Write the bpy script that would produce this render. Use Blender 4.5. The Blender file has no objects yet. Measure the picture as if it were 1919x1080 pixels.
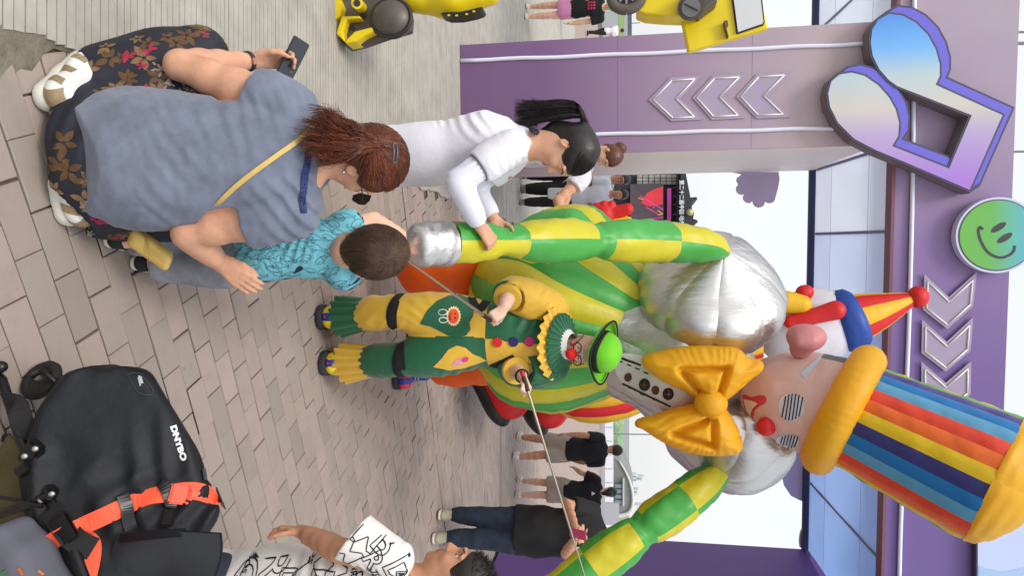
import bpy, bmesh, math, random
import numpy as np
import openvdb
from mathutils import Vector, Matrix, geometry
from mathutils.bvhtree import BVHTree

random.seed(7)
RNG = np.random.default_rng(7)
scene = bpy.context.scene
COL = scene.collection
PI = math.pi

# ------------------------------------------------------------------ camera (the photo is a portrait shot lying on its side)
F_PX, PITCH, ROLL, CAM_H = 1315.0, math.radians(9.57), -0.003, 1.75
_fw = np.array([0, math.cos(PITCH), -math.sin(PITCH)])
_up0 = np.array([0, math.sin(PITCH), math.cos(PITCH)])
_rt0 = np.array([1.0, 0, 0])
_rt = _rt0 * math.cos(ROLL) - _up0 * math.sin(ROLL)
_up = _rt0 * math.sin(ROLL) + _up0 * math.cos(ROLL)
cam_data = bpy.data.cameras.new("camera")
cam = bpy.data.objects.new("camera", cam_data)
COL.objects.link(cam)
cam_data.sensor_fit = 'HORIZONTAL'
cam_data.sensor_width = 36.0
cam_data.lens = 36.0 * F_PX / 1919.0
cam_data.clip_start = 0.05
cam_data.clip_end = 3000
cam.matrix_world = Matrix(((_up[0], -_rt[0], -_fw[0], 0), (_up[1], -_rt[1], -_fw[1], 0), (_up[2], -_rt[2], -_fw[2], CAM_H), (0, 0, 0, 1)))
scene.camera = cam

# ------------------------------------------------------------------ light: bright overcast
SUN_EL, SUN_AZ = math.radians(58), math.radians(205)
world = bpy.data.worlds.new("World")
scene.world = world
world.use_nodes = True
_nt = world.node_tree
_nt.nodes.clear()
_sky = _nt.nodes.new('ShaderNodeTexSky')
_sky.sky_type = 'NISHITA'
_sky.sun_disc = False
_sky.sun_elevation = SUN_EL
_sky.sun_rotation = SUN_AZ
_sky.dust_density = 6.0
_sky.air_density = 1.0
_sb = _nt.nodes.new('ShaderNodeBackground')
_sb.inputs['Strength'].default_value = 0.05
_cl = _nt.nodes.new('ShaderNodeBackground')          # the closed, even cloud layer in front of that sky
_cl.inputs['Color'].default_value = (0.985, 1.0, 1.0, 1)
_cl.inputs['Strength'].default_value = 0.82
_ad = _nt.nodes.new('ShaderNodeAddShader')
_wo = _nt.nodes.new('ShaderNodeOutputWorld')
_nt.links.new(_sky.outputs[0], _sb.inputs['Color'])
_nt.links.new(_sb.outputs[0], _ad.inputs[0])
_nt.links.new(_cl.outputs[0], _ad.inputs[1])
_nt.links.new(_ad.outputs[0], _wo.inputs['Surface'])
sun_data = bpy.data.lights.new("sun", 'SUN')
sun_data.energy = 1.5
sun_data.angle = math.radians(18)
sun_data.color = (1.0, 0.97, 0.92)
sun = bpy.data.objects.new("sun", sun_data)
COL.objects.link(sun)
_sd = Vector((math.sin(SUN_AZ) * math.cos(SUN_EL), math.cos(SUN_AZ) * math.cos(SUN_EL), math.sin(SUN_EL)))
sun.rotation_euler = _sd.to_track_quat('Z', 'Y').to_euler()
scene.view_settings.view_transform = 'Standard'
scene.view_settings.look = 'None'
scene.view_settings.exposure = 0.1
scene.view_settings.gamma = 1.0
scene.render.engine = 'CYCLES'
scene.cycles.use_denoising = True
scene.cycles.max_bounces = 6
scene.cycles.diffuse_bounces = 3


# ------------------------------------------------------------------ survey helpers: photo pixel -> point in the place
def ray(x, y):
    return _fw + _rt * ((y - 540) / F_PX) + _up * ((x - 959.5) / F_PX)


def P(x, y, Y):
    """The place point seen at photo pixel (x, y) that stands Y metres out."""
    d = ray(x, y)
    return np.array([0, 0, CAM_H]) + d * (Y / d[1])


def G(x, y, z=0.0):
    d = ray(x, y)
    return np.array([0, 0, CAM_H]) + d * ((z - CAM_H) / d[2])


def A3(*a):
    return np.array(a, float)


def unit(v):
    v = np.asarray(v, float)
    return v / (np.linalg.norm(v) + 1e-12)


def lerp(a, b, t):
    return np.asarray(a, float) * (1 - t) + np.asarray(b, float) * t


# ------------------------------------------------------------------ objects
def new_obj(name, me, parent=None):
    o = bpy.data.objects.new(name, me)
    COL.objects.link(o)
    if parent is not None:
        o.parent = parent
        o.matrix_parent_inverse = parent.matrix_basis.inverted()
    return o


def tag(o, label=None, cat=None, group=None, kind=None):
    if label:
        o['label'] = label
    if cat:
        o['category'] = cat
    if group:
        o['group'] = group
    if kind:
        o['kind'] = kind
    return o


def thing(name, loc, label, cat, group=None, rz=0.0):
    o = bpy.data.objects.new(name, None)
    COL.objects.link(o)
    o.location = [float(c) for c in loc]
    o.rotation_euler = (0, 0, rz)
    o.empty_display_size = 0.1
    o.matrix_basis = Matrix.Translation(o.location) @ Matrix.Rotation(rz, 4, 'Z')
    return tag(o, label, cat, group)


def mesh(name, verts, faces, mats, parent=None, smooth=False, fmat=None, uv=None):
    me = bpy.data.meshes.new(name)
    me.from_pydata([tuple(map(float, v)) for v in verts], [], [tuple(map(int, f)) for f in faces])
    if not isinstance(mats, (list, tuple)):
        mats = [mats]
    for m in mats:
        me.materials.append(m)
    if fmat is not None:
        me.polygons.foreach_set('material_index', np.asarray(fmat, np.int32))
    if smooth:
        me.polygons.foreach_set('use_smooth', np.ones(len(me.polygons), bool))
    if uv is not None:
        l = me.uv_layers.new(name='UVMap')
        vi = np.empty(len(me.loops), np.int32)
        me.loops.foreach_get('vertex_index', vi)
        l.data.foreach_set('uv', np.asarray(uv, np.float32)[vi].ravel())
    me.update()
    return new_obj(name, me, parent)


class MB:
    """Collects simple solids into one mesh."""
    def __init__(s):
        s.v, s.f, s.m = [], [], []

    def add(s, v, f, mi=0):
        o = len(s.v)
        s.v += [tuple(p) for p in v]
        s.f += [tuple(i + o for i in q) for q in f]
        s.m += [mi] * len(f)
        return s

    def box(s, c, size, ax=None, mi=0, bev=0.0):
        c = np.asarray(c, float)
        if ax is None:
            ax = np.eye(3)
        ax = [np.asarray(a, float) for a in ax]
        hx, hy, hz = [q / 2 for q in size]
        if bev > 0:
            b = min(bev, hx * .9, hy * .9, hz * .9)
            bm = bmesh.new()
            bmesh.ops.create_cube(bm, size=1)
            for v in bm.verts:
                v.co = (v.co.x * 2 * hx, v.co.y * 2 * hy, v.co.z * 2 * hz)
            bmesh.ops.bevel(bm, geom=bm.edges[:], offset=b, segments=2, affect='EDGES')
            bm.verts.index_update()
            vs = [c + ax[0] * v.co.x + ax[1] * v.co.y + ax[2] * v.co.z for v in bm.verts]
            fs = [[v.index for v in f.verts] for f in bm.faces]
            bm.free()
            return s.add(vs, fs, mi)
        vs = [c + ax[0] * hx * i + ax[1] * hy * j + ax[2] * hz * k for k in (-1, 1) for j in (-1, 1) for i in (-1, 1)]
        return s.add(vs, [(0, 2, 3, 1), (4, 5, 7, 6), (0, 1, 5, 4), (2, 6, 7, 3), (0, 4, 6, 2), (1, 3, 7, 5)], mi)

    def tube(s, pts, r, n=10, mi=0, caps=True, flat=1.0, side=None):
        pts = [np.asarray(p, float) for p in pts]
        rs = r if isinstance(r, (list, tuple, np.ndarray)) else [r] * len(pts)
        fr = frames(pts, side)
        vs = []
        for p, q, (t, a, b) in zip(pts, rs, fr):
            for k in range(n):
                an = 2 * PI * k / n
                vs.append(p + a * math.cos(an) * q + b * math.sin(an) * q * flat)
        fs = []
        for i in range(len(pts) - 1):
            for k in range(n):
                k2 = (k + 1) % n
                fs.append((i * n + k, i * n + k2, (i + 1) * n + k2, (i + 1) * n + k))
        if caps:
            fs.append(tuple(range(n - 1, -1, -1)))
            fs.append(tuple((len(pts) - 1) * n + k for k in range(n)))
        return s.add(vs, fs, mi)

    def prism(s, poly, o, ex, ey, en, d0, d1, mi=0, mside=None):
        """2-D outline (counter-clockwise) pushed from d0 to d1 along en; concave outlines welcome."""
        o, ex, ey, en = [np.asarray(q, float) for q in (o, ex, ey, en)]
        n = len(poly)
        vs = [o + ex * x + ey * y + en * d0 for x, y in poly] + [o + ex * x + ey * y + en * d1 for x, y in poly]
        tr = geometry.tessellate_polygon([[Vector((x, y, 0)) for x, y in poly]])
        s.add(vs, [tuple(i + n for i in t) for t in tr] + [tuple(reversed(t)) for t in tr], mi)
        k = len(s.v) - 2 * n
        ms = mi if mside is None else mside
        for i in range(n):
            j = (i + 1) % n
            s.f.append((k + i, k + j, k + n + j, k + n + i))
            s.m.append(ms)
        return s

    def ball(s, c, r, n=16, m=10, ax=None, mi=0):
        c = np.asarray(c, float)
        r = (r, r, r) if np.isscalar(r) else r
        ax = np.eye(3) if ax is None else [np.asarray(a, float) for a in ax]
        vs = [c + ax[2] * r[2]]
        for i in range(1, m):
            th = PI * i / m
            for k in range(n):
                ph = 2 * PI * k / n
                vs.append(c + ax[0] * r[0] * math.sin(th) * math.cos(ph) + ax[1] * r[1] * math.sin(th) * math.sin(ph) + ax[2] * r[2] * math.cos(th))
        vs.append(c - ax[2] * r[2])
        fs = [(0, 1 + k, 1 + (k + 1) % n) for k in range(n)]
        for i in range(m - 2):
            for k in range(n):
                k2 = (k + 1) % n
                fs.append((1 + i * n + k, 1 + (i + 1) * n + k, 1 + (i + 1) * n + k2, 1 + i * n + k2))
        e = len(vs) - 1
        fs += [(e, 1 + (m - 2) * n + (k + 1) % n, 1 + (m - 2) * n + k) for k in range(n)]
        return s.add(vs, fs, mi)

    def build(s, name, mats, parent=None, smooth=False, fix=True):
        o = mesh(name, s.v, s.f, mats, parent, False, s.m)
        if fix:
            bm = bmesh.new()
            bm.from_mesh(o.data)
            bmesh.ops.recalc_face_normals(bm, faces=bm.faces[:])
            bm.to_mesh(o.data)
            bm.free()
        if smooth:
            o.data.polygons.foreach_set('use_smooth', np.ones(len(o.data.polygons), bool))
            if smooth != 'all':
                o.data.set_sharp_from_angle(angle=math.radians(40))
        return o


def frames(pts, side=None):
    out = []
    prev = None
    n = len(pts)
    for i in range(n):
        t = unit(pts[min(i + 1, n - 1)] - pts[max(i - 1, 0)])
        if side is not None:
            a = np.asarray(side, float)
        elif prev is None:
            a = A3(0, 0, 1) if abs(t[2]) < .9 else A3(1, 0, 0)
        else:
            a = prev
        a = unit(a - t * (a @ t))
        prev = a
        out.append((t, a, np.cross(t, a)))
    return out


def spline(pts, n):
    """Catmull-Rom through pts (any dimension), n samples."""
    p = np.asarray(pts, float)
    p = np.vstack([2 * p[0] - p[1], p, 2 * p[-1] - p[-2]])
    m = len(p) - 3
    out = []
    for q in np.linspace(0, m, n):
        i = min(int(q), m - 1)
        t = q - i
        a, b, c, d = p[i:i + 4]
        out.append(.5 * ((2 * b) + (c - a) * t + (2 * a - 5 * b + 4 * c - d) * t * t + (3 * b - a - 3 * c + d) * t ** 3))
    return np.array(out)


# ------------------------------------------------------------------ materials
def lin(c):
    return tuple((q / 12.92 if q <= .04045 else ((q + .055) / 1.055) ** 2.4) for q in [min(255, k) / 255. for k in c])


MATS = {}


def mat(name, rgb, rough=.6, metal=0.0, gain=1.0, var=0.0, vscale=6.0, bump=0.0, bscale=40.0, stretch=None, sheen=0.0, spec=.5,
        fine=0.0, fscale=400.0, trans=0.0, bdist=.01, sss=0.0, var2=None):
    """Principled material; rgb is 0-255 sRGB of the thing itself, var = colour mottling, bump = soft relief, fine = weave or grain."""
    if name in MATS:
        return MATS[name]
    m = bpy.data.materials.new(name)
    m.use_nodes = True
    nt = m.node_tree
    b = nt.nodes['Principled BSDF']
    c = [min(.95, q * gain) for q in lin(rgb)]
    b.inputs['Base Color'].default_value = (*c, 1)
    b.inputs['Roughness'].default_value = rough
    b.inputs['Metallic'].default_value = metal
    b.inputs['Specular IOR Level'].default_value = spec
    if sheen:
        b.inputs['Sheen Weight'].default_value = sheen
        b.inputs['Sheen Roughness'].default_value = .5
    if sss:
        b.inputs['Subsurface Weight'].default_value = sss
        b.inputs['Subsurface Radius'].default_value = (.012, .005, .003)
        b.inputs['Subsurface Scale'].default_value = 1.0
    N, L = nt.nodes.new, nt.links.new
    tc = N('ShaderNodeTexCoord')
    src = tc.outputs['Object']
    if stretch is not None:
        mp = N('ShaderNodeMapping')
        mp.inputs['Scale'].default_value = stretch
        L(src, mp.inputs['Vector'])
        src = mp.outputs[0]
    if var:
        n1 = N('ShaderNodeTexNoise')
        n1.inputs['Scale'].default_value = vscale
        n1.inputs['Detail'].default_value = 5
        n1.inputs['Roughness'].default_value = .65
        L(src, n1.inputs['Vector'])
        rp = N('ShaderNodeValToRGB')
        c2 = [min(.97, q * (1 + var)) for q in c] if var2 is None else lin(var2)
        c1 = [q * (1 - var) for q in c] if var2 is None else c
        rp.color_ramp.elements[0].position, rp.color_ramp.elements[1].position = .32, .68
        rp.color_ramp.elements[0].color = (*c1, 1)
        rp.color_ramp.elements[1].color = (*c2, 1)
        L(n1.outputs['Fac'], rp.inputs[0])
        L(rp.outputs[0], b.inputs['Base Color'])
    last = None
    for amt, sc, dist in ((bump, bscale, bdist), (fine, fscale, .002)):
        if not amt:
            continue
        n2 = N('ShaderNodeTexNoise')
        n2.inputs['Scale'].default_value = sc
        n2.inputs['Detail'].default_value = 3
        L(src, n2.inputs['Vector'])
        bp = N('ShaderNodeBump')
        bp.inputs['Strength'].default_value = amt
        bp.inputs['Distance'].default_value = dist
        L(n2.outputs['Fac'], bp.inputs['Height'])
        if last is not None:
            L(last, bp.inputs['Normal'])
        last = bp.outputs[0]
    if last is not None:
        L(last, b.inputs['Normal'])
    if trans:
        out = nt.nodes['Material Output']
        tl = N('ShaderNodeBsdfTranslucent')
        tl.inputs['Color'].default_value = (*c, 1)
        mx = N('ShaderNodeMixShader')
        mx.inputs[0].default_value = trans
        L(b.outputs[0], mx.inputs[1])
        L(tl.outputs[0], mx.inputs[2])
        L(mx.outputs[0], out.inputs['Surface'])
    MATS[name] = m
    return m


# ------------------------------------------------------------------ signed-distance sculpting
def wob(p, sc, seed=0, n=5):
    """Smooth pseudo-noise in about -1..1 at the points p (x, y, z arrays)."""
    r = np.random.default_rng(seed)
    o = 0
    for i in range(n):
        k = r.normal(size=3)
        k = k / np.linalg.norm(k) * sc * r.uniform(.6, 1.6) * 2 * PI
        o = o + np.sin(p[0] * k[0] + p[1] * k[1] + p[2] * k[2] + r.uniform(0, 6.28))
    return o / n * 1.4


class Sdf:
    def __init__(s, vox):
        s.vox, s.ops = vox, []

    def cap(s, a, b, ra, rb=None, k=.02, side=None, flat=1.0, op='u'):
        """Tapered capsule a-b; with side given, the section is an ellipse: radius r along side, r*flat across."""
        a, b = np.asarray(a, float), np.asarray(b, float)
        rb = ra if rb is None else rb
        s.ops.append((op, 'cap', (a, b, ra, rb, side, flat), k, np.minimum(a, b) - max(ra, rb) * max(1, flat), np.maximum(a, b) + max(ra, rb) * max(1, flat)))
        return s

    def chain(s, pts, rs, k=.02, side=None, flat=1.0):
        for i in range(len(pts) - 1):
            s.cap(pts[i], pts[i + 1], rs[i], rs[i + 1], k, side, flat)
        return s

    def ell(s, c, r, ax=None, k=.02, op='u'):
        c = np.asarray(c, float)
        ax = np.eye(3) if ax is None else np.array([unit(q) for q in ax])
        R = max(r)
        s.ops.append((op, 'ell', (c, np.asarray(r, float), ax), k, c - R, c + R))
        return s

    def box(s, c, half, ax=None, rad=.02, k=.01, op='u'):
        c = np.asarray(c, float)
        ax = np.eye(3) if ax is None else np.array([unit(q) for q in ax])
        R = float(np.linalg.norm(half)) + rad
        s.ops.append((op, 'box', (c, np.asarray(half, float), ax, rad), k, c - R, c + R))
        return s

    def cut(s, p, n, reg=None, R=9.0):
        """Take away everything on the side n of the plane through p (only within R of reg)."""
        s.ops.append(('cut', None, (np.asarray(p, float), unit(n), reg, R), 0, None, None))
        return s

    def mod(s, fn, c=None, R=9.0):
        s.ops.append(('mod', fn, (c, R), 0, None, None))
        return s

    def blur(s, n):
        s.ops.append(('blur', n, None, 0, None, None))
        return s

    def field(s):
        lo = np.min([o[4] for o in s.ops if o[0] == 'u'], axis=0) - 4 * s.vox
        hi = np.max([o[5] for o in s.ops if o[0] == 'u'], axis=0) + 4 * s.vox
        n = np.ceil((hi - lo) / s.vox).astype(int) + 1
        s.lo = lo
        D = np.full(n, .5, np.float32)
        xs = [(lo[i] + np.arange(n[i]) * s.vox).astype(np.float32) for i in range(3)]

        def window(a, b):
            i0 = np.clip(np.floor((a - lo) / s.vox).astype(int), 0, n)
            i1 = np.clip(np.ceil((b - lo) / s.vox).astype(int) + 1, 0, n)
            return tuple(slice(i0[i], i1[i]) for i in range(3))
        for op, kind, a, k, l, h in s.ops:
            if op == 'blur':
                for _ in range(kind):
                    for ax_ in range(3):
                        D = (np.roll(D, 1, ax_) + D + np.roll(D, -1, ax_)) / 3
                continue
            if op == 'cut':
                p, nn, reg, R = a
                w = window(lo, hi) if reg is None else window(np.asarray(reg) - R, np.asarray(reg) + R)
                X, Y, Z = np.meshgrid(xs[0][w[0]], xs[1][w[1]], xs[2][w[2]], indexing='ij', sparse=True)
                d = (X - p[0]) * nn[0] + (Y - p[1]) * nn[1] + (Z - p[2]) * nn[2]
                if reg is None:
                    D[w] = np.maximum(D[w], d)
                else:
                    ms = ((X - reg[0]) ** 2 + (Y - reg[1]) ** 2 + (Z - reg[2]) ** 2) < R * R
                    D[w] = np.where(ms, np.maximum(D[w], d), D[w])
                continue
            if op == 'mod':
                c, R = a
                w = window(lo, hi) if c is None else window(np.asarray(c) - R, np.asarray(c) + R)
                X, Y, Z = np.meshgrid(xs[0][w[0]], xs[1][w[1]], xs[2][w[2]], indexing='ij', sparse=True)
                D[w] = D[w] + kind((X, Y, Z))
                continue
            m = k + 3 * s.vox
            w = window(l - m, h + m)
            X, Y, Z = np.meshgrid(xs[0][w[0]], xs[1][w[1]], xs[2][w[2]], indexing='ij', sparse=True)
            if kind == 'cap':
                p, q, ra, rb, side, flat = a
                v = q - p
                L2 = max(v @ v, 1e-9)
                t = np.clip(((X - p[0]) * v[0] + (Y - p[1]) * v[1] + (Z - p[2]) * v[2]) / L2, 0, 1)
                dx, dy, dz = X - p[0] - t * v[0], Y - p[1] - t * v[1], Z - p[2] - t * v[2]
                r = ra + (rb - ra) * t
                if side is None:
                    d = np.sqrt(dx * dx + dy * dy + dz * dz) - r
                else:
                    u = unit(v)
                    e = np.asarray(side, float)
                    e = unit(e - u * (e @ u))
                    g = np.cross(u, e)
                    c2 = dx * g[0] + dy * g[1] + dz * g[2]
                    q2 = dx * dx + dy * dy + dz * dz + c2 * c2 * (1 / flat ** 2 - 1)
                    d = (np.sqrt(np.maximum(q2, 0)) - r) * min(1, flat)
            elif kind == 'ell':
                c, r, ax = a
                dx, dy, dz = X - c[0], Y - c[1], Z - c[2]
                q0 = [(dx * ax[i][0] + dy * ax[i][1] + dz * ax[i][2]) / r[i] for i in range(3)]
                k0 = np.sqrt(q0[0] ** 2 + q0[1] ** 2 + q0[2] ** 2)
                k1 = np.sqrt((q0[0] / r[0]) ** 2 + (q0[1] / r[1]) ** 2 + (q0[2] / r[2]) ** 2) + 1e-6
                d = k0 * (k0 - 1) / k1
            else:
                c, hf, ax, rad = a
                dx, dy, dz = X - c[0], Y - c[1], Z - c[2]
                q0 = [np.abs(dx * ax[i][0] + dy * ax[i][1] + dz * ax[i][2]) - hf[i] for i in range(3)]
                d = np.sqrt(sum(np.maximum(q, 0) ** 2 for q in q0)) + np.minimum(np.maximum(np.maximum(q0[0], q0[1]), q0[2]), 0) - rad
            d0 = D[w]
            if op == 'u':
                if k > 0:
                    hh = np.maximum(k - np.abs(d0 - d), 0) / k
                    D[w] = np.minimum(d0, d) - hh * hh * k * .25
                else:
                    D[w] = np.minimum(d0, d)
            else:
                d = -d
                if k > 0:
                    hh = np.maximum(k - np.abs(d0 - d), 0) / k
                    D[w] = np.maximum(d0, d) + hh * hh * k * .25
                else:
                    D[w] = np.maximum(d0, d)
        return D

    def build(s, name, mats, parent=None, fmat=None):
        D = s.field()
        D[0] = D[-1] = .5
        D[:, 0] = D[:, -1] = .5
        D[:, :, 0] = D[:, :, -1] = .5
        g = openvdb.FloatGrid(.5)
        g.copyFromArray(np.clip(D, -.3, .5))
        pts, quads = g.convertToQuads(0.0)
        pts = np.asarray(pts, np.float64) * s.vox + s.lo
        quads = np.asarray(quads, np.int64)
        p0, p1, p2, p3 = [pts[quads[:, i]] for i in range(4)]
        vol = np.sum(np.cross(p1 - p0, p2 - p0) * (p0 - pts.mean(0))) + np.sum(np.cross(p2 - p0, p3 - p0) * (p0 - pts.mean(0)))
        if vol < 0:
            quads = quads[:, ::-1]
        me = bpy.data.meshes.new(name)
        me.vertices.add(len(pts))
        me.vertices.foreach_set('co', pts.astype(np.float32).ravel())
        me.loops.add(quads.size)
        me.loops.foreach_set('vertex_index', quads.astype(np.int32).ravel())
        me.polygons.add(len(quads))
        me.polygons.foreach_set('loop_start', np.arange(0, quads.size, 4, dtype=np.int32))
        me.polygons.foreach_set('use_smooth', np.ones(len(quads), bool))
        for m in (mats if isinstance(mats, (list, tuple)) else [mats]):
            me.materials.append(m)
        if fmat is not None:
            ce = pts[quads].mean(1)
            me.polygons.foreach_set('material_index', np.asarray(fmat(ce), np.int32))
        me.update(calc_edges=True)
        me.validate()
        return new_obj(name, me, parent)


# ------------------------------------------------------------------ flat prints laid on a surface
def bvh_of(*objs):
    vs, fs = [], []
    for o in objs:
        k = len(vs)
        vs += [v.co.copy() for v in o.data.vertices]
        fs += [tuple(i + k for i in p.vertices) for p in o.data.polygons]
    return BVHTree.FromPolygons(vs, fs)


def tess(poly, step):
    """Triangulate a 2-D outline with inner points every `step`."""
    poly = [tuple(map(float, p)) for p in poly]
    den = []
    for i in range(len(poly)):
        a, b = np.array(poly[i]), np.array(poly[(i + 1) % len(poly)])
        n = max(1, int(np.linalg.norm(b - a) / step))
        den += [tuple(a + (b - a) * j / n) for j in range(n)]
    xs, ys = [p[0] for p in den], [p[1] for p in den]
    pts = [Vector(p) for p in den]
    k = len(pts)
    pa = np.array(den)
    gx, gy = np.meshgrid(np.arange(min(xs), max(xs), step), np.arange(min(ys), max(ys), step))
    for q in zip(gx.ravel(), gy.ravel()):
        if np.min(np.sum((pa - q) ** 2, axis=1)) > (step * .45) ** 2:
            pts.append(Vector(q))
    r = geometry.delaunay_2d_cdt(pts, [], [list(range(k))], 1, 1e-6)
    return [tuple(v) for v in r[0]], [tuple(f) for f in r[2]]


def stroke(line, w, closed=False):
    """2-D ribbon along a polyline -> (verts, faces)."""
    p = np.asarray(line, float)
    n = len(p)
    vs, fs = [], []
    for i in range(n):
        a = p[(i - 1) % n] if (closed or i > 0) else p[i]
        b = p[(i + 1) % n] if (closed or i < n - 1) else p[i]
        t = unit(b - a)
        nn = np.array([-t[1], t[0]]) * w / 2
        vs += [tuple(p[i] + nn), tuple(p[i] - nn)]
    for i in range(n if closed else n - 1):
        j = (i + 1) % n
        fs.append((2 * i, 2 * i + 1, 2 * j + 1, 2 * j))
    return vs, fs


def lay(bvh, v2, f2, o, ex, ey, ez, off=.0015, far=.6):
    """Drop 2-D pieces onto a surface along -ez from the plane at o; returns 3-D verts and the faces that hit."""
    o, ex, ey, ez = [np.asarray(q, float) for q in (o, ex, ey, ez)]
    vs, ok = [], []
    for x, y in v2:
        p = Vector(o + ex * x + ey * y)
        h = bvh.ray_cast(p, Vector(-ez), far)
        if h[0] is None:
            vs.append(tuple(p))
            ok.append(False)
        else:
            nn = h[1] if h[1].dot(Vector(ez)) > 0 else -h[1]
            vs.append(tuple(h[0] + nn * off))
            ok.append(nn.dot(Vector(ez)) > .08)
    fs = []
    for f in f2:
        if all(ok[i] for i in f):
            q = [np.array(vs[i]) for i in f]
            nn = np.cross(q[1] - q[0], q[2] - q[0])
            mx = max(np.linalg.norm(q[i] - q[i - 1]) for i in range(len(q)))
            m2 = max(np.linalg.norm(np.array(v2[f[i]]) - np.array(v2[f[i - 1]])) for i in range(len(f)))
            if mx < 3 * m2 + .004:
                fs.append(tuple(f) if nn @ ez > 0 else tuple(reversed(f)))
    return vs, fs


class Print:
    def __init__(s, bvh, o, ex, ey, ez, off=.0015, far=.6):
        s.a = (bvh,)
        s.o, s.ex, s.ey, s.ez, s.off, s.far = o, ex, ey, ez, off, far
        s.b = MB()

    def put(s, v2, f2, mi=0, off=None):
        v, f = lay(s.a[0], v2, f2, s.o, s.ex, s.ey, s.ez, s.off if off is None else off, s.far)
        if f:
            s.b.add(v, f, mi)
        return s

    def poly(s, poly, step=.015, mi=0, off=None):
        return s.put(*tess(poly, step), mi, off)

    def line(s, pts, w, mi=0, closed=False, off=None):
        return s.put(*stroke(pts, w, closed), mi, off)

    def build(s, name, mats, parent):
        if not s.b.f:
            return None
        o = s.b.build(name, mats, parent, fix=False)
        o.data.polygons.foreach_set('use_smooth', np.ones(len(o.data.polygons), bool))
        return o


def text_2d(txt, size=1.0, font=None, bold=0.0):
    """Letter shapes as flat 2-D triangles (x along the line, y up)."""
    cu = bpy.data.curves.new('t', 'FONT')
    cu.body = txt
    cu.size = size
    cu.resolution_u = 3
    cu.offset = bold
    o = bpy.data.objects.new('t', cu)
    COL.objects.link(o)
    dg = bpy.context.evaluated_depsgraph_get()
    me = bpy.data.meshes.new_from_object(o.evaluated_get(dg))
    v = [(a.co.x, a.co.y) for a in me.vertices]
    f = [tuple(p.vertices) for p in me.polygons]
    bpy.data.objects.remove(o)
    bpy.data.curves.remove(cu)
    bpy.data.meshes.remove(me)
    return v, f


def outline_2d(v, f, step=.008):
    """Boundary loops of flat letter shapes, evenly resampled."""
    from collections import Counter
    cnt = Counter()
    for q in f:
        for i in range(len(q)):
            cnt[(q[i], q[(i + 1) % len(q)])] += 1
    nxt = {a: b for (a, b) in cnt if (b, a) not in cnt}
    loops = []
    while nxt:
        a = next(iter(nxt))
        lp = [a]
        b = nxt.pop(a)
        while b in nxt and b != a:
            lp.append(b)
            b = nxt.pop(b)
        pts = []
        for i in range(len(lp)):
            p, q = np.array(v[lp[i]]), np.array(v[lp[(i + 1) % len(lp)]])
            n = max(1, int(np.linalg.norm(q - p) / step))
            pts += [tuple(p + (q - p) * k / n) for k in range(n)]
        if len(pts) > 3:
            loops.append(pts)
    return loops


def circ(c, r, n=24, ry=None, rot=0.0):
    ry = r if ry is None else ry
    return [(c[0] + r * math.cos(a) * math.cos(rot) - ry * math.sin(a) * math.sin(rot), c[1] + r * math.cos(a) * math.sin(rot) + ry * math.sin(a) * math.cos(rot))
            for a in [2 * PI * i / n for i in range(n)]]


# ------------------------------------------------------------------ blown-up fabric skins: panels between seams
def skin_panels(name, spine, radius, cuts_a, cuts_t, matf, parent, na=6, nt=8, bulge=.05, side=None, flat=1.0, wr=.004, seed=0, off=None, tw=0.0):
    """Tube of revolution about a bent spine, cut into panels at the angles cuts_a (fractions of a turn) and lengths cuts_t (0..1);
    every panel puffs between its seams and is an object of its own. matf(i, j) gives its material."""
    sp = spline(spine, 80)
    seg = np.r_[0, np.cumsum(np.linalg.norm(np.diff(sp, axis=0), axis=1))]
    seg /= seg[-1]
    fr = frames(list(sp), side)
    rs_ = spline(radius, 90)
    rt = rs_[:, 0], np.maximum(rs_[:, 1], 1e-4)
    out = []
    T = len(cuts_t) - 1
    closed = abs(cuts_a[-1] - cuts_a[0] - 1) < 1e-6
    for i in range(len(cuts_a) - 1):
        for j in range(T):
            m = matf(i, j)
            if m is None:
                continue
            vs, fs, uv = [], [], []
            for b in range(nt + 1):
                t = cuts_t[j] + (cuts_t[j + 1] - cuts_t[j]) * b / nt
                x = t * 79
                i0 = min(78, int(np.searchsorted(seg, t, 'right') - 1))
                w = (t - seg[i0]) / (seg[i0 + 1] - seg[i0] + 1e-9)
                c = sp[i0] * (1 - w) + sp[i0 + 1] * w
                a_ = unit(fr[i0][1] * (1 - w) + fr[i0 + 1][1] * w)
                b_ = unit(fr[i0][2] * (1 - w) + fr[i0 + 1][2] * w)
                r = float(np.interp(t, rt[0], rt[1]))
                for a in range(na + 1):
                    u = a / na
                    an = 2 * PI * (cuts_a[i] + (cuts_a[i + 1] - cuts_a[i]) * u + tw * t)
                    pf = bulge * (1 - (2 * u - 1) ** 2) ** .5
                    if T > 1:
                        pf = min(pf, bulge * (1 - (2 * b / nt - 1) ** 2) ** .5)
                    rr = r * (1 + pf)
                    p = c + a_ * math.cos(an) * rr + b_ * math.sin(an) * rr * flat
                    if wr:
                        e = min(u, 1 - u) * 2
                        p = p + (a_ * math.cos(an) + b_ * math.sin(an)) * wr * min(1, r * 8) * (
                            math.sin(t * 90 + i * 2.1 + 2 * math.sin(an * 3 + seed)) * (1 - .7 * e) * min(1, 6 * e + .0) + .8 * math.sin(t * 23 + an * 4 + seed + i) * min(1, 4 * e))
                    vs.append(p)
                    uv.append((u, b / nt))
            for b in range(nt):
                for a in range(na):
                    k = b * (na + 1) + a
                    fs.append((k, k + 1, k + na + 2, k + na + 1))
            o = mesh(name, vs, fs, m, parent, True, uv=uv)
            out.append(o)
    return out
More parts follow.
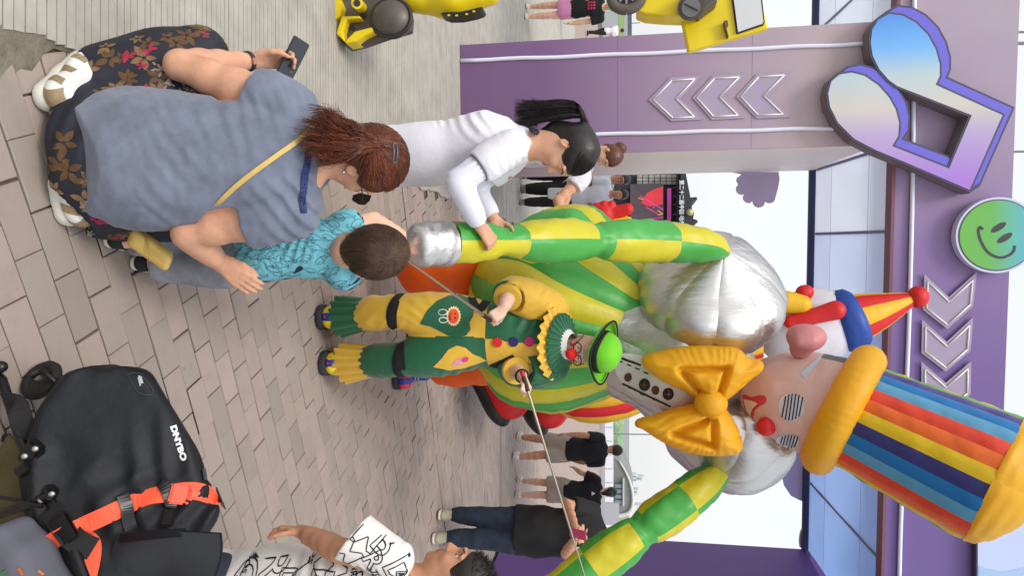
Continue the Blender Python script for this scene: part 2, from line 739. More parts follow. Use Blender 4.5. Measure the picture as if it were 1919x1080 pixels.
# ================================================================== THE SETTING: ground
M_JOINT = mat('joint_sand', (92, 78, 68), .95, var=.3, vscale=30, fine=.5, fscale=200)
M_ASPH = mat('asphalt', (150, 152, 156), .9, var=.08, vscale=2, gain=.8)
M_GRASSF = mat('lawn', (128, 160, 92), .95, var=.25, vscale=.6, gain=.75, bump=.6, bscale=8)
M_DIRT = mat('dirt', (128, 122, 106), .98, var=.28, vscale=14, gain=.8, bump=.8, bscale=60, fine=.6, fscale=300)


def paver_material():
    m = bpy.data.materials.new('paver_concrete')
    m.use_nodes = True
    nt = m.node_tree
    N, L = nt.nodes.new, nt.links.new
    b = nt.nodes['Principled BSDF']
    b.inputs['Roughness'].default_value = .88
    b.inputs['Specular IOR Level'].default_value = .3
    tc, oi, ge = N('ShaderNodeTexCoord'), N('ShaderNodeObjectInfo'), N('ShaderNodeNewGeometry')
    ad = N('ShaderNodeMath')
    ad.operation = 'ADD'
    L(oi.outputs['Random'], ad.inputs[0])
    L(ge.outputs['Random Per Island'], ad.inputs[1])
    fr = N('ShaderNodeMath')
    fr.operation = 'FRACT'
    L(ad.outputs[0], fr.inputs[0])
    rp = N('ShaderNodeValToRGB')
    e = rp.color_ramp.elements
    for q, c in ((0, (150, 139, 132)), (.3, (163, 148, 140)), (.55, (170, 153, 146)), (.8, (157, 146, 137))):
        el = e.new(q) if q not in (0,) else e[0]
        el.position = q
        el.color = (*[k * .90 for k in lin(c)], 1)
    e[len(e) - 1].color = (*[k * .90 for k in lin((174, 156, 149))], 1)
    L(fr.outputs[0], rp.inputs[0])
    ps = ge.outputs['Position']
    n1 = N('ShaderNodeTexNoise')
    n1.inputs['Scale'].default_value = 1.3
    n1.inputs['Detail'].default_value = 4
    L(ps, n1.inputs['Vector'])
    n2 = N('ShaderNodeTexNoise')
    n2.inputs['Scale'].default_value = 55
    n2.inputs['Detail'].default_value = 6
    n2.inputs['Roughness'].default_value = .75
    L(ps, n2.inputs['Vector'])
    n3 = N('ShaderNodeTexNoise')
    n3.inputs['Scale'].default_value = 9
    n3.inputs['Detail'].default_value = 4
    L(ps, n3.inputs['Vector'])
    last = rp.outputs[0]
    for src, lo, hi, c, f in ((n1, .4, .75, (150, 142, 128), .45), (n3, .52, .8, (136, 122, 112), .45), (n2, .55, .8, (120, 108, 102), .35)):
        mr = N('ShaderNodeMapRange')
        mr.inputs['From Min'].default_value = lo
        mr.inputs['From Max'].default_value = hi
        mr.inputs['To Max'].default_value = f
        L(src.outputs['Fac'], mr.inputs['Value'])
        mx = N('ShaderNodeMix')
        mx.data_type = 'RGBA'
        L(mr.outputs[0], mx.inputs['Factor'])
        L(last, mx.inputs[6])
        mx.inputs[7].default_value = (*lin(c), 1)
        last = mx.outputs[2]
    vo = N('ShaderNodeTexVoronoi')          # old gum and oil spots
    vo.inputs['Scale'].default_value = 2.3
    L(ps, vo.inputs['Vector'])
    mr = N('ShaderNodeMapRange')
    mr.inputs['From Min'].default_value, mr.inputs['From Max'].default_value = .028, .040
    mr.inputs['To Min'].default_value, mr.inputs['To Max'].default_value = .45, 0
    L(vo.outputs['Distance'], mr.inputs['Value'])
    mx = N('ShaderNodeMix')
    mx.data_type = 'RGBA'
    L(mr.outputs[0], mx.inputs['Factor'])
    L(last, mx.inputs[6])
    mx.inputs[7].default_value = (*lin((96, 86, 80)), 1)
    last = mx.outputs[2]
    L(last, b.inputs['Base Color'])
    bp = N('ShaderNodeBump')
    bp.inputs['Strength'].default_value = .35
    bp.inputs['Distance'].default_value = .002
    n4 = N('ShaderNodeTexNoise')
    n4.inputs['Scale'].default_value = 320
    n4.inputs['Detail'].default_value = 3
    L(ps, n4.inputs['Vector'])
    L(n4.outputs['Fac'], bp.inputs['Height'])
    L(bp.outputs[0], b.inputs['Normal'])
    return m


M_PAVER = paver_material()


def far_paver_material():
    m = bpy.data.materials.new('far_paver_print')
    m.use_nodes = True
    nt = m.node_tree
    N, L = nt.nodes.new, nt.links.new
    b = nt.nodes['Principled BSDF']
    b.inputs['Roughness'].default_value = .9
    ge, mp, br = N('ShaderNodeNewGeometry'), N('ShaderNodeMapping'), N('ShaderNodeTexBrick')
    mp.inputs['Rotation'].default_value = (0, 0, -.4057)
    L(ge.outputs['Position'], mp.inputs[0])
    L(mp.outputs[0], br.inputs['Vector'])
    br.inputs['Scale'].default_value = 1.0
    br.inputs['Brick Width'].default_value = .2166
    br.inputs['Row Height'].default_value = .1083
    br.inputs['Mortar Size'].default_value = .004
    br.inputs['Color1'].default_value = (*[k * .90 for k in lin((172, 154, 145))], 1)
    br.inputs['Color2'].default_value = (*[k * .90 for k in lin((162, 146, 137))], 1)
    br.inputs['Mortar'].default_value = (*lin((110, 94, 84)), 1)
    L(br.outputs[0], b.inputs['Base Color'])
    return m


def slab_material():
    m = mat('grooved_concrete', (184, 180, 170), .9, var=.14, vscale=5, gain=.80, fine=.4, fscale=260)
    return m


M_SLAB = slab_material()


def sheet(name, x0, x1, y0, y1, z, m, kind='structure', parent=None):
    o = mesh(name, [(x0, y0, z), (x1, y0, z), (x1, y1, z), (x0, y1, z)], [(0, 1, 2, 3)], m, parent)
    return tag(o, kind=kind) if parent is None else o


sheet('ground', -900, 900, -60, 2000, -.06, M_ASPH)
sheet('lawn', -400, -6, 100, 190, -.03, M_GRASSF)

# paving: rectangular pavers laid in running bond, turned 23 degrees
PAV_O, PAV_A, PAV_L, PAV_W = A3(-.2725, 1.6722, 0), .4057, .2166, .1083
pe1 = A3(math.cos(PAV_A), math.sin(PAV_A), 0)
pe2 = A3(-math.sin(PAV_A), math.cos(PAV_A), 0)
EDGE = lambda Y: -.735 - .028 * (Y - 1.7) + .012 * math.sin(Y * 9) + .006 * math.sin(Y * 23 + 1)    # where the grooved slab meets the pavers


def paver_cells(y1, keep=None):
    out = []
    for R in range(-60, 190):
        for C in range(-70, 120):
            c = PAV_O + pe1 * PAV_L * (C + .5 + (.5 if R % 2 else 0)) + pe2 * PAV_W * (R + .5)
            if R > 31:
                c = c + pe2 * .012
            if not (.2 < c[1] < y1):
                continue
            if c[0] < EDGE(c[1]) - .03 or c[0] > .62 * c[1] + 1.6 or c[0] > 9:
                continue
            out.append((c, R, C))
    return out


paving = mesh('paving', [(-30, -2, -.012), (40, -2, -.012), (40, 44, -.012), (-30, 44, -.012)], [(0, 1, 2, 3)], M_JOINT)
tag(paving, kind='structure')
# far part of the same paving, too far to tell the pavers apart
far_pav = mesh('far_pavers', [(-14, 13.5, -.004), (40, 13.5, -.004), (40, 44, -.004), (-14, 44, -.004)], [(0, 1, 2, 3)], far_paver_material(), paving)
tag(far_pav, kind='stuff')


def paver_shape(l, w, h=.03, b=.0035):
    x, y = l / 2, w / 2
    v = [(-x, -y, -h), (x, -y, -h), (x, y, -h), (-x, y, -h), (-x, -y, -b), (x, -y, -b), (x, y, -b), (-x, y, -b),
         (-x + b, -y + b, 0), (x - b, -y + b, 0), (x - b, y - b, 0), (-x + b, y - b, 0)]
    f = [(8, 9, 10, 11)]
    for k in range(4):
        j = (k + 1) % 4
        f += [(k, j, 4 + j, 4 + k), (4 + k, 4 + j, 8 + j, 8 + k)]
    return v, f


_cells = paver_cells(13.6)


def _seen(c):
    d = c - np.array([0, 0, CAM_H])
    k = d @ _fw
    if k < .3:
        return False
    x, y = 959.5 + F_PX * (d @ _up) / k, 540 + F_PX * (d @ _rt) / k
    hide = (160 < x < 560 and 190 < y < 420) or (110 < x < 380 and 720 < y < 1080)
    return -60 < x < 1919 and -60 < y < 1140 and not hide


_near = sorted([q for q in _cells if _seen(q[0])], key=lambda q: np.linalg.norm(q[0]))[:290]
_nk = {(q[1], q[2]) for q in _near}
_pv, _pf = paver_shape(PAV_L - .0045, PAV_W - .0045)
pm = bpy.data.meshes.new('paver')
pm.from_pydata(_pv, [], _pf)
pm.materials.append(M_PAVER)
_rr = random.Random(3)
_rest = MB()
for c, R, C in _cells:
    ra = PAV_A + _rr.gauss(0, .0035)
    dz, tx, ty = _rr.gauss(0, .0012), _rr.gauss(0, .004), _rr.gauss(0, .004)
    c = c + pe1 * _rr.gauss(0, .0018) + pe2 * _rr.gauss(0, .0010) + (pe1 * _rr.uniform(.003, .007) if _rr.random() < .12 else 0)
    if (R, C) in _nk:
        o = bpy.data.objects.new('paver', pm)
        COL.objects.link(o)
        o.parent = paving
        o.location = (c[0], c[1], dz)
        o.rotation_euler = (tx, ty, ra)
    else:
        ca, sa = math.cos(ra), math.sin(ra)
        _rest.add([(c[0] + x * ca - y * sa, c[1] + x * sa + y * ca, dz + z + tx * y - ty * x) for x, y, z in _pv[4:]],
                  [(4, 5, 6, 7)] + [(k, (k + 1) % 4, 4 + (k + 1) % 4, 4 + k) for k in range(4)])
tag(_rest.build('paver_field', M_PAVER, paving, fix=False), kind='stuff')

# drain line across the paving further out
dl = MB()
dl.box((3.0, 9.45, .003), (9.0, .05, .012), mi=0)
dl.box((3.0, 9.52, .003), (9.0, .012, .010), mi=0)
tag(dl.build('drain_channel', mat('drain_grey', (140, 132, 126), .9), None), kind='structure')

# the grooved concrete slab on the left: ridges with cut grooves, broken edge against the pavers
_sl = MB()
yy = .6
_r2 = random.Random(11)
while yy < 13:
    w = .031 + _r2.uniform(-.006, .006)
    g = .0035 + _r2.uniform(-.001, .0015)
    z0 = .016 + _r2.uniform(-.001, .001)
    if yy > 6:
        w *= 2
    xl = -9.0
    xs = EDGE(yy) + _r2.uniform(-.008, .008)
    x2 = EDGE(yy + w) + _r2.uniform(-.008, .008)
    _sl.add([(xl, yy, z0), (xs, yy, z0), (x2, yy + w, z0), (xl, yy + w, z0), (xl, yy, z0 - .006), (xs, yy, -.03), (x2, yy + w, -.03), (xl, yy + w, z0 - .006)],
            [(0, 1, 2, 3), (0, 4, 5, 1), (3, 2, 6, 7), (1, 5, 6, 2)])
    _sl.add([(xl, yy + w, z0 - .005), (xs, yy + w, z0 - .005), (x2, yy + w + g, z0 - .005), (xl, yy + w + g, z0 - .005)], [(0, 1, 2, 3)])
    yy += w + g
slab = _sl.build('concrete_slab', M_SLAB, None, fix=False)
tag(slab, kind='structure')
_fs = mesh('slab_far_end', [(-9, 13, .014), (EDGE(13), 13, .014), (EDGE(22), 22, .014), (-9, 22, .014)], [(0, 1, 2, 3)], M_SLAB, slab)
_fs2 = mesh('slab_side', [(-30, -2, .012), (-9, -2, .012), (-9, 22, .012), (-30, 22, .012)], [(0, 1, 2, 3)], M_SLAB, slab)

# washed-in dirt along the broken edge at the near corner
dv, df = [], []
_r3 = random.Random(5)
ny, nx = 44, 14
for i in range(ny + 1):
    Y = .9 + 1.75 * i / ny
    wmax = (.16 if Y < 1.78 else max(.012, .16 - (Y - 1.78) * 1.5)) * (1 + .25 * math.sin(Y * 31) + .15 * math.sin(Y * 67))
    for j in range(nx + 1):
        t = j / nx
        z = .011 * (1 - t) ** 1.5 + .003 * (1 - t) + _r3.uniform(0, .0016) - (.003 if j == nx else 0)
        dv.append((EDGE(Y) - .012 + t * (wmax + .012), Y, z))
for i in range(ny):
    for j in range(nx):
        k = i * (nx + 1) + j
        df.append((k, k + 1, k + nx + 2, k + nx + 1))
tag(mesh('dirt', dv, df, M_DIRT, None, True), 'brown dirt washed along the broken slab edge', None, kind='stuff')
# ================================================================== THE ARCH over the entrance
AR_O, AR_PSI, AR_W, AR_D, AR_OP, AR_ZB, AR_ZT, AR_ZS = A3(-2.4952, 7.0363, 0), .067, 1.1385, 2.4118, 4.9983, 4.1775, 5.207, 4.044
ae = A3(math.cos(AR_PSI), math.sin(AR_PSI), 0)
an_ = A3(-math.sin(AR_PSI), math.cos(AR_PSI), 0)
az = A3(0, 0, 1)


def AW(s, d, z):
    return AR_O + ae * s + an_ * d + az * z


def AP(x, y, d=0.0):
    """photo pixel -> (along, up) on the arch's front plane moved back by d."""
    r = ray(x, y)
    o = np.array([0, 0, CAM_H]) - AR_O - an_ * d
    t = -(o @ an_) / (r @ an_)
    p = np.array([0, 0, CAM_H]) + r * t - AR_O
    return (float(p @ ae), float(p[2]))


def grad_mat(name, stops, axis, rough=.55, gain=1.0, bump=0.0):
    """Printed colour gradient along a local axis of the board (0 = x, 2 = z), stops = [(metres, rgb)]."""
    m = bpy.data.materials.new(name)
    m.use_nodes = True
    nt = m.node_tree
    N, L = nt.nodes.new, nt.links.new
    b = nt.nodes['Principled BSDF']
    b.inputs['Roughness'].default_value = rough
    tc, sx, mr, rp = N('ShaderNodeTexCoord'), N('ShaderNodeSeparateXYZ'), N('ShaderNodeMapRange'), N('ShaderNodeValToRGB')
    L(tc.outputs['Object'], sx.inputs[0])
    a, z = stops[0][0], stops[-1][0]
    mr.inputs['From Min'].default_value, mr.inputs['From Max'].default_value = a, z
    L(sx.outputs[axis], mr.inputs['Value'])
    L(mr.outputs[0], rp.inputs[0])
    e = rp.color_ramp.elements
    for i, (q, c) in enumerate(stops):
        p = (q - a) / (z - a)
        el = e[0] if i == 0 else (e[-1] if i == len(stops) - 1 else e.new(p))
        el.position = p
        el.color = (*[min(.95, k * gain) for k in lin(c)], 1)
    n1 = N('ShaderNodeTexNoise')
    n1.inputs['Scale'].default_value = 2.5
    n1.inputs['Detail'].default_value = 6
    L(tc.outputs['Object'], n1.inputs['Vector'])
    mx = N('ShaderNodeMix')
    mx.data_type = 'RGBA'
    mx.blend_type = 'MULTIPLY'
    mx.inputs['Factor'].default_value = .18
    L(rp.outputs[0], mx.inputs[6])
    L(n1.outputs['Color'], mx.inputs[7])
    hs = N('ShaderNodeHueSaturation')
    hs.inputs['Saturation'].default_value = 1.0
    hs.inputs['Value'].default_value = 1.06
    L(mx.outputs[2], hs.inputs['Color'])
    L(hs.outputs[0], b.inputs['Base Color'])
    if bump:
        bp = N('ShaderNodeBump')
        bp.inputs['Strength'].default_value = bump
        bp.inputs['Distance'].default_value = .02
        n2 = N('ShaderNodeTexNoise')
        n2.inputs['Scale'].default_value = 1.6
        L(tc.outputs['Object'], n2.inputs['Vector'])
        L(n2.outputs['Fac'], bp.inputs['Height'])
        L(bp.outputs[0], b.inputs['Normal'])
    return m


ARM = Matrix(((ae[0], an_[0], 0, AR_O[0]), (ae[1], an_[1], 0, AR_O[1]), (0, 0, 1, 0), (0, 0, 0, 1)))
arch = bpy.data.objects.new('entrance_arch', None)
COL.objects.link(arch)
arch.matrix_basis = ARM
tag(arch, 'tall purple festival gateway with two square pillars and a wide crossbeam', 'arch')


def apart(name, mb, mats, parent=arch, smooth=False):
    """Build in arch coordinates (along, back, up)."""
    o = mb.build(name, mats, None, smooth)
    o.parent = parent
    if parent is not arch and parent is not None:
        o.matrix_parent_inverse = Matrix.Identity(4)
    return o


Z3 = np.eye(3)
M_PIL = grad_mat('pillar_print', [(0, (108, 80, 120)), (.9, (112, 84, 126)), (1.7, (138, 114, 146)), (2.6, (158, 140, 160)), (3.5, (172, 156, 164)), (4.4, (176, 160, 168)), (5.2, (160, 146, 172))], 2, gain=1.12, bump=.15)
M_BEAM = grad_mat('beam_print', [(-3, (170, 158, 172)), (0, (164, 150, 168)), (1.1, (154, 136, 166)), (2.0, (134, 112, 158)), (3.4, (112, 90, 150)), (6.5, (104, 86, 148))], 0, gain=1.12, bump=.15)
M_PILIN = grad_mat('pillar_return_print', [(0, (150, 124, 140)), (1.2, (196, 178, 178)), (2.0, (228, 222, 216)), (3.2, (228, 224, 220)), (4.2, (224, 214, 210))], 2, gain=1.2, bump=.2)
M_PURPD = mat('deep_purple_board', (92, 62, 128), .6, gain=1.15, var=.05, vscale=2)
M_LED = mat('white_light_tube', (226, 230, 246), .35, gain=1.0)
M_NAVY = mat('navy_frame', (38, 44, 84), .6)
M_MAROON = mat('maroon_edge', (112, 74, 92), .6, gain=1.2)
M_BLACKLINE = mat('dark_edge', (30, 24, 34), .7)

# left pillar: front board, return board, plinth line
mb = MB().box((AR_W / 2, AR_D / 2, AR_ZS / 2 + .02), (AR_W, AR_D - .02, AR_ZS - .04))
pil = apart('pillar', mb, M_PILIN)
fb = apart('front_board', MB().box((AR_W / 2 - .002, -.006, AR_ZB / 2 + .01), (AR_W + .004, .03, AR_ZB - .02)), M_PIL, pil)
apart('plinth_line', MB().box((AR_W / 2, .01, .012), (AR_W + .01, .05, .024)), M_BLACKLINE, pil)
for yy_, zz_ in ((.8, 1.62), (.3, 2.9)):
    apart('board_seam', MB().box((AR_W / 2, -.0215, zz_), (AR_W, .002, .003)), mat('seam_grey', (128, 104, 138), .7), pil)
# right pillar
rp_ = apart('pillar', MB().box((AR_W + AR_OP + .6, AR_D / 2, AR_ZS / 2 + .02), (1.2, AR_D - .02, AR_ZS - .04)), M_PURPD)
apart('front_board', MB().box((AR_W + AR_OP + .6, -.006, AR_ZB / 2 + .01), (1.204, .03, AR_ZB - .02)), M_BEAM, rp_)
apart('plinth_line', MB().box((AR_W + AR_OP - .004, AR_D / 2, .01), (.01, AR_D, .02)), M_BLACKLINE, rp_)
# beam
beam = apart('beam', MB().box((1.5, .02, (AR_ZB + AR_ZT) / 2 + .01), (10.6, .05, AR_ZT - AR_ZB)), M_BEAM)
apart('beam_back', MB().box((1.5, AR_D - .02, (AR_ZS + AR_ZT) / 2 + .03), (10.6, .05, AR_ZT - AR_ZS - .02)), M_PURPD, beam)
apart('lower_lip', MB().box((1.5, .045, AR_ZB + .012), (10.6, .16, .03)), M_MAROON, beam)
apart('back_rail', MB().box((1.5, AR_D - .03, AR_ZS + .01), (10.6, .07, .10)), M_NAVY, beam)


# white sheets hung under the roof, sagging between dark slats
def sheet_mat(name, c):
    m = mat(name, c, .5, gain=1.05, bump=.5, bscale=3.0, bdist=.06, var=.0, vscale=3, trans=.6)
    return m


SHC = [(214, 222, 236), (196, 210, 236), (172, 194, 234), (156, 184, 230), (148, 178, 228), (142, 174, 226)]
xs_ = [-3.6, -2.6, -1.6, -.6, .4, 1.1385, 1.95, 2.75, 3.55, 4.35, 5.2, 6.13]
for i in range(len(xs_) - 1):
    for j, (d0, d1, sag) in enumerate(((.15, .62, .02), (.63, 1.75, .05), (1.76, 2.34, .03))):
        vs, fs = [], []
        nx_, ny_ = 10, 8
        rr = random.Random(i * 7 + j)
        ph = rr.uniform(0, 6)
        for a in range(ny_ + 1):
            for b_ in range(nx_ + 1):
                u, v = b_ / nx_, a / ny_
                d = d0 + (d1 - d0) * v
                z = AR_ZB + .03 - (AR_ZB - AR_ZS) * d / AR_D - sag * math.sin(PI * u) * math.sin(PI * v) - .006 * math.sin(9 * u + ph + 4 * v) * math.sin(PI * v) 
                vs.append((xs_[i] + .004 + (xs_[i + 1] - xs_[i] - .008) * u, d, z))
        for a in range(ny_):
            for b_ in range(nx_):
                k = a * (nx_ + 1) + b_
                fs.append((k, k + 1, k + nx_ + 2, k + nx_ + 1))
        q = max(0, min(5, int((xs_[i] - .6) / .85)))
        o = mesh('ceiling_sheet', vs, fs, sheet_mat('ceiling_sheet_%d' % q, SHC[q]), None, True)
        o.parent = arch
for x_ in xs_[1:-1]:
    apart('ceiling_batten', MB().box((x_, 1.2, AR_ZB - .03), (.03, 2.2, .03), [Z3[0], unit(A3(0, 1, -(AR_ZB - AR_ZS) / AR_D)), A3(0, 0, 1)]), mat('batten_blue', (120, 132, 160), .6))


# white light tubes along the edges
def tube_part(pix, name='light_tube', r=.02, d=-.03):
    pts = []
    for i, (x, y) in enumerate(pix):
        s, z = AP(x, y, d)
        pts.append(A3(s, d, z))
    sp = spline(pts, 24)
    for i in range(len(sp)):
        sp[i][0] += .004 * math.sin(i * 1.3)
    return apart(name, MB().tube(list(sp), r, 8), M_LED, smooth='all')


tube_part([(863, 113), (1100, 104), (1400, 91), (1640, 81)])
tube_part([(863, 263), (1118, 252), (1400, 244), (1640, 238)])
tube_part([(1714, -60), (1712, 200), (1710, 360), (1703, 620), (1689, 960), (1685, 1100)])


# clouds cut from board on the far side of the opening
def scallop(pix, d, name_label, n=1):
    poly = [AP(x, y, d) for x, y in pix]
    a = sum(poly[i][0] * poly[(i + 1) % len(poly)][1] - poly[(i + 1) % len(poly)][0] * poly[i][1] for i in range(len(poly)))
    if a < 0:
        poly = poly[::-1]
    return poly


def bump_arc(p, q, n=7, k=.45):
    """Points on a bulge from p to q (pixels)."""
    p, q = np.array(p, float), np.array(q, float)
    m, t = (p + q) / 2, q - p
    nn = np.array([-t[1], t[0]])
    return [tuple(m + t * (-math.cos(PI * i / n)) / 2 + nn * math.sin(PI * i / n) * k) for i in range(n)]


M_CLOUD = mat('cloud_board', (186, 172, 204), .6, gain=1.1, var=.04, vscale=3)
M_CLOUD2 = mat('cloud_board_edge', (196, 180, 160), .7)
c1 = [(1368, 322), (1390, 326)] + bump_arc((1386, 330), (1388, 345), 4) + bump_arc((1384, 346), (1394, 364), 6) + bump_arc((1395, 364), (1410, 378), 6) + bump_arc((1411, 376), (1434, 379), 7, .5) + bump_arc((1434, 376), (1452, 368), 7, .45) + [(1458, 352), (1461, 336), (1459, 322)]
c2 = [(1522, 832), (1500, 834), (1484, 846), (1472, 868), (1466, 893), (1470, 912), (1482, 930), (1500, 939), (1522, 944)]
c3 = [(1514, 986), (1505, 990), (1500, 1000), (1498, 1014), (1499, 1027), (1514, 1028)]
c4 = [(1262, 1050), (1262, 1024), (1255, 1018), (1244, 1020), (1237, 1028), (1230, 1032), (1224, 1044), (1226, 1060)]
for c_, lab in ((c1, 'scalloped lilac cloud board on the left pillar inside the gateway'), (c2, 'rounded lilac cloud board under the beam behind the rainbow hat'),
                (c3, 'small cloud board at the right inner corner of the gateway'), (c4, 'low lilac cloud board on the right pillar behind the raised arm')):
    o = apart('cloud_board', MB().prism(scallop(c_, AR_D + .01, ''), (0, 0, 0), (1, 0, 0), (0, 0, 1), (0, 1, 0), AR_D + .005, AR_D + .05, 0, 1), [M_CLOUD, M_CLOUD2])
    o.parent = None
    o.matrix_basis = ARM
    tag(o, lab, 'cloud cutout', 'cloud cutouts on the gateway')


# ---- chevron light signs
def poly_off(poly, w):
    """Grow a closed 2-D outline by w (counter-clockwise outlines grow outward)."""
    p = np.array(poly, float)
    a = np.sum(p[:, 0] * np.roll(p[:, 1], -1) - np.roll(p[:, 0], -1) * p[:, 1])
    sg = 1 if a > 0 else -1
    n = len(p)
    out = []
    for i in range(n):
        t1, t2 = unit(p[i] - p[i - 1]), unit(p[(i + 1) % n] - p[i])
        n1, n2 = np.array([t1[1], -t1[0]]) * sg, np.array([t2[1], -t2[0]]) * sg
        b = unit(n1 + n2)
        out.append(tuple(p[i] + b * w / max(.35, b @ n1)))
    return out


M_ACRY = mat('frosted_acrylic', (158, 146, 172), .25, gain=1.1)
M_NEON = mat('unlit_neon_tube', (240, 238, 232), .3)


def chevrons(sets, label):
    t = bpy.data.objects.new('chevron_sign', None)
    COL.objects.link(t)
    t.matrix_basis = ARM
    tag(t, label, 'light sign', 'chevron signs on the gateway')
    for pix in sets:
        pl = [AP(x, y, -.03) for x, y in pix]
        c = apart('chevron', MB().prism(poly_off(pl, .03), (0, 0, 0), (1, 0, 0), (0, 0, 1), (0, 1, 0), -.036, -.024), M_ACRY, t)
        ln = [A3(s, -.042, z) for s, z in pl]
        tb = MB()
        for i in range(len(ln)):
            tb.tube([ln[i], ln[(i + 1) % len(ln)]], .0068, 8)
        apart('neon_tube', tb, M_NEON, c, smooth='all')
    return t


chevrons([[(1224, 187), (1259, 151), (1302, 148), (1267, 185), (1301, 219), (1261, 221)],
          [(1305.6, 183), (1338.6, 147), (1385, 144.7), (1348, 182), (1382.6, 216), (1337, 218.6)],
          [(1387.7, 181), (1421.5, 144), (1469.4, 141), (1430.5, 179.7), (1467, 214), (1420.7, 216)]], 'three white neon chevrons pointing down on the left pillar')
chevrons([[(1738, 528), (1778, 565.5), (1822, 525.5), (1817, 571), (1775, 609), (1736, 578)],
          [(1734, 613), (1774, 649), (1816, 610), (1812, 655), (1772, 689), (1733, 659)],
          [(1733, 692), (1772, 726), (1813, 691), (1812, 737), (1771, 770), (1733, 740)]], 'three white neon chevrons in a row on the crossbeam beside the hat')

# ---- music note
NF = [(1105, 318), (1355, 432), (1232, 712), (1000, 612), (880, 562), (800, 520), (740, 460), (710, 400), (703, 350), (715, 305), (745, 280), (790, 272), (840, 285), (890, 320),
      (930, 365), (955, 410), (968, 460), (965, 510), (942, 548), (1155, 632), (1240, 432), (960, 322), (930, 300), (895, 260), (870, 210), (862, 160), (868, 110), (890, 75), (930, 52),
      (980, 58), (1030, 85), (1075, 130), (1105, 185), (1120, 240), (1120, 285)]
NF = [(1200 + x / 2, y / 2) for x, y in NF]
npoly = [AP(x, y, -.2) for x, y in NF]
# smooth the round heads
sft = np.array(AP(1200 + 35 / 2 + 400, 300 - 25 / 2, -.2)) - np.array(AP(1600, 300, -.2))
note = bpy.data.objects.new('music_note', None)
COL.objects.link(note)
note.matrix_basis = ARM
tag(note, 'large blue and lilac cut-out music note on the gateway corner', 'music note sign')
M_NEDGE = mat('note_outline', (78, 74, 96), .6)
M_NPURP = mat('note_purple_side', (104, 98, 205), .5, gain=1.1)
M_NSIDE = mat('note_board_side', (118, 108, 112), .7)
zc = [p[1] for p in npoly]
M_NFACE = grad_mat('note_face_print', [(-.03, (74, 136, 216)), (.3, (112, 172, 232)), (.54, (176, 194, 204)), (.82, (196, 192, 186)), (1.08, (174, 156, 200)), (1.5, (160, 116, 208))], 0, rough=.4, gain=1.15)
pp = MB()
for k in range(5):
    q = [tuple(np.array(p) + sft * k / 4) for p in npoly]
    pp.prism(poly_off(q, .022), (0, 0, 0), (1, 0, 0), (0, 0, 1), (0, 1, 0), -.02, -.19 - .0012 * (4 - k), 0, 1)
apart('outline_board', pp, [M_NEDGE, M_NSIDE], note)
pp = MB()
for k in range(1, 5):
    q = [tuple(np.array(p) + sft * k / 4) for p in npoly]
    pp.prism(poly_off(q, .002), (0, 0, 0), (1, 0, 0), (0, 0, 1), (0, 1, 0), -.15, -.198 - .0012 * (4 - k), 0, 1)
apart('purple_side', pp, [M_NPURP, M_NPURP], note)
apart('face_outline', MB().prism(poly_off(npoly, .018), (0, 0, 0), (1, 0, 0), (0, 0, 1), (0, 1, 0), -.15, -.206), M_NEDGE, note)
apart('face', MB().prism(npoly, (0, 0, 0), (1, 0, 0), (0, 0, 1), (0, 1, 0), -.15, -.211), M_NFACE, note)

# ---- smiling disc
smc = AP(1869, 441, -.12)
SR = .335
sm = bpy.data.objects.new('smiley_disc', None)
COL.objects.link(sm)
sm.matrix_basis = ARM @ Matrix.Translation((smc[0], -.12, smc[1]))
tag(sm, 'round green to blue smiling face disc with white rim on the crossbeam', 'smiley sign')
apart('rim', MB().prism(circ((0, 0), SR + .012, 48), (0, 0, 0), (1, 0, 0), (0, 0, 1), (0, 1, 0), .1, .0), mat('disc_rim', (206, 208, 234), .4), sm)
apart('outline', MB().prism(circ((0, 0), SR - .008, 48), (0, 0, 0), (1, 0, 0), (0, 0, 1), (0, 1, 0), .05, -.003), M_NEDGE, sm)
M_SMI = grad_mat('smiley_print', [(-.36, (104, 176, 70)), (-.05, (100, 174, 84)), (.12, (96, 176, 160)), (.38, (84, 166, 230))], 2, rough=.4, gain=1.12)
apart('face', MB().prism(circ((0, 0), SR - .018, 48), (0, 0, 0), (1, 0, 0), (0, 0, 1), (0, 1, 0), .05, -.006), M_SMI, sm)
M_SMD = mat('smiley_ink', (62, 60, 66), .5)


def sloc(x, y):
    p = AP(1200 + x / 2, y / 2, -.12)
    return ((p[0] - smc[0]) * .9, (p[1] - smc[1]) * .9)


for a, b in (((1312, 868), (1372, 830)), ((1337, 912), (1398, 874))):
    p, q = np.array(sloc(*a)), np.array(sloc(*b))
    c = (p + q) / 2
    an2 = math.atan2(*(q - p)[::-1])
    apart('eye', MB().prism(circ(c, np.linalg.norm(q - p) / 2, 24, .028, an2), (0, 0, 0), (1, 0, 0), (0, 0, 1), (0, 1, 0), .0, -.009), M_SMD, sm)
sml = spline([sloc(*q) for q in ((1277, 858), (1263, 848), (1258, 872), (1272, 915), (1300, 955), (1345, 975), (1385, 965), (1405, 945), (1408, 925))], 40)
v2, f2 = stroke(sml, .024)
apart('smile', MB().add([A3(x, -.0085, z) for x, z in v2], f2), M_SMD, sm)

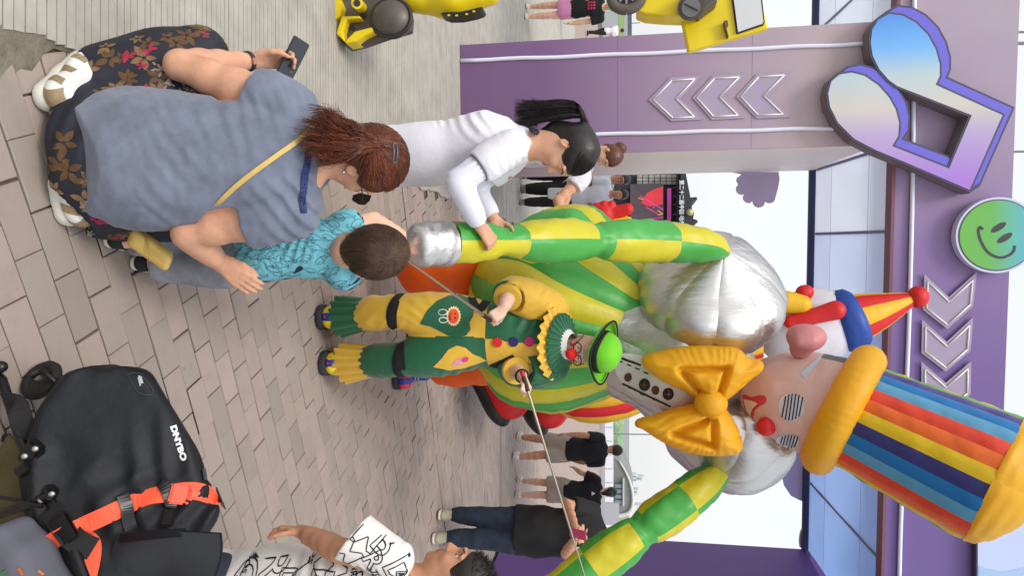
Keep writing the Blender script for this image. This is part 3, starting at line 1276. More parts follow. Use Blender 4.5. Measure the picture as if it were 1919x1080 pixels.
# ---- pale blue board at the top right, dark rods standing on the beam
bl = [AP(x, y, -.1) for x, y in [(1832, 1000), (1832, 1130), (2010, 1130), (2010, 1010), (1990, 975), (1960, 955), (1930, 946), (1904, 950), (1880, 962), (1858, 985)]]
if sum(bl[i][0] * bl[(i + 1) % len(bl)][1] - bl[(i + 1) % len(bl)][0] * bl[i][1] for i in range(len(bl))) < 0:
    bl = bl[::-1]
bo = apart('cloud_sign', MB().prism(poly_off(bl, .012), (0, 0, 0), (1, 0, 0), (0, 0, 1), (0, 1, 0), -.02, -.1), M_NEDGE)
bo.parent = None
bo.matrix_basis = ARM
tag(bo, 'pale blue rounded board with dark outline at the far right of the crossbeam', 'cloud sign')
apart('face', MB().prism(bl, (0, 0, 0), (1, 0, 0), (0, 0, 1), (0, 1, 0), -.08, -.105), mat('pale_blue_print', (188, 202, 238), .45, gain=1.1), bo)
wv = [AP(x, y, -.1) for x, y in [(1834, 1060), (1834, 1130), (2000, 1130), (1990, 1062), (1950, 1070), (1919, 1064), (1880, 1072), (1850, 1066)]]
if sum(wv[i][0] * wv[(i + 1) % len(wv)][1] - wv[(i + 1) % len(wv)][0] * wv[i][1] for i in range(len(wv))) < 0:
    wv = wv[::-1]
apart('wave', MB().prism(wv, (0, 0, 0), (1, 0, 0), (0, 0, 1), (0, 1, 0), -.1, -.108), mat('pale_blue_wave', (160, 192, 228), .45, gain=1.1), bo)
for y_, r_, lab in ((59, .012, 'thin pale rod standing on the crossbeam, nearer the left edge'), (80, .018, 'dark rod standing on the crossbeam next to the thin one'), (283, .012, 'thin grey rod standing on the crossbeam above the music note')):
    s_, _ = AP(1905, y_, .6)
    o = apart('rod', MB().tube([A3(s_, .6, AR_ZT), A3(s_ + .02, .6, AR_ZT + 1.2)], r_, 8), mat('rod_steel', (128, 134, 140), .5))
    o.parent = None
    o.matrix_basis = ARM
    tag(o, lab, 'rod')
# ================================================================== FIGURES
def skin_mat(name, c, gain=1.0):
    return mat(name, c, .55, gain=gain, var=.11, vscale=22, sss=.06, spec=.35, fine=.3, fscale=420, bump=.12, bscale=60, bdist=.004)


SK_WARM = skin_mat('skin_warm', (206, 156, 128))
SK_LIGHT = skin_mat('skin_light', (222, 176, 150))
SK_TAN = skin_mat('skin_tan', (190, 138, 108))
SK_PALE = skin_mat('skin_pale', (222, 184, 164))
M_EYE = mat('eye_white', (225, 220, 214), .25)
M_IRIS = mat('eye_dark', (32, 22, 18), .2)
M_LIP = mat('lip', (186, 104, 96), .45)
M_BLKHAIR = mat('hair_black', (30, 25, 25), .42, var=.35, vscale=30, stretch=(1, 1, 1))
M_BRNHAIR = mat('hair_brown', (66, 48, 38), .45, var=.3, vscale=30)
M_REDHAIR = mat('hair_auburn', (112, 58, 38), .42, var=.35, vscale=26, var2=(66, 34, 26))
M_BUNHAIR = mat('hair_chestnut', (92, 50, 36), .45, var=.3, vscale=30)


def perp(v, a):
    v, a = np.asarray(v, float), unit(a)
    return unit(v - a * (v @ a))


def rot(v, axis, ang):
    a = unit(axis)
    v = np.asarray(v, float)
    return v * math.cos(ang) + np.cross(a, v) * math.sin(ang) + a * (a @ v) * (1 - math.cos(ang))


def head(S, c, f, u, s=1.0, neck=None, k=.018, face=True):
    """Head about c, looking along f, crown along u; s = size (1 = 22 cm)."""
    c = np.asarray(c, float)
    f = unit(f)
    u = perp(u, f)
    r = np.cross(f, u)
    ax = (r, f, u)
    S.ell(c + u * .022 * s - f * .014 * s, (.074 * s, .094 * s, .092 * s), ax, k)
    S.ell(c - u * .02 * s + f * .036 * s, (.060 * s, .054 * s, .082 * s), ax, k)
    S.ell(c - u * .066 * s + f * .034 * s, (.047 * s, .052 * s, .044 * s), ax, k)
    if face:
        S.ell(c - u * .094 * s + f * .066 * s, (.020 * s, .018 * s, .016 * s), ax, k * .8)
        for q in (-1, 1):
            S.ell(c + r * q * .030 * s + f * .096 * s + u * .012 * s, (.017 * s, .013 * s, .010 * s), ax, .01 * s, 's')
            S.ell(c + r * q * .034 * s - u * .026 * s + f * .066 * s, (.022 * s, .02 * s, .02 * s), ax, k)
            S.cap(c + r * q * .012 * s + f * .087 * s + u * .03 * s, c + r * q * .046 * s + f * .074 * s + u * .032 * s, .010 * s, .008 * s, .01 * s)
        S.cap(c + f * .084 * s + u * .012 * s, c + f * .104 * s - u * .022 * s, .009 * s, .0125 * s, .010 * s)
        S.ell(c + f * .094 * s - u * .026 * s, (.017 * s, .010 * s, .009 * s), ax, .008 * s)
        S.ell(c + f * .082 * s - u * .052 * s, (.023 * s, .012 * s, .006 * s), ax, .006 * s)
        S.ell(c + f * .080 * s - u * .062 * s, (.020 * s, .012 * s, .007 * s), ax, .006 * s)
    for q in (-1, 1):
        e = c + r * q * .075 * s - f * .012 * s - u * .008 * s
        S.ell(e, (.009 * s, .018 * s, .030 * s), (unit(r - f * .35 * q), unit(f + r * .35 * q), u), .008 * s)
        S.ell(e + r * q * .006 * s + f * .003 * s, (.004 * s, .009 * s, .016 * s), ax, .004 * s, 's')
    if neck is not None:
        S.cap(np.asarray(neck, float), c - u * .06 * s - f * .018 * s, .056 * s, .052 * s, .03 * s)
    return ax


def eyes(parent, c, f, u, s=1.0, closed=0.0):
    c = np.asarray(c, float)
    f = unit(f)
    u = perp(u, f)
    r = np.cross(f, u)
    for q in (-1, 1):
        e = c + r * q * .030 * s + f * .0695 * s + u * .011 * s - r * q * .0
        b = MB().ball(e, .0112 * s, 12, 8).build('eye', M_EYE, parent, smooth='all')
        MB().ball(e + f * .0078 * s - u * .002 * s, (.0058 * s, .0042 * s, .0058 * s), 10, 6, (r, f, u)).build('iris', M_IRIS, b, smooth='all')


def brows_lips(parent, body, c, f, u, s=1.0, hairm=None):
    c = np.asarray(c, float)
    f = unit(f)
    u = perp(u, f)
    r = np.cross(f, u)
    bv = bvh_of(body)
    pr = Print(bv, c + f * .2 * s, r, u, f, .0012 * s, .3)
    for q in (-1, 1):
        pr.line(spline([(q * .014 * s, .030 * s), (q * .030 * s, .036 * s), (q * .048 * s, .029 * s)], 8), .006 * s)
    pr.build('eyebrows', hairm or M_BLKHAIR, parent)
    pl = Print(bv, c + f * .2 * s, r, u, f, .0009 * s, .3)
    pl.poly([(-.024 * s, -.056 * s), (-.008 * s, -.047 * s), (0, -.049 * s), (.008 * s, -.047 * s), (.024 * s, -.056 * s), (.010 * s, -.067 * s), (-.010 * s, -.067 * s)], .006 * s)
    pl.build('lips', M_LIP, parent)


def hand(S, w, d, n, t, hl=.175, curl=(.35, .35, .3), spread=.06, k=.006, thumb=(.55, .6, .25), tcurl=.3, fat=1.0):
    """Hand on wrist w: fingers along d, palm facing n, thumb on side t. Curl in radians at the three finger joints."""
    w, d = np.asarray(w, float), unit(d)
    n = perp(n, d)
    t = unit(np.asarray(t, float) - d * (np.asarray(t) @ d) - n * (np.asarray(t) @ n))
    pl, wd = .50 * hl, .215 * hl * fat
    for q in (-.75, -.25, .25, .75):
        S.cap(w + t * wd * q * .55 + d * .02 * hl, w + d * pl * (1 - .04 * abs(q) - (.05 if q < 0 else 0)) + t * wd * q, .068 * hl * fat, .066 * hl * fat, k * 2)
    S.cap(w - d * .05 * hl, w + d * .12 * hl, .14 * hl * fat, .13 * hl * fat, .012, t, .75)
    S.ell(w + d * .2 * hl + t * wd * .7 + n * .035 * hl, (.09 * hl, .17 * hl, .075 * hl), (t, d, n), k * 2)
    for q, ln, rr in ((.78, .40, .048), (.27, .445, .050), (-.25, .415, .047), (-.75, .325, .041)):
        p = w + d * pl * .97 + t * wd * q - n * .005 * hl
        dd = rot(d, n, 0)
        dd = unit(d + t * spread * q)
        axs = np.cross(dd, n)
        r0 = rr * hl * fat
        for a, fr_, r1 in ((curl[0], .46, .95), (curl[1], .30, .86), (curl[2], .24, .74)):
            dd = unit(rot(dd, axs, a))
            e = p + dd * ln * hl * fr_
            S.cap(p, e, r0, rr * hl * r1 * fat, k)
            p, r0 = e, rr * hl * r1 * fat
    p = w + d * .13 * hl + t * wd * .75 + n * .02 * hl
    dd = unit(d * thumb[0] + t * thumb[1] + n * thumb[2])
    axs = np.cross(dd, unit(d * .8 - t * .8 + n * .5))
    r0 = .066 * hl * fat
    for ln, a, r1 in ((.24, 0, .058), (.18, tcurl, .052), (.14, tcurl, .040)):
        dd = rot(dd, axs, a)
        e = p + dd * ln * hl
        S.cap(p, e, r0, r1 * hl * fat, k)
        p, r0 = e, r1 * hl * fat


def along(pts, t0, t1, n=10):
    """Points on a polyline between fractions t0 and t1 of its joints (0..len-1)."""
    pts = [np.asarray(p, float) for p in pts]
    out = []
    for q in np.linspace(t0, t1, n):
        i = min(int(q), len(pts) - 2)
        out.append(lerp(pts[i], pts[i + 1], q - i))
    return out


def limb(S, joints, radii, t0, t1, off=0.0, k=.02, flare=0.0, n=9, end_cut=True):
    """Tapered limb through joints; radii = [(t, r)]; cut flat at t1 when it is a sleeve or trouser leg."""
    ps = along(joints, t0, t1, n)
    ts = np.linspace(t0, t1, n)
    rr = [float(np.interp(q, [a for a, _ in radii], [b for _, b in radii])) + off + flare * (q - t0) / (t1 - t0) for q in ts]
    S.chain(ps, rr, k)
    if end_cut:
        d = unit(ps[-1] - ps[-2])
        S.cut(ps[-1], d, ps[-1] + d * rr[-1] * .6, rr[-1] * 1.45)


ARM_R = [(0, .050), (.45, .047), (.9, .040), (1.0, .040), (1.25, .042), (1.6, .035), (2, .027)]
LEG_R = [(0, .088), (.5, .074), (.92, .057), (1.0, .056), (1.3, .058), (1.6, .046), (2, .036)]


def scaled(R, s):
    return [(a, b * s) for a, b in R]


def shoe(parent, heel, toe, s=1.0, mats=None, up=(0, 0, 1), h=.075, sole=.03, w=.045, vox=.006, name='shoe', ankle=.085):
    """Trainer from heel point to toe point (both on the ground): upper with collar, separate sole."""
    heel, toe = np.asarray(heel, float), np.asarray(toe, float)
    u = unit(up)
    d = perp(toe - heel, u)
    L = np.linalg.norm(toe - heel)
    r = np.cross(d, u)
    S = Sdf(vox)
    b = heel + d * .04 * s + u * (sole + .02) * s
    S.cap(b, heel + d * L * .75 + u * (sole + .016) * s, .040 * s, w * s, .02 * s, r, .8)
    S.cap(heel + d * L * .62 + u * (sole + .014) * s, heel + d * (L - .04 * s) + u * (sole + .008) * s, w * s, .038 * s, .02 * s, r, .75)
    S.cap(heel + d * .055 * s + u * (sole + .02) * s, heel + d * .062 * s + u * (sole + ankle * .75) * s, .042 * s, .040 * s, .03 * s)
    S.cap(heel + d * .1 * s + u * (sole + ankle * .55) * s, heel + d * L * .6 + u * (sole + .03) * s, .036 * s, .034 * s, .03 * s)
    S.cut(heel + u * (sole - .004) * s, -u)
    S.cut(heel + d * .055 * s + u * (sole + ankle * .82) * s, u)
    o = S.build(name, mats[0], parent)
    T = Sdf(vox)
    T.cap(heel + d * .042 * s + u * sole * .5 * s, heel + d * L * .5 + u * sole * .5 * s, .042 * s, .040 * s, .02 * s)
    T.cap(heel + d * L * .5 + u * sole * .5 * s, heel + d * (L - .047 * s) + u * sole * .5 * s, .042 * s, .046 * s, .02 * s)
    T.cut(heel + u * sole * s, u)
    T.cut(heel + u * .002, -u)
    T.build('sole', mats[1], o)
    return o


def strand_mesh(name, paths, r, m, parent, sides=3, taper=.35):
    """Many thin tapered hairs as one mesh."""
    vs, fs = [], []
    for p in paths:
        p = np.asarray(p, float)
        n = len(p)
        t = np.gradient(p, axis=0)
        t /= np.linalg.norm(t, axis=1)[:, None] + 1e-9
        a = np.cross(t, np.array([.31, .52, .79]))
        a /= np.linalg.norm(a, axis=1)[:, None] + 1e-9
        b = np.cross(t, a)
        rr = (r * (1 - (1 - taper) * np.linspace(0, 1, n) ** 1.5))[:, None]
        k = len(vs)
        ring = [p + (a * math.cos(2 * PI * q / sides) + b * math.sin(2 * PI * q / sides)) * rr for q in range(sides)]
        vs += list(np.stack(ring, 1).reshape(-1, 3))
        for i in range(n - 1):
            for q in range(sides):
                q2 = (q + 1) % sides
                fs.append((k + i * sides + q, k + i * sides + q2, k + (i + 1) * sides + q2, k + (i + 1) * sides + q))
    return mesh(name, vs, fs, m, parent, True)


def scalp_paths(c, ax, rad, pole, n, spread, steps=12, rng=None, lift=(1.0, 1.035), keep=None, wig=.02):
    """Hairs lying on an ellipsoid, combed from scattered points towards `pole` (unit direction in head axes)."""
    rng = rng or RNG
    out = []
    A = np.array(ax)
    pole = unit(pole)
    tries = 0
    while len(out) < n and tries < n * 30:
        tries += 1
        q = unit(rng.normal(size=3))
        if keep is not None and not keep(q):
            continue
        ang = math.acos(max(-1, min(1, q @ pole)))
        if ang < .08:
            continue
        g = rng.uniform(*lift)
        e1 = q + rng.normal(size=3) * spread * .3
        pth = []
        wv = rng.normal(size=3) * wig
        for t in np.linspace(0, 1, steps):
            v = unit(math.sin((1 - t) * ang) * q + math.sin(t * ang) * pole) if ang < 3.0 else unit(lerp(q, pole, t))
            v = unit(v + wv * math.sin(t * PI))
            pth.append(c + A.T @ (v * np.asarray(rad) * (g + .006 * math.sin(t * 9 + g * 300))))
        out.append(np.array(pth))
    return out


def stand(loc, h, face, arms=((.05, .15, .06), (.05, .15, .06)), step=0.0, lean=0.0, hd=None, spread=.06, bend=0.0):
    """Joints of a standing or walking figure. loc = ground point, face = direction it faces, step = stride (m),
    arms = for left, right: (swing forward, elbow bend, out)."""
    loc = np.asarray(loc, float)
    f = unit(A3(face[0], face[1], 0))
    u = A3(0, 0, 1)
    r = np.cross(f, u)
    J = {'h': h, 'f': f, 'r': r}
    hip = loc + u * .52 * h
    J['pelvis'] = hip
    tu = unit(u + f * lean)
    J['waist'] = hip + tu * .09 * h
    J['chest'] = hip + tu * .21 * h
    J['neck'] = hip + tu * .315 * h
    J['head'] = J['neck'] + unit(tu + f * .1) * .098 * h + f * .006 * h
    for q, sd in ((-1, 'l'), (1, 'r')):
        st = step * (1 if sd == 'l' else -1)
        J['hip_' + sd] = hip + r * q * .052 * h - u * .015 * h
        an = loc + r * q * spread * h * .9 + f * st / 2 + u * .042 * h
        if st < 0:
            an = an + u * .03 * abs(st)
        J['ankle_' + sd] = an
        J['knee_' + sd] = lerp(J['hip_' + sd], an, .52) + f * (.012 * h + abs(step) * .06 + bend)
        sh = J['neck'] - tu * .028 * h + r * q * .115 * h
        J['sh_' + sd] = sh
        sw, eb, ou = arms[0 if sd == 'l' else 1]
        d = unit(-u * math.cos(sw) + f * math.sin(sw) + r * q * ou)
        J['el_' + sd] = sh + d * .172 * h
        d2 = unit(-u * math.cos(sw + eb) + f * math.sin(sw + eb) + r * q * ou * .3)
        J['wr_' + sd] = J['el_' + sd] + d2 * .145 * h
        J['hd_' + sd] = d2
        J['toe_' + sd] = f
    J['hf'] = unit(f if hd is None else hd)
    J['hu'] = tu
    return J


def torso(S, J, s, off=0.0, wide=1.0, k=.05, low=True):
    r = J.get('tr', J.get('r'))
    fl = .68
    S.cap(J['pelvis'], J['waist'], (.148 * s * wide + off), (.128 * s * wide + off), k, r, fl + .08)
    S.cap(J['waist'], J['chest'], (.128 * s * wide + off), (.150 * s * wide + off), k, r, fl + .04)
    S.cap(J['chest'], lerp(J['chest'], J['neck'], .62), (.150 * s * wide + off), (.112 * s * wide + off), k, r, fl)
    S.cap(J['sh_l'], J['sh_r'], .050 * s + off, .050 * s + off, k)


def figure(name, J, label, group=None, skin=SK_WARM, vox=.012, hs=None, top=None, bottom=None, shoes=None, hair=None, wide=1.0,
           sleeve=.55, leg_to=1.0, hem=.02, face=True, hair_style='short', hands=None, cat='person', curl=(.35, .35, .3), leg_flare=.0, loc=None):
    """A clothed figure: one body mesh, clothes, hair and shoes as its children."""
    h = J['h']
    s = h / 1.7
    root = thing(name, loc if loc is not None else lerp(J['ankle_l'], J['ankle_r'], .5) * A3(1, 1, 0), label, cat, group)
    S = Sdf(vox)
    torso(S, J, s, 0, wide)
    for sd in 'lr':
        limb(S, [J['sh_' + sd], J['el_' + sd], J['wr_' + sd]], scaled(ARM_R, s), 0, 2, 0, .02 * s, end_cut=False)
        limb(S, [J['hip_' + sd], J['knee_' + sd], J['ankle_' + sd]], scaled(LEG_R, s * (1 + (wide - 1) * .5)), 0, 2, 0, .03 * s, end_cut=False)
        an = J['ankle_' + sd]
        S.cap(an - A3(0, 0, .012 * s), an + J['toe_' + sd] * .11 * s - A3(0, 0, .03 * s), .034 * s, .026 * s, .02 * s)
        q = -1 if sd == 'l' else 1
        hd = J['hd_' + sd]
        hn = J.get('hn_' + sd, -J['r'] * q)
        ht = J.get('ht_' + sd, J['f'])
        hand(S, J['wr_' + sd], hd, hn, ht, .108 * h, J.get('hc_' + sd, curl), k=.006 * s)
    hsz = hs or s
    head(S, J['head'], J['hf'], J['hu'], hsz, J['neck'] - A3(0, 0, .02 * s), face=face)
    body = S.build('body', skin, root)
    hax = (np.cross(J['hf'], perp(J['hu'], J['hf'])), unit(J['hf']), perp(J['hu'], J['hf']))
    if top is not None:
        T = Sdf(vox)
        torso(T, J, s, .014 * s, wide)
        T.cap(J['pelvis'] - A3(0, 0, hem), J['pelvis'] + A3(0, 0, .05 * s), .158 * s * wide + .008, .150 * s * wide + .008, .04, J['r'], .8)
        for sd in 'lr':
            limb(T, [J['sh_' + sd], J['el_' + sd], J['wr_' + sd]], scaled(ARM_R, s), 0, sleeve, .014 * s, .03 * s, flare=.012 * s)
        T.cut(J['pelvis'] - A3(0, 0, hem + .03), (0, 0, -1))
        T.ell(J['neck'] + J['f'] * .012 * s + A3(0, 0, .012 * s), (.074 * s, .07 * s, .05 * s), None, .006, 's')
        wv_ = J.get('seed', 1)
        T.mod(lambda p: .0045 * s * wob(p, 4.0 / s, wv_) * 1.0 + .003 * s * wob(p, 9.0 / s, wv_ + 1))
        J['top_obj'] = T.build('shirt', top, root)
    if bottom is not None:
        B = Sdf(vox)
        B.cap(J['pelvis'] - A3(0, 0, .02 * s), J['pelvis'] + A3(0, 0, .06 * s), .150 * s * wide, .142 * s * wide, .04, J['r'], .78)
        for sd in 'lr':
            limb(B, [J['hip_' + sd], J['knee_' + sd], J['ankle_' + sd]], scaled(LEG_R, s * (1 + (wide - 1) * .5)), 0, leg_to, .014 * s, .04 * s, flare=leg_flare)
        B.mod(lambda p: .004 * s * wob(p, 6.0 / s, 5))
        J['bottom_obj'] = B.build('trousers' if leg_to > 1.3 else 'shorts', bottom, root)
    if shoes is not None:
        for sd in 'lr':
            an = J['ankle_' + sd]
            t = J['toe_' + sd]
            g = A3(an[0], an[1], max(0, an[2] - .06 * s))
            shoe(root, g - t * .05 * s, g + t * .20 * s, s, shoes, vox=max(.007, vox * .8))
    if hair is not None:
        c, (r_, f_, u_) = J['head'], hax
        H = Sdf(min(vox, .01))
        H.ell(c + u_ * .03 * hsz - f_ * .018 * hsz, (.083 * hsz, .100 * hsz, .094 * hsz), hax, .01)
        if hair_style == 'short':
            H.cut(c - u_ * .03 * hsz, -u_ + f_ * .0)
            H.ell(c + f_ * .10 * hsz - u_ * .035 * hsz, (.10 * hsz, .085 * hsz, .085 * hsz), hax, .01, 's')
        elif hair_style == 'bald':
            H.cut(c + u_ * .045 * hsz, u_ * .7 + f_ * .2)
            H.cut(c - u_ * .03 * hsz, -u_)
            H.ell(c + f_ * .10 * hsz - u_ * .035 * hsz, (.10 * hsz, .085 * hsz, .1 * hsz), hax, .01, 's')
        else:
            H.cap(c - u_ * .0 * hsz - f_ * .06 * hsz, c - u_ * .06 * hsz - f_ * .06 * hsz, .06 * hsz, .04 * hsz, .02)
            H.ell(c + f_ * .105 * hsz - u_ * .035 * hsz, (.085 * hsz, .085 * hsz, .085 * hsz), hax, .01, 's')
        H.mod(lambda p: .002 * wob(p, 22, 3))
        ho = H.build('hair', hair, root)
        if hair_style == 'ponytail':
            tie = c + u_ * .02 * hsz - f_ * .115 * hsz
            Q = Sdf(min(vox, .01))
            pth = spline([tie + f_ * .02, tie - f_ * .03 * hsz + u_ * .0, tie - f_ * .04 * hsz - u_ * .08 * hsz, tie - f_ * .02 * hsz - u_ * .17 * hsz], 8)
            Q.chain(list(pth), [.016, .026, .03, .032, .03, .026, .018, .01], .02)
            Q.build('ponytail', hair, ho)
        elif hair_style == 'bun':
            MB().ball(c + u_ * .04 * hsz - f_ * .12 * hsz, (.052 * hsz, .05 * hsz, .058 * hsz), 16, 12, hax).build('bun', hair, ho, smooth='all')
    if face:
        eyes(root, J['head'], J['hf'], J['hu'], hsz)
        if vox < .0125:
            brows_lips(root, body, J['head'], J['hf'], J['hu'], hsz, hair)
    J['body'], J['root'] = body, root
    return root


def onto(bvh, x, y, off=.003):
    """Point of an already built surface that the survey pixel (x, y) shows, lifted by off along its normal."""
    d = Vector(ray(x, y)).normalized()
    h = bvh.ray_cast(Vector((0, 0, CAM_H)), d, 40)
    if h[0] is None:
        return None, None
    n = h[1] if h[1].dot(d) < 0 else -h[1]
    return np.array(h[0] + n * off), np.array(n)


def band_on(name, bvh, pix, w, m, parent, off=.004, thick=.002, n=30):
    """A flat strap lying on a surface along survey pixels."""
    pts, ns = [], []
    for x, y in spline(pix, n):
        p, q = onto(bvh, x, y, off)
        if p is not None:
            pts.append(p)
            ns.append(q)
    return ribbon(name, pts, ns, w, m, parent, thick)


def ribbon(name, pts, ns, w, m, parent, thick=.002):
    pts, ns = np.array(pts), np.array(ns)
    for _ in range(7):
        ns[1:-1] = (ns[:-2] + ns[1:-1] * 2 + ns[2:]) / 4
        pts[1:-1] = (pts[:-2] + pts[1:-1] * 2 + pts[2:]) / 4
    vs, fs = [], []
    k = len(pts)
    ws = w if isinstance(w, (list, np.ndarray)) else [w] * k
    for i in range(k):
        t = unit(pts[min(i + 1, k - 1)] - pts[max(i - 1, 0)])
        nn = perp(ns[i], t)
        sd = np.cross(t, nn)
        for a, b in ((-1, -1), (1, -1), (1, 1), (-1, 1)):
            vs.append(pts[i] + sd * a * ws[i] / 2 + nn * b * thick / 2)
    for i in range(k - 1):
        for q in range(4):
            q2 = (q + 1) % 4
            fs.append((i * 4 + q, i * 4 + q2, i * 4 + 4 + q2, i * 4 + 4 + q))
    fs += [(3, 2, 1, 0), tuple((k - 1) * 4 + q for q in range(4))]
    o = mesh(name, vs, fs, m, parent)
    bm = bmesh.new()
    bm.from_mesh(o.data)
    bmesh.ops.recalc_face_normals(bm, faces=bm.faces[:])
    bm.to_mesh(o.data)
    bm.free()
    return o


def folds(across, wl, amp, seed, warp=1.4, along_=None, low=1.5):
    """Cloth folds: ridges running across the direction `across`."""
    a = unit(across)

    def fn(p):
        ph = (p[0] * a[0] + p[1] * a[1] + p[2] * a[2]) * 2 * PI / wl + warp * 2.2 * wob(p, low, seed)
        g = .12 + .9 * wob(p, low * 1.3, seed + 9)
        return amp * (np.abs(np.sin(ph)) ** 1.5 - .5) * np.clip(g, 0, 1.2)
    return fn


def scatter_on(o, n, rng, front=None):
    """Random surface points with normals of a mesh object (world coordinates as built)."""
    me = o.data
    ce = np.empty(len(me.polygons) * 3, np.float32)
    no = np.empty(len(me.polygons) * 3, np.float32)
    ar = np.empty(len(me.polygons), np.float32)
    me.polygons.foreach_get('center', ce)
    me.polygons.foreach_get('normal', no)
    me.polygons.foreach_get('area', ar)
    ce, no = ce.reshape(-1, 3), no.reshape(-1, 3)
    i = rng.choice(len(ar), n, p=ar / ar.sum())
    return ce[i].astype(float), no[i].astype(float)
# ================================================================== SQUATTING WOMAN
M_BLUEKNIT = mat('washed_blue_jersey', (110, 118, 137), .9, var=.2, vscale=9, gain=1.0, sheen=.15, fine=.35, fscale=600, bump=.55, bscale=11, bdist=.012)
M_FLORAL = mat('navy_viscose', (23, 26, 40), .7, var=.25, vscale=12, gain=1.0, fine=.2, fscale=500)
M_LEAF = mat('print_bronze', (88, 62, 34), .75, var=.3, vscale=60)
M_LEAF2 = mat('print_gold', (118, 92, 62), .75, var=.3, vscale=60)
M_MAG = mat('print_magenta', (150, 28, 62), .75, var=.3, vscale=50)
M_MUM = mat('print_grey_bloom', (132, 122, 112), .75, var=.25, vscale=80)
M_WSHOE = mat('trainer_white', (226, 226, 222), .55, var=.05, vscale=20)
M_WSOLE = mat('trainer_sole', (214, 212, 202), .65, var=.06, vscale=20)
M_GOLD = mat('trainer_champagne', (158, 138, 108), .4, metal=.25, var=.15, vscale=90)
M_YLEATH = mat('mustard_leather', (206, 176, 98), .5, gain=.95, var=.08, vscale=20)
M_SEQ = mat('navy_sequins', (44, 60, 108), .25, metal=.6, var=.6, vscale=240, bump=.9, bscale=260, bdist=.004)

W = {'h': 1.62, 'r': A3(1, -.05, 0), 'f': A3(.05, 1, 0)}
W['pelvis'], W['waist'], W['chest'], W['neck'] = P(262, 300, 2.0), P(370, 300, 1.99), P(490, 297, 2.03), P(588, 300, 2.08)
W['sh_l'], W['sh_r'] = P(552, 206, 2.05), P(556, 396, 2.07)
W['el_l'], W['wr_l'] = P(338, 122, 2.0), P(474, 114, 2.25)
W['el_r'], W['wr_r'] = P(352, 438, 2.0), P(412, 492, 2.13)
W['hip_l'], W['knee_l'], W['ankle_l'] = P(235, 245, 2.02), P(372, 104, 2.16), P(150, 152, 1.98)
W['hip_r'], W['knee_r'], W['ankle_r'] = P(235, 355, 2.02), P(352, 398, 2.28), P(150, 388, 1.98)
hc = P(684, 303, 2.12)
hf, hu = unit(A3(.72, .62, -.30)), unit(A3(.12, .1, 1))

woman = thing('person', G(110, 280), 'squatting woman with auburn ponytail in blue T-shirt and dark floral trousers', 'person')
S = Sdf(.0055)
S.cap(W['pelvis'], W['waist'], .18, .165, .06, W['r'], .8)
S.cap(W['waist'], W['chest'], .165, .155, .06, W['r'], .72)
S.cap(W['chest'], lerp(W['chest'], W['neck'], .7), .15, .10, .05, W['r'], .66)
S.cap(W['sh_l'], W['sh_r'], .055, .055, .05)
for sd, rr in (('l', [(0, .058), (.5, .058), (.85, .050), (1, .046), (1.3, .046), (1.65, .036), (2, .026)]), ('r', [(0, .058), (.5, .058), (.85, .050), (1, .046), (1.3, .044), (1.65, .036), (2, .027)])):
    limb(S, [W['sh_' + sd], W['el_' + sd], W['wr_' + sd]], rr, 0, 2, 0, .02, end_cut=False)
    limb(S, [W['hip_' + sd], W['knee_' + sd], W['ankle_' + sd]], scaled(LEG_R, 1.0), 0, 2, 0, .03, end_cut=False)
wax = head(S, hc, hf, hu, 1.06, W['neck'] - A3(0, 0, .03))
# the hand holding the phone, the hand on the boy's hip
ph_c = P(548, 111, 2.31)
ph_l = unit(P(536, 146, 2.34) - P(570, 78, 2.34))
ph_w = perp(A3(-.25, .8, .5), ph_l)
ph_n = np.cross(ph_l, ph_w)
hand(S, W['wr_l'], unit(ph_c - ph_n * .02 - W['wr_l']), A3(.35, .1, .9), A3(-.9, -.3, .3), .180, (.30, .75, .75), thumb=(.85, .35, .35), tcurl=.35)
hand(S, W['wr_r'], unit(P(462, 532, 2.17) - W['wr_r']), A3(-.3, .8, -.2), A3(-.6, 0, .5), .172, (.12, .2, .2), thumb=(.9, .35, .0), spread=.01)
wbody = S.build('body', SK_WARM, woman)
eyes(woman, hc, hf, hu, 1.06)

T = Sdf(.006)
T.cap(P(205, 292, 1.97), P(280, 300, 1.97), .205, .208, .06, W['r'], .84)
T.cap(P(280, 300, 1.97), W['waist'], .208, .182, .06, W['r'], .84)
T.cap(W['waist'], W['chest'], .182, .168, .06, W['r'], .78)
T.cap(W['chest'], lerp(W['chest'], W['neck'], .72), .166, .105, .06, W['r'], .70)
T.cap(W['sh_l'], W['sh_r'], .066, .066, .05)
limb(T, [W['sh_l'], W['el_l'], W['wr_l']], [(0, .066), (.4, .070), (1, .07)], 0, .36, 0, .04)
limb(T, [W['sh_r'], W['el_r'], W['wr_r']], [(0, .066), (.46, .070), (1, .07)], 0, .46, 0, .04)
T.mod(folds(unit(P(300, 200, 2) - P(420, 300, 2)), .30, .007, 21, 1.3, low=1.1))
T.mod(folds(unit(P(380, 420, 2) - P(520, 330, 2)), .10, .010, 51, .9, low=1.5), P(440, 370, 1.9), .26)
T.mod(folds(unit(A3(-.5, 0, 1)), .09, .006, 35, 1.2, low=2.0), P(480, 200, 1.95), .2)
T.mod(lambda p: .003 * wob(p, 9, 4) + .0016 * wob(p, 22, 5))
hemp = P(160, 250, 1.80)
T.cut(hemp, unit(hemp - P(262, 268, 1.95)) * A3(1, .7, 1) + A3(.10, 0, 0))
T.ell(P(640, 346, 2.07), (.105, .13, .072), (unit(A3(1, 0, -.12)), A3(0, 1, 0), unit(A3(.12, 0, 1))), .004, 's')
wshirt = T.build('shirt', M_BLUEKNIT, woman)
bsh = bvh_of(wshirt)

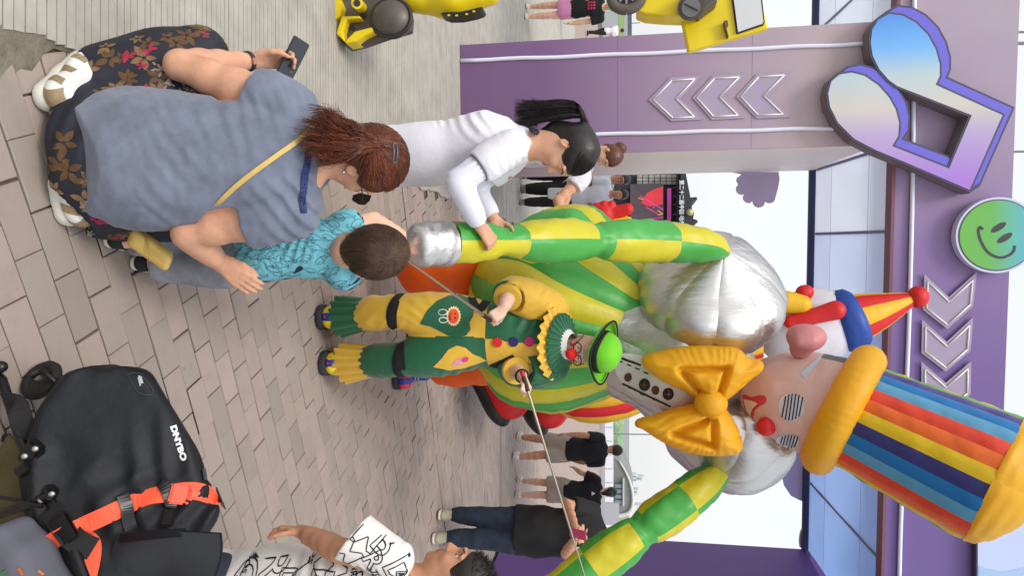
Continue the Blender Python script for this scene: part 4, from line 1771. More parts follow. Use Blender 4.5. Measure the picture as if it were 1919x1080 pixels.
B = Sdf(.007)
B.ell(P(205, 292, 2.0), (.235, .20, .165), (W['r'], W['f'], A3(0, 0, 1)), .05)
B.cap(P(175, 235, 1.95), P(175, 350, 1.96), .118, .112, .06)
for sd in 'lr':
    limb(B, [W['hip_' + sd], W['knee_' + sd], W['ankle_' + sd]], [(0, .125), (.5, .115), (.9, .088), (1, .086), (1.3, .088), (1.7, .085), (2, .088)], 0, 2.0, 0, .05)
B.cap(P(210, 150, 2.02), P(300, 120, 2.08), .085, .09, .06)
B.mod(folds(unit(A3(.3, .2, 1)), .09, .009, 8, 1.5, low=1.6))
B.mod(lambda p: .004 * wob(p, 7, 15))
B.cut(A3(0, 0, .045), (0, 0, -1))
wpants = B.build('trousers', M_FLORAL, woman)

# the printed flowers
fl = [MB() for _ in range(4)]
bvp = bvh_of(wpants)
rg = np.random.default_rng(12)
pc, pn = scatter_on(wpants, 130, rg)
spots = [(onto(bvp, x, y, 0), k) for x, y, k in ((120, 268, 0), (112, 305, 0), (128, 320, 0), (165, 130, 1), (195, 175, 0), (215, 165, 1), (240, 150, 0), (330, 80, 0), (350, 66, 0), (300, 130, 3), (315, 155, 3), (160, 375, 1), (120, 160, 2), (235, 105, 2), (280, 165, 2), (185, 415, 2), (270, 108, 1), (205, 110, 0), (355, 175, 2))]
items = [(p, n, k, 1.15) for (p, n), k in spots if p is not None] + [(p, n, int(rg.choice([0, 0, 0, 1, 1, 2, 3])), rg.uniform(.7, 1.1)) for p, n in zip(pc, pn)]
for p, n, k, sc in items:
    ex = perp(rg.normal(size=3), n)
    ey = np.cross(n, ex)
    pr = Print(bvp, p + n * .05, ex, ey, n, .0012, .09)
    if k in (0, 1):
        for i in range(5):
            a = i * 2 * PI / 5 + rg.uniform(-.2, .2)
            L = .034 * sc * rg.uniform(.8, 1.25)
            d = np.array([math.cos(a), math.sin(a)])
            q = np.array([-d[1], d[0]])
            out = [tuple(d * .004)] + [tuple(d * L * t + q * w * L) for t, w in ((.25, .17), (.5, .24), (.75, .17))] + [tuple(d * L)] + [tuple(d * L * t - q * w * L) for t, w in ((.75, .17), (.5, .24), (.25, .17))]
            pr.poly(out, .012)
        fl[k].add(pr.b.v, pr.b.f)
    else:
        for i in range(7 if k == 2 else 14):
            a = rg.uniform(0, 2 * PI)
            r0 = rg.uniform(0, .022) * sc
            pr.poly(circ((math.cos(a) * r0, math.sin(a) * r0), .010 * sc if k == 2 else .006 * sc, 7, .005 * sc if k == 2 else .003 * sc, a), .02, off=.0012 + .0001 * i)
        fl[k].add(pr.b.v, pr.b.f)
for b_, m_, nm in zip(fl, (M_LEAF, M_LEAF2, M_MAG, M_MUM), ('bronze_leaf_print', 'gold_leaf_print', 'magenta_print', 'grey_bloom_print')):
    if b_.f:
        tag(b_.build(nm, m_, wpants, fix=False), kind='stuff')

# trainers with champagne heel caps
for hl_, to_ in ((G(62, 196), G(158, 112)), (G(122, 424), G(104, 318))):
    so = shoe(woman, hl_, to_, 1.08, (M_WSHOE, M_WSOLE), h=.08, sole=.042, w=.050, vox=.0055, ankle=.085)
    d = unit(to_ - hl_)
    bs = bvh_of(so)
    r_ = np.cross(d, A3(0, 0, 1))
    hcap = Print(bs, hl_ + A3(0, 0, .075) - d * .1, r_, A3(0, 0, 1), -d, .002, .3)
    hcap.poly([(-.04, -.03), (.04, -.03), (.034, .03), (-.034, .03)], .01)
    hcap.build('heel_cap', M_GOLD, so)
    for sg in (-1, 1):
        pr = Print(bs, hl_ + d * .13 + r_ * sg * .14 + A3(0, 0, .075), d * sg, A3(0, 0, 1), r_ * sg, .002, .3)
        for q in (-.075, -.01, .05):
            pr.poly([(q, -.028), (q + .028, -.028), (q + .045, .025), (q + .022, .028)], .01)
        pr.build('side_panel', M_GOLD, so)

# neckline of sequins, shoulder strap and little bag
band_on('neck_trim', bsh, [(577, 282), (575, 306), (571, 332), (568, 358), (567, 382), (568, 400)], .020, M_SEQ, wshirt, .005, .003)
strap = band_on('bag_strap', bsh, [(588, 232), (566, 258), (530, 284), (490, 312), (450, 342), (415, 372), (390, 398), (370, 425)], .014, M_YLEATH, None, .006, .004, 40)
K = Sdf(.006)
kb = P(282, 466, 2.06)
K.box(kb, (.054, .011, .014), (unit(A3(.30, .5, .62)), unit(A3(.3, -1, .2)), unit(A3(.6, 0, -.5))), .018)
kbag = K.build('shoulder_bag', M_YLEATH, None)
tag(kbag, 'small mustard yellow shoulder bag hanging at the squatting woman\'s hip', 'bag')
strap.parent = kbag
MB().tube([kb + A3(-.07, -.03, -.0), kb + A3(.02, -.045, .03), kb + A3(.06, -.03, .07)], .003, 6).build('piping', mat('mustard_edge', (180, 148, 72), .5), kbag, smooth='all')

# watch
wd = unit(W['wr_l'] - W['el_l'])
wp = lerp(W['el_l'], W['wr_l'], .93)
a_ = perp(A3(1, 0, 0), wd)
b_ = np.cross(wd, a_)
ring = [wp + a_ * math.cos(t) * .032 + b_ * math.sin(t) * .032 for t in np.linspace(0, 2 * PI, 25)]
wtc = MB().tube(ring, .0085, 8, caps=False, flat=.35, side=wd).build('wristwatch', mat('watch_strap', (28, 36, 58), .5), None, smooth='all')
tag(wtc, 'narrow navy wristwatch on the squatting woman\'s forearm', 'watch')
cdir = unit(np.array([0, 0, CAM_H]) - wp)
cp = wp + perp(cdir, wd) * .034
MB().box(cp, (.022, .022, .008), (wd, np.cross(perp(cdir, wd), wd), perp(cdir, wd)), bev=.003).build('watch_case', mat('rose_gold', (196, 150, 130), .3, metal=.8), wtc)

# phone
ph = MB().box(ph_c, (.152, .074, .008), (ph_l, ph_w, ph_n), bev=.003).build('smartphone', mat('phone_body', (70, 76, 84), .35, metal=.4), None)
tag(ph, 'dark smartphone held out in the squatting woman\'s left hand', 'phone')
for q in (-1, 1):
    MB().box(ph_c + ph_n * q * .0042, (.146, .068, .001), (ph_l, ph_w, ph_n)).build('screen' if q > 0 else 'back_glass', mat('phone_glass', (52, 58, 66), .08), ph)

# hair: gathered cap, tail of loose strands, clip
hr, hff, huu = wax
HS = 1.06
Hh = Sdf(.006)
Hh.ell(hc + huu * .028 * HS - hff * .018 * HS, (.088 * HS, .104 * HS, .100 * HS), wax, .01)
Hh.cap(hc - hff * .05 * HS, hc - hff * .06 * HS - huu * .07 * HS, .062 * HS, .05 * HS, .03)
Hh.ell(hc + hff * .115 * HS - huu * .045 * HS, (.12 * HS, .09 * HS, .10 * HS), wax, .012, 's')
Hh.ell(hc + hr * .10 * HS - huu * .04 * HS + hff * .02 * HS, (.05 * HS, .062 * HS, .055 * HS), wax, .012, 's')
Hh.mod(lambda p: .0025 * wob(p, 16, 3))
whair = Hh.build('hair', M_REDHAIR, woman)
tie = P(703, 270, 2.02)
hcc = hc + huu * .028 * HS - hff * .018 * HS
pole = np.array(wax) @ (tie - hcc)
pole = unit(pole / np.array([.088, .104, .1]))
rgh = np.random.default_rng(4)
keep = lambda q: not (q[1] > .35 and q[2] < .45) and not (abs(q[0]) > .6 and q[2] < -.25 and q[1] > -.3) and q[2] > -.75
pth = scalp_paths(hcc, wax, np.array((.089, .105, .101)) * HS, pole, 1900, .2, 12, rgh, (1.0, 1.05), keep, .06)
strand_mesh('hair_strands', pth[:1250], .0008, M_REDHAIR, whair)
strand_mesh('hair_strands', pth[1250:], .0008, mat('hair_auburn_light', (138, 74, 46), .4, var=.2, vscale=40), whair)
tail = []
for i in range(1900):
    u1, u2 = rgh.normal(0, 1, 2)
    cl_ = rgh.integers(0, 34)
    fan = max(-1, min(1, ((cl_ * 0.618) % 1) * 2 - 1 + .05 * u1))
    wv_ = (cl_ * 1.7) % 6.28
    ln = rgh.uniform(.75, 1.1)
    mid = P(640 + 10 * u1 - 6 * fan, 262 + 38 * fan, 1.96 + .012 * u2)
    ln *= 1 - .22 * abs(fan)
    end = P(703 - 132 * ln + 6 * u1, 256 + 52 * fan + 5 * u2, 1.955 + .015 * u2)
    st = tie + A3(*(rgh.normal(0, .007, 3)))
    tail.append(spline([st, lerp(st, mid, .5) + A3(0, -.022, .008) + rgh.normal(0, .003, 3), mid + A3(.006 * math.sin(wv_), .008 * math.cos(wv_ * 2), .006 * math.cos(wv_)) + rgh.normal(0, .002, 3), lerp(mid, end, .55) + A3(.012 * math.sin(wv_ + 2), .010 * math.cos(wv_), 0) + rgh.normal(0, .0025, 3), end + A3(.014 * math.sin(wv_ * 3), .01 * math.sin(wv_), .02 * math.cos(wv_))], 14))
pt_ = strand_mesh('ponytail', tail[:1200], .00105, M_REDHAIR, woman)
strand_mesh('ponytail_strands', tail[1200:], .0009, MATS['hair_auburn_light'], pt_)
tq = unit(P(640, 250, 1.96) - tie)
ta, tb_ = perp(A3(0, 0, 1), tq), np.cross(tq, perp(A3(0, 0, 1), tq))
MB().tube([tie + tq * .006 + ta * math.cos(t) * .017 + tb_ * math.sin(t) * .017 for t in np.linspace(0, 2 * PI, 17)], .005, 8, caps=False).build('hair_tie', mat('hair_tie_brown', (120, 70, 56), .6), whair, smooth='all')
bh = bvh_of(whair)
cpt = [onto(bh, *q, .007)[0] for q in ((737, 272), (741, 290), (736, 302))]
if all(q is not None for q in cpt):
    loop = MB()
    for o_ in (-3.2, 3.2):
        pp_ = [onto(bh, x + o_, y, .008)[0] for x, y in ((737, 271), (739, 282), (739, 293), (737, 303))]
        if all(q is not None for q in pp_):
            loop.tube(pp_, .0028, 6)
    for x, y in ((737, 271), (737, 303)):
        a, b = onto(bh, x - 3.2, y, .008)[0], onto(bh, x + 3.2, y, .008)[0]
        if a is not None and b is not None:
            loop.tube([a, b], .0028, 6)
    loop.build('hair_clip', mat('clip_grey', (84, 92, 100), .35), whair, smooth='all')
# sunglasses: dark lens past the cheek with a thin arm to the ear
gl = MB()
ec = hc + hff * .10 * HS + huu * .008 * HS
for q in (-1, 1):
    pl_ = [(.006, .018), (.030, .020), (.052, .014), (.055, -.004), (.044, -.024), (.024, -.027), (.008, -.014)]
    pl_ = [(x * q, y) for x, y in pl_]
    if q < 0:
        pl_ = pl_[::-1]
    gl.prism(pl_, ec + hff * .012, hr * HS * 1.15, huu * HS * 1.15, hff, 0, .003)
    gl.tube([ec + hr * q * .062 * HS + huu * .010, hc + hr * q * .083 * HS + huu * .012, hc + hr * q * .086 * HS - hff * .02], .002, 6)
sg_ = gl.build('sunglasses', mat('dark_lens', (38, 36, 34), .12), None, smooth=True)
tag(sg_, 'dark sunglasses on the face of the squatting woman', 'sunglasses')
MB().ball(hc + hr * .088 * HS - huu * .038 * HS - hff * .008, .005, 8, 6).build('earring', mat('steel_bright', (210, 210, 214), .2, metal=1.0), woman, smooth='all')
# ================================================================== SMALL BOY
M_AQUA = mat('aqua_jersey', (112, 188, 204), .85, gain=1.0, var=.06, vscale=10, sheen=.1, fine=.3, fscale=600, bump=.4, bscale=18, bdist=.01)
M_WHALE = mat('navy_ink', (30, 42, 72), .8)
M_GDENIM = mat('grey_denim', (142, 148, 158), .9, var=.2, vscale=16, fine=.4, fscale=500)
M_LDENIM = mat('pale_denim', (146, 158, 172), .9, var=.18, vscale=20, fine=.4, fscale=500)
M_BSHOE = mat('canvas_black', (30, 32, 36), .8, var=.1, vscale=40)

by = 2.30
BJ = {'r': A3(1, .05, 0), 'f': A3(-.05, 1, 0)}
boy = thing('person', G(225, 470), 'small boy with brown hair in aqua whale T-shirt and jeans, seen from behind', 'person')
pel, wai, che, nec = P(438, 478, by), P(500, 472, by + .01), P(598, 466, by + .03), P(664, 466, by + .05)
bh_c = P(688, 473, by + .025)
bf, bu = unit(A3(.03, .82, -.36)), unit(A3(.02, .42, .9))
bsl, bsr = P(640, 430, by + .05), P(643, 508, by + .03)
S = Sdf(.0055)
S.cap(pel, wai, .088, .082, .03, BJ['r'], .8)
S.cap(wai, che, .082, .088, .03, BJ['r'], .74)
S.cap(che, lerp(che, nec, .7), .085, .06, .03, BJ['r'], .7)
S.cap(bsl, bsr, .034, .034, .03)
el_l, wr_l = P(700, 412, by + .20), P(752, 440, by + .34)
el_r, wr_r = P(650, 520, by + .20), P(742, 480, by + .36)
for a, b, c in ((bsl, el_l, wr_l), (bsr, el_r, wr_r)):
    limb(S, [a, b, c], [(0, .034), (1, .028), (2, .021)], 0, 2, 0, .015, end_cut=False)
    hand(S, c, unit(P(768, 474, by + .44) - c), A3(0, 0, -1), A3(.6 if a is bsl else -.6, 0, .3), .105, (.3, .4, .3), k=.004)
hips = (P(425, 452, by), P(425, 505, by))
kn = (P(345, 446, by + .02), P(345, 500, by))
ank = (P(240, 448, by - .10), P(275, 500, by - .02))
ank = (G(196, 449) + A3(0, .03, .06), G(246, 492) + A3(0, .03, .06))
for a, b, c in zip(hips, kn, ank):
    limb(S, [a, b, c], [(0, .055), (1, .040), (2, .03)], 0, 2, 0, .02, end_cut=False)
bax = head(S, bh_c, bf, bu, 1.08, nec, k=.015)
bbody = S.build('body', SK_LIGHT, boy)
eyes(boy, bh_c, bf, bu, 1.08)

T = Sdf(.0055)
T.cap(P(452, 480, by), wai, .104, .098, .03, BJ['r'], .82)
T.cap(wai, che, .098, .100, .03, BJ['r'], .8)
T.cap(che, lerp(che, nec, .85), .098, .07, .03, BJ['r'], .74)
T.cap(bsl, bsr, .042, .042, .03)
for a, b, c in ((bsl, el_l, wr_l), (bsr, el_r, wr_r)):
    limb(T, [a, b, c], [(0, .046), (1, .056)], 0, .34, 0, .03)
T.mod(folds(A3(.25, .2, 1), .07, .007, 71, 1.2, low=3.0))
T.mod(folds(A3(-.3, 0, 1), .035, .006, 77, 1.3, low=5.0), P(480, 480, by - .08), .10)
T.cut(P(462, 480, by), unit(P(440, 482, by) - P(500, 474, by)))
T.ell(nec + A3(0, .03, .035), (.045, .045, .035), None, .004, 's')
bshirt = T.build('shirt', M_AQUA, boy)

B = Sdf(.006)
B.cap(P(428, 480, by), P(470, 478, by), .096, .094, .03, BJ['r'], .84)
for i, (a, b, c) in enumerate(zip(hips, kn, ank)):
    limb(B, [a, b, c], [(0, .066), (1, .054), (2, .052)], 0, 1.94, 0, .03)
B.mod(folds(A3(.2, .2, 1), .05, .005, 91, 1.2, low=3))
B.build('jeans', M_GDENIM, boy)
for a in ank:
    g = A3(a[0], a[1], 0)
    shoe(boy, g - A3(0, .045, 0), g + A3(.01, .12, 0), .62, (M_BSHOE, M_WSOLE), sole=.03, vox=.005, ankle=.09)


# line-drawn whales printed all over
def whale(k):
    b = [(-.5, 0), (-.46, .12), (-.3, .2), (-.05, .21), (.2, .13), (.36, .05), (.44, .13), (.52, .16), (.47, .05), (.5, -.08), (.4, -.02), (.2, -.06), (0, -.1), (-.25, -.14), (-.42, -.1)]
    return [b, [(-.42, -.02), (-.3, -.02), (-.22, .01)], [(-.12, -.1), (-.16, -.24), (-.02, -.22), (.04, -.08)]]


bvs = bvh_of(bshirt)
rb = np.random.default_rng(31)
ln_, fi_ = MB(), MB()
sc_, sn_ = scatter_on(bshirt, 900, rb)
used = []
for p, n in zip(sc_, sn_):
    if any(np.linalg.norm(p - q) < .030 for q in used):
        continue
    used.append(p)
    up_ = perp(A3(rb.normal(0, .35), rb.normal(0, .35), 1), n)
    ex = up_
    ey = np.cross(n, ex)
    sz = .058 * rb.uniform(.85, 1.2)
    pr = Print(bvs, p + n * .04, ex * rb.choice([-1, 1]), ey, n, .0009, .08)
    W_ = whale(0)
    if rb.random() < .14:
        pr.poly([(x * sz * .75, y * sz * .75) for x, y in W_[0]], .012)
        fi_.add(pr.b.v, pr.b.f)
    else:
        for q in W_:
            pts = spline([(x * sz, y * sz) for x, y in q] + ([(q[0][0] * sz, q[0][1] * sz)] if q is W_[0] else []), 26 if q is W_[0] else 6)
            pr.line(pts, .0014)
        ln_.add(pr.b.v, pr.b.f)
tag(ln_.build('whale_line_print', M_WHALE, bshirt, fix=False), kind='stuff')
if fi_.f:
    tag(fi_.build('whale_print', M_WHALE, bshirt, fix=False), kind='stuff')

# hair combed out from the crown whorl
hr_, hf_, hu_ = bax
HB = 1.10
H = Sdf(.0055)
hcb = bh_c + hu_ * .028 * HB - hf_ * .016 * HB
H.ell(hcb, (.084 * HB, .102 * HB, .098 * HB), bax, .01)
H.cap(bh_c - hf_ * .035 * HB, bh_c - hf_ * .040 * HB - hu_ * .045 * HB, .055 * HB, .045 * HB, .03)
H.ell(bh_c + hf_ * .125 * HB - hu_ * .05 * HB, (.12 * HB, .09 * HB, .10 * HB), bax, .012, 's')
for q in (-1, 1):
    H.ell(bh_c + hr_ * q * .10 * HB - hu_ * .04 * HB + hf_ * .01 * HB, (.045 * HB, .05 * HB, .05 * HB), bax, .01, 's')
H.mod(lambda p: .002 * wob(p, 18, 3))
bhair = H.build('hair', M_BRNHAIR, boy)
whorl = unit(np.array(bax) @ (P(742, 490, 2.20) - hcb))
keepb = lambda q: not (q[1] > .45 and q[2] < .3) and q[2] > -.97
pth = scalp_paths(hcb, bax, np.array((.086, .104, .102)) * HB, whorl, 2600, .2, 11, rb, (1.0, 1.045), keepb, .12)
for _ in range(700):
    d_ = unit(A3(rb.uniform(-.75, .75), -1, rb.uniform(-.75, .1)))
    st_ = hcb + np.array(bax).T @ (d_ * np.array((.086, .104, .102)) * HB * rb.uniform(1.0, 1.04))
    en_ = st_ + (-hu_ * rb.uniform(.03, .06) + hf_ * rb.uniform(.005, .02) + hr_ * rb.normal(0, .005)) * HB
    pth.insert(0, spline([st_ + hu_ * .02, st_, lerp(st_, en_, .5) - hf_ * .003, en_], 8))
strand_mesh('hair_strands', pth[:1300], .0008, M_BRNHAIR, bhair)
strand_mesh('hair_strands', pth[1300:], .0007, mat('hair_brown_light', (98, 74, 58), .4, var=.2, vscale=40), bhair)
# ================================================================== GIRL IN WHITE
M_WHITE = mat('white_jersey', (226, 226, 236), .8, gain=.97, sheen=.1, fine=.25, fscale=600, bump=.6, bscale=9, bdist=.014)
M_JEAN = mat('blue_denim', (96, 122, 160), .9, var=.2, vscale=16, fine=.4, fscale=500)
gy = 2.95
girl = thing('person', G(385, 285), 'dark-haired girl in white long-sleeved top with head bowed, gripping the balloon arm', 'person')
GR = A3(.5, .86, 0)       # her left-right axis: she stands side-on, facing right
gpel, gwai, gche, gnec = P(715, 292, gy), P(800, 290, gy), P(912, 272, gy), P(1000, 272, gy)
gsn, gsf = P(962, 272, gy - .14), P(965, 288, gy + .14)
gh = P(1062, 285, gy - .01)
gf, gu = unit(A3(.86, -.10, -.50)), unit(A3(.50, .0, .86))
S = Sdf(.006)
S.cap(gpel, gwai, .135, .115, .04, GR, .8)
S.cap(gwai, gche, .115, .130, .04, GR, .78)
S.cap(gche, lerp(gche, gnec, .75), .13, .08, .04, GR, .7)
S.cap(gsn, gsf, .044, .044, .03)
eln, wrn = P(858, 340, gy - .22), P(900, 424, gy - .10)
elf, wrf = P(885, 350, gy + .16), P(925, 410, gy + .14)
limb(S, [gsn, eln, wrn], scaled(ARM_R, .92), 0, 2, 0, .02, end_cut=False)
limb(S, [gsf, elf, wrf], scaled(ARM_R, .92), 0, 2, 0, .02, end_cut=False)
hand(S, wrn, unit(P(938, 475, gy - .04) - wrn), A3(.3, .6, -.5), A3(.4, .4, .8), .165, (.75, .9, .5), thumb=(.75, .3, .5), k=.005)
hand(S, wrf, unit(P(942, 455, gy + .12) - wrf), A3(-.2, -.6, .3), A3(.1, -.3, .8), .165, (.6, .8, .5), thumb=(.7, .4, .5), k=.005)
ghip = (P(700, 275, gy - .07), P(700, 300, gy + .07))
gkn = (P(545, 270, gy - .05), P(545, 296, gy + .09))
gan = (G(370, 268) + A3(0, .0, .07), G(385, 300) + A3(0, .02, .07))
for a, b, c in zip(ghip, gkn, gan):
    limb(S, [a, b, c], scaled(LEG_R, .92), 0, 2, 0, .03, end_cut=False)
gax = head(S, gh, gf, gu, 1.0, gnec - A3(.0, 0, .03))
S.cap(gnec - A3(0, 0, .02), gh - gu * .05, .05, .05, .03)
gbody = S.build('body', SK_WARM, girl)
brows_lips(girl, gbody, gh, gf, gu, 1.0, M_BLKHAIR)
lid = MB()
for q in (-1, 1):
    e = gh + gax[0] * q * .030 + gf * .080 + gu * .014
    lid.ball(e - gf * .007, (.0135, .012, .010), 12, 8, gax)
lid.build('eyelids', SK_WARM, girl, smooth='all')

T = Sdf(.006)
T.cap(P(728, 294, gy), gwai, .150, .140, .05, GR, .84)
T.cap(gwai, gche, .140, .146, .05, GR, .82)
T.cap(gche, lerp(gche, gnec, .7), .146, .088, .05, GR, .76)
T.cap(gsn, gsf, .056, .056, .04)
limb(T, [gsn, eln, wrn], [(0, .054), (1, .054)], 0, .62, 0, .04, flare=.003)
limb(T, [gsf, elf, wrf], [(0, .054), (1, .054)], 0, .62, 0, .04, flare=.003)
T.mod(folds(A3(1, .3, .35), .14, .009, 101, 1.1, low=1.2))
T.mod(folds(A3(-.5, 0, 1), .07, .009, 105, 1.2, low=3), P(900, 300, gy - .12), .2)
T.cut(P(722, 290, gy), A3(.12, 0, -1))
T.ell(gnec + A3(.03, -.01, .035), (.075, .075, .06), None, .004, 's')
gshirt = T.build('shirt', M_WHITE, girl)
for a, b, c in ((gsn, eln, wrn), (gsf, elf, wrf)):
    U = Sdf(.0055)
    limb(U, [a, b, c], [(0, .048), (1, .046), (1.5, .040), (2, .034)], .45, 1.93, 0, .03)
    U.mod(folds(A3(1, .3, .6), .04, .006, 111, 1.3, low=4))
    U.build('long_sleeve', mat('white_jersey_sleeve', (222, 224, 238), .8, gain=.97, fine=.15, fscale=700), gshirt)
cuffc = along([gsn, eln, wrn], .6, .63, 2)
cd = unit(cuffc[1] - cuffc[0])
ca, cb = perp(A3(0, 0, 1), cd), np.cross(cd, perp(A3(0, 0, 1), cd))
MB().tube([cuffc[1] + ca * math.cos(t) * .0585 + cb * math.sin(t) * .0585 for t in np.linspace(0, 2 * PI, 25)], .0025, 6, caps=False).build('sleeve_piping', mat('piping_grey', (110, 116, 124), .7), gshirt, smooth='all')
bgs = bvh_of(gshirt)
lp, lnn = onto(bgs, 955, 333, 0)
if lp is not None:
    pr = Print(bgs, lp + lnn * .06, perp(A3(0, 0, 1), lnn), np.cross(lnn, perp(A3(0, 0, 1), lnn)), lnn, .001, .1)
    for cx, cy in ((0, .007), (-.006, -.004), (.006, -.004)):
        pr.poly(circ((cx, cy), .0055, 8), .004)
    pr.line([(-.012, -.012), (0, -.010), (.014, -.014)], .0022)
    pr.build('chest_emblem', mat('red_print', (196, 48, 62), .7), gshirt)
B = Sdf(.008)
B.cap(gpel - A3(0, 0, .03), gpel + A3(0, 0, .05), .142, .132, .04, GR, .84)
for a, b, c in zip(ghip, gkn, gan):
    limb(B, [a, b, c], scaled(LEG_R, .95), 0, 1.9, .012, .03)
B.build('jeans', M_JEAN, girl)
for a in gan:
    g = A3(a[0], a[1], 0)
    shoe(girl, g - A3(.05, 0, 0), g + A3(.19, -.02, 0), .95, (M_WSHOE, M_WSOLE), vox=.008)

# hair drawn up to a high tie, long tail falling to the left
H = Sdf(.006)
hcg = gh + gu * .028 - gf * .018
H.ell(hcg, (.083, .101, .098), gax, .01)
H.cap(gh - gf * .05, gh - gf * .062 - gu * .05, .062, .044, .03)
H.ell(gh + gf * .125 - gu * .045, (.12, .088, .105), gax, .012, 's')
for q in (-1, 1):
    H.ell(gh + gax[0] * q * .10 - gu * .045 + gf * .016, (.05, .055, .058), gax, .01, 's')
H.mod(lambda p: .0015 * wob(p, 18, 3))
gt = P(1096, 233, gy - .02)
H.cap(hcg - gf * .03 + gu * .02, gt, .07, .016, .04)
H.cap(gh - gf * .055 - gu * .01, P(1016, 250, gy), .056, .018, .04)
H.cap(gh - gf * .06 + gu * .02, P(1040, 246, gy), .062, .04, .04)
ghair = H.build('hair', M_BLKHAIR, girl)
gpole = unit((np.array(gax) @ (gt - hcg)) / np.array([.083, .101, .098]))
rg2 = np.random.default_rng(8)
keepg = lambda q: not (q[1] > .35 and q[2] < .35) and not (abs(q[0]) > .55 and q[2] < -.2 and q[1] > -.35) and q[2] > -.75
pth = scalp_paths(hcg, gax, np.array((.084, .102, .099)), gpole, 1500, .2, 11, rg2, (1.0, 1.03), keepg, .04)
strand_mesh('hair_strands', pth, .0008, M_BLKHAIR, ghair)
tail = []
for i in range(1700):
    u1, u2, u3 = rg2.normal(0, 1, 3)
    fan = rg2.uniform(-1, 1)
    st = gt + rg2.normal(0, .006, 3)
    ln = rg2.uniform(.7, 1.06)
    tail.append(spline([st, P(1084, 207 + 10 * fan + 2 * u1, gy - .02 + .012 * u2), P(1040, 206 + 15 * fan + 3 * u1, gy - .02 + .018 * u2), P(1000, 212 + 20 * fan + 3 * u3, gy - .02 + .016 * u2), P(1098 - 128 * ln, 216 + 24 * fan + 5 * u3, gy - .02 + .02 * u2)], 14))
gtail = strand_mesh('ponytail', tail, .0011, M_BLKHAIR, girl)
MB().tube([gt + (ghx := perp(A3(0, 1, 0), unit(gt - gh))) * math.cos(t) * .016 + np.cross(unit(gt - gh), ghx) * math.sin(t) * .016 for t in np.linspace(0, 2 * PI, 17)], .007, 8, caps=False).build('hair_tie', mat('tie_navy', (34, 30, 52), .6), ghair, smooth='all')
wis = []
for i in range(60):
    u1, u2 = rg2.normal(0, 1, 2)
    wis.append(spline([gh - gax[0] * .078 + gu * .02 - gf * (.02 + .01 * u1), gh - gax[0] * .08 - gu * .03 - gf * (.03 + .008 * u1), gh - gax[0] * .07 - gu * (.08 + .02 * abs(u2)) - gf * (.04 + .02 * u1)], 8))
strand_mesh('loose_wisps', wis, .0006, M_BLKHAIR, ghair)
# dotted scrunchie hanging at the nape
sc = P(1002, 246, gy - .06)
tag(MB().tube([sc + A3(.0, -.02, .0) + A3(math.cos(t) * .012, .008 * math.sin(2 * t), math.sin(t) * .012 + .008 * math.cos(t)) for t in np.linspace(0, 2 * PI, 21)], .008, 8, caps=False).build('scrunchie', mat('scrunchie_navy', (22, 20, 30), .8, var=.8, vscale=90, var2=(60, 60, 70)), None, smooth='all'),
    'dark dotted scrunchie at the nape of the girl in white', 'scrunchie')
# ================================================================== BIG INFLATABLE CLOWN PUPPET
def nylon(name, c, gain=1.0, rough=.42, trans=.12):
    return mat(name, c, rough, gain=gain, bump=.35, bscale=9, bdist=.02, stretch=(1, 1, 1), fine=.12, fscale=300, trans=trans, var=.05, vscale=3)


N_YEL = nylon('nylon_yellow', (206, 196, 40))
N_GRN = nylon('nylon_green', (72, 168, 72))
N_ORG = nylon('nylon_orange', (255, 104, 22), 1.1, .5, .3)
N_GOLD = nylon('nylon_golden', (255, 182, 34), 1.1, .5, .35)
N_PINK = nylon('nylon_pink', (255, 206, 198), 1.1, .5, .4)
N_EAR = nylon('nylon_rose', (206, 134, 136), .95, .5)
N_GREY = nylon('nylon_grey', (108, 108, 106), 1.0, .5)
N_RED = nylon('nylon_red', (222, 34, 36), .95, .5)
N_WHITE = nylon('nylon_white', (226, 224, 234), 1.0, .5)
N_BLUE = nylon('nylon_royal', (36, 78, 168), .95, .5)
N_YEL2 = nylon('nylon_chrome', (240, 190, 30), .95, .5)
N_BLK = nylon('nylon_black', (26, 26, 26), 1.0, .5)


def lame(name):
    m = mat(name, (204, 203, 202), .36, metal=.93, bump=.0)
    nt = m.node_tree
    N, L = nt.nodes.new, nt.links.new
    b = nt.nodes['Principled BSDF']
    tc, n1, n2, b1, b2 = N('ShaderNodeTexCoord'), N('ShaderNodeTexNoise'), N('ShaderNodeTexNoise'), N('ShaderNodeBump'), N('ShaderNodeBump')
    mp = N('ShaderNodeMapping')
    mp.inputs['Scale'].default_value = (11, 11, 2)
    L(tc.outputs['Object'], mp.inputs['Vector'])
    L(mp.outputs[0], n1.inputs['Vector'])
    n1.inputs['Scale'].default_value = 2.2
    n1.inputs['Detail'].default_value = 5
    n2.inputs['Scale'].default_value = 260
    L(tc.outputs['Object'], n2.inputs['Vector'])
    b1.inputs['Strength'].default_value = .6
    b1.inputs['Distance'].default_value = .012
    b2.inputs['Strength'].default_value = .25
    b2.inputs['Distance'].default_value = .002
    L(n1.outputs['Fac'], b1.inputs['Height'])
    L(n2.outputs['Fac'], b2.inputs['Height'])
    L(b1.outputs[0], b2.inputs['Normal'])
    L(b2.outputs[0], b.inputs['Normal'])
    return m


N_SIL = lame('silver_lame')
N_SEAM = mat('seam_tape', (120, 118, 114), .6)
CAMD = unit(A3(0, -1, .05))

pup = thing('inflatable_clown', G(735, 600), 'giant inflatable clown puppet with striped belly, silver shoulders, golden bow tie and rainbow top hat', 'inflatable')

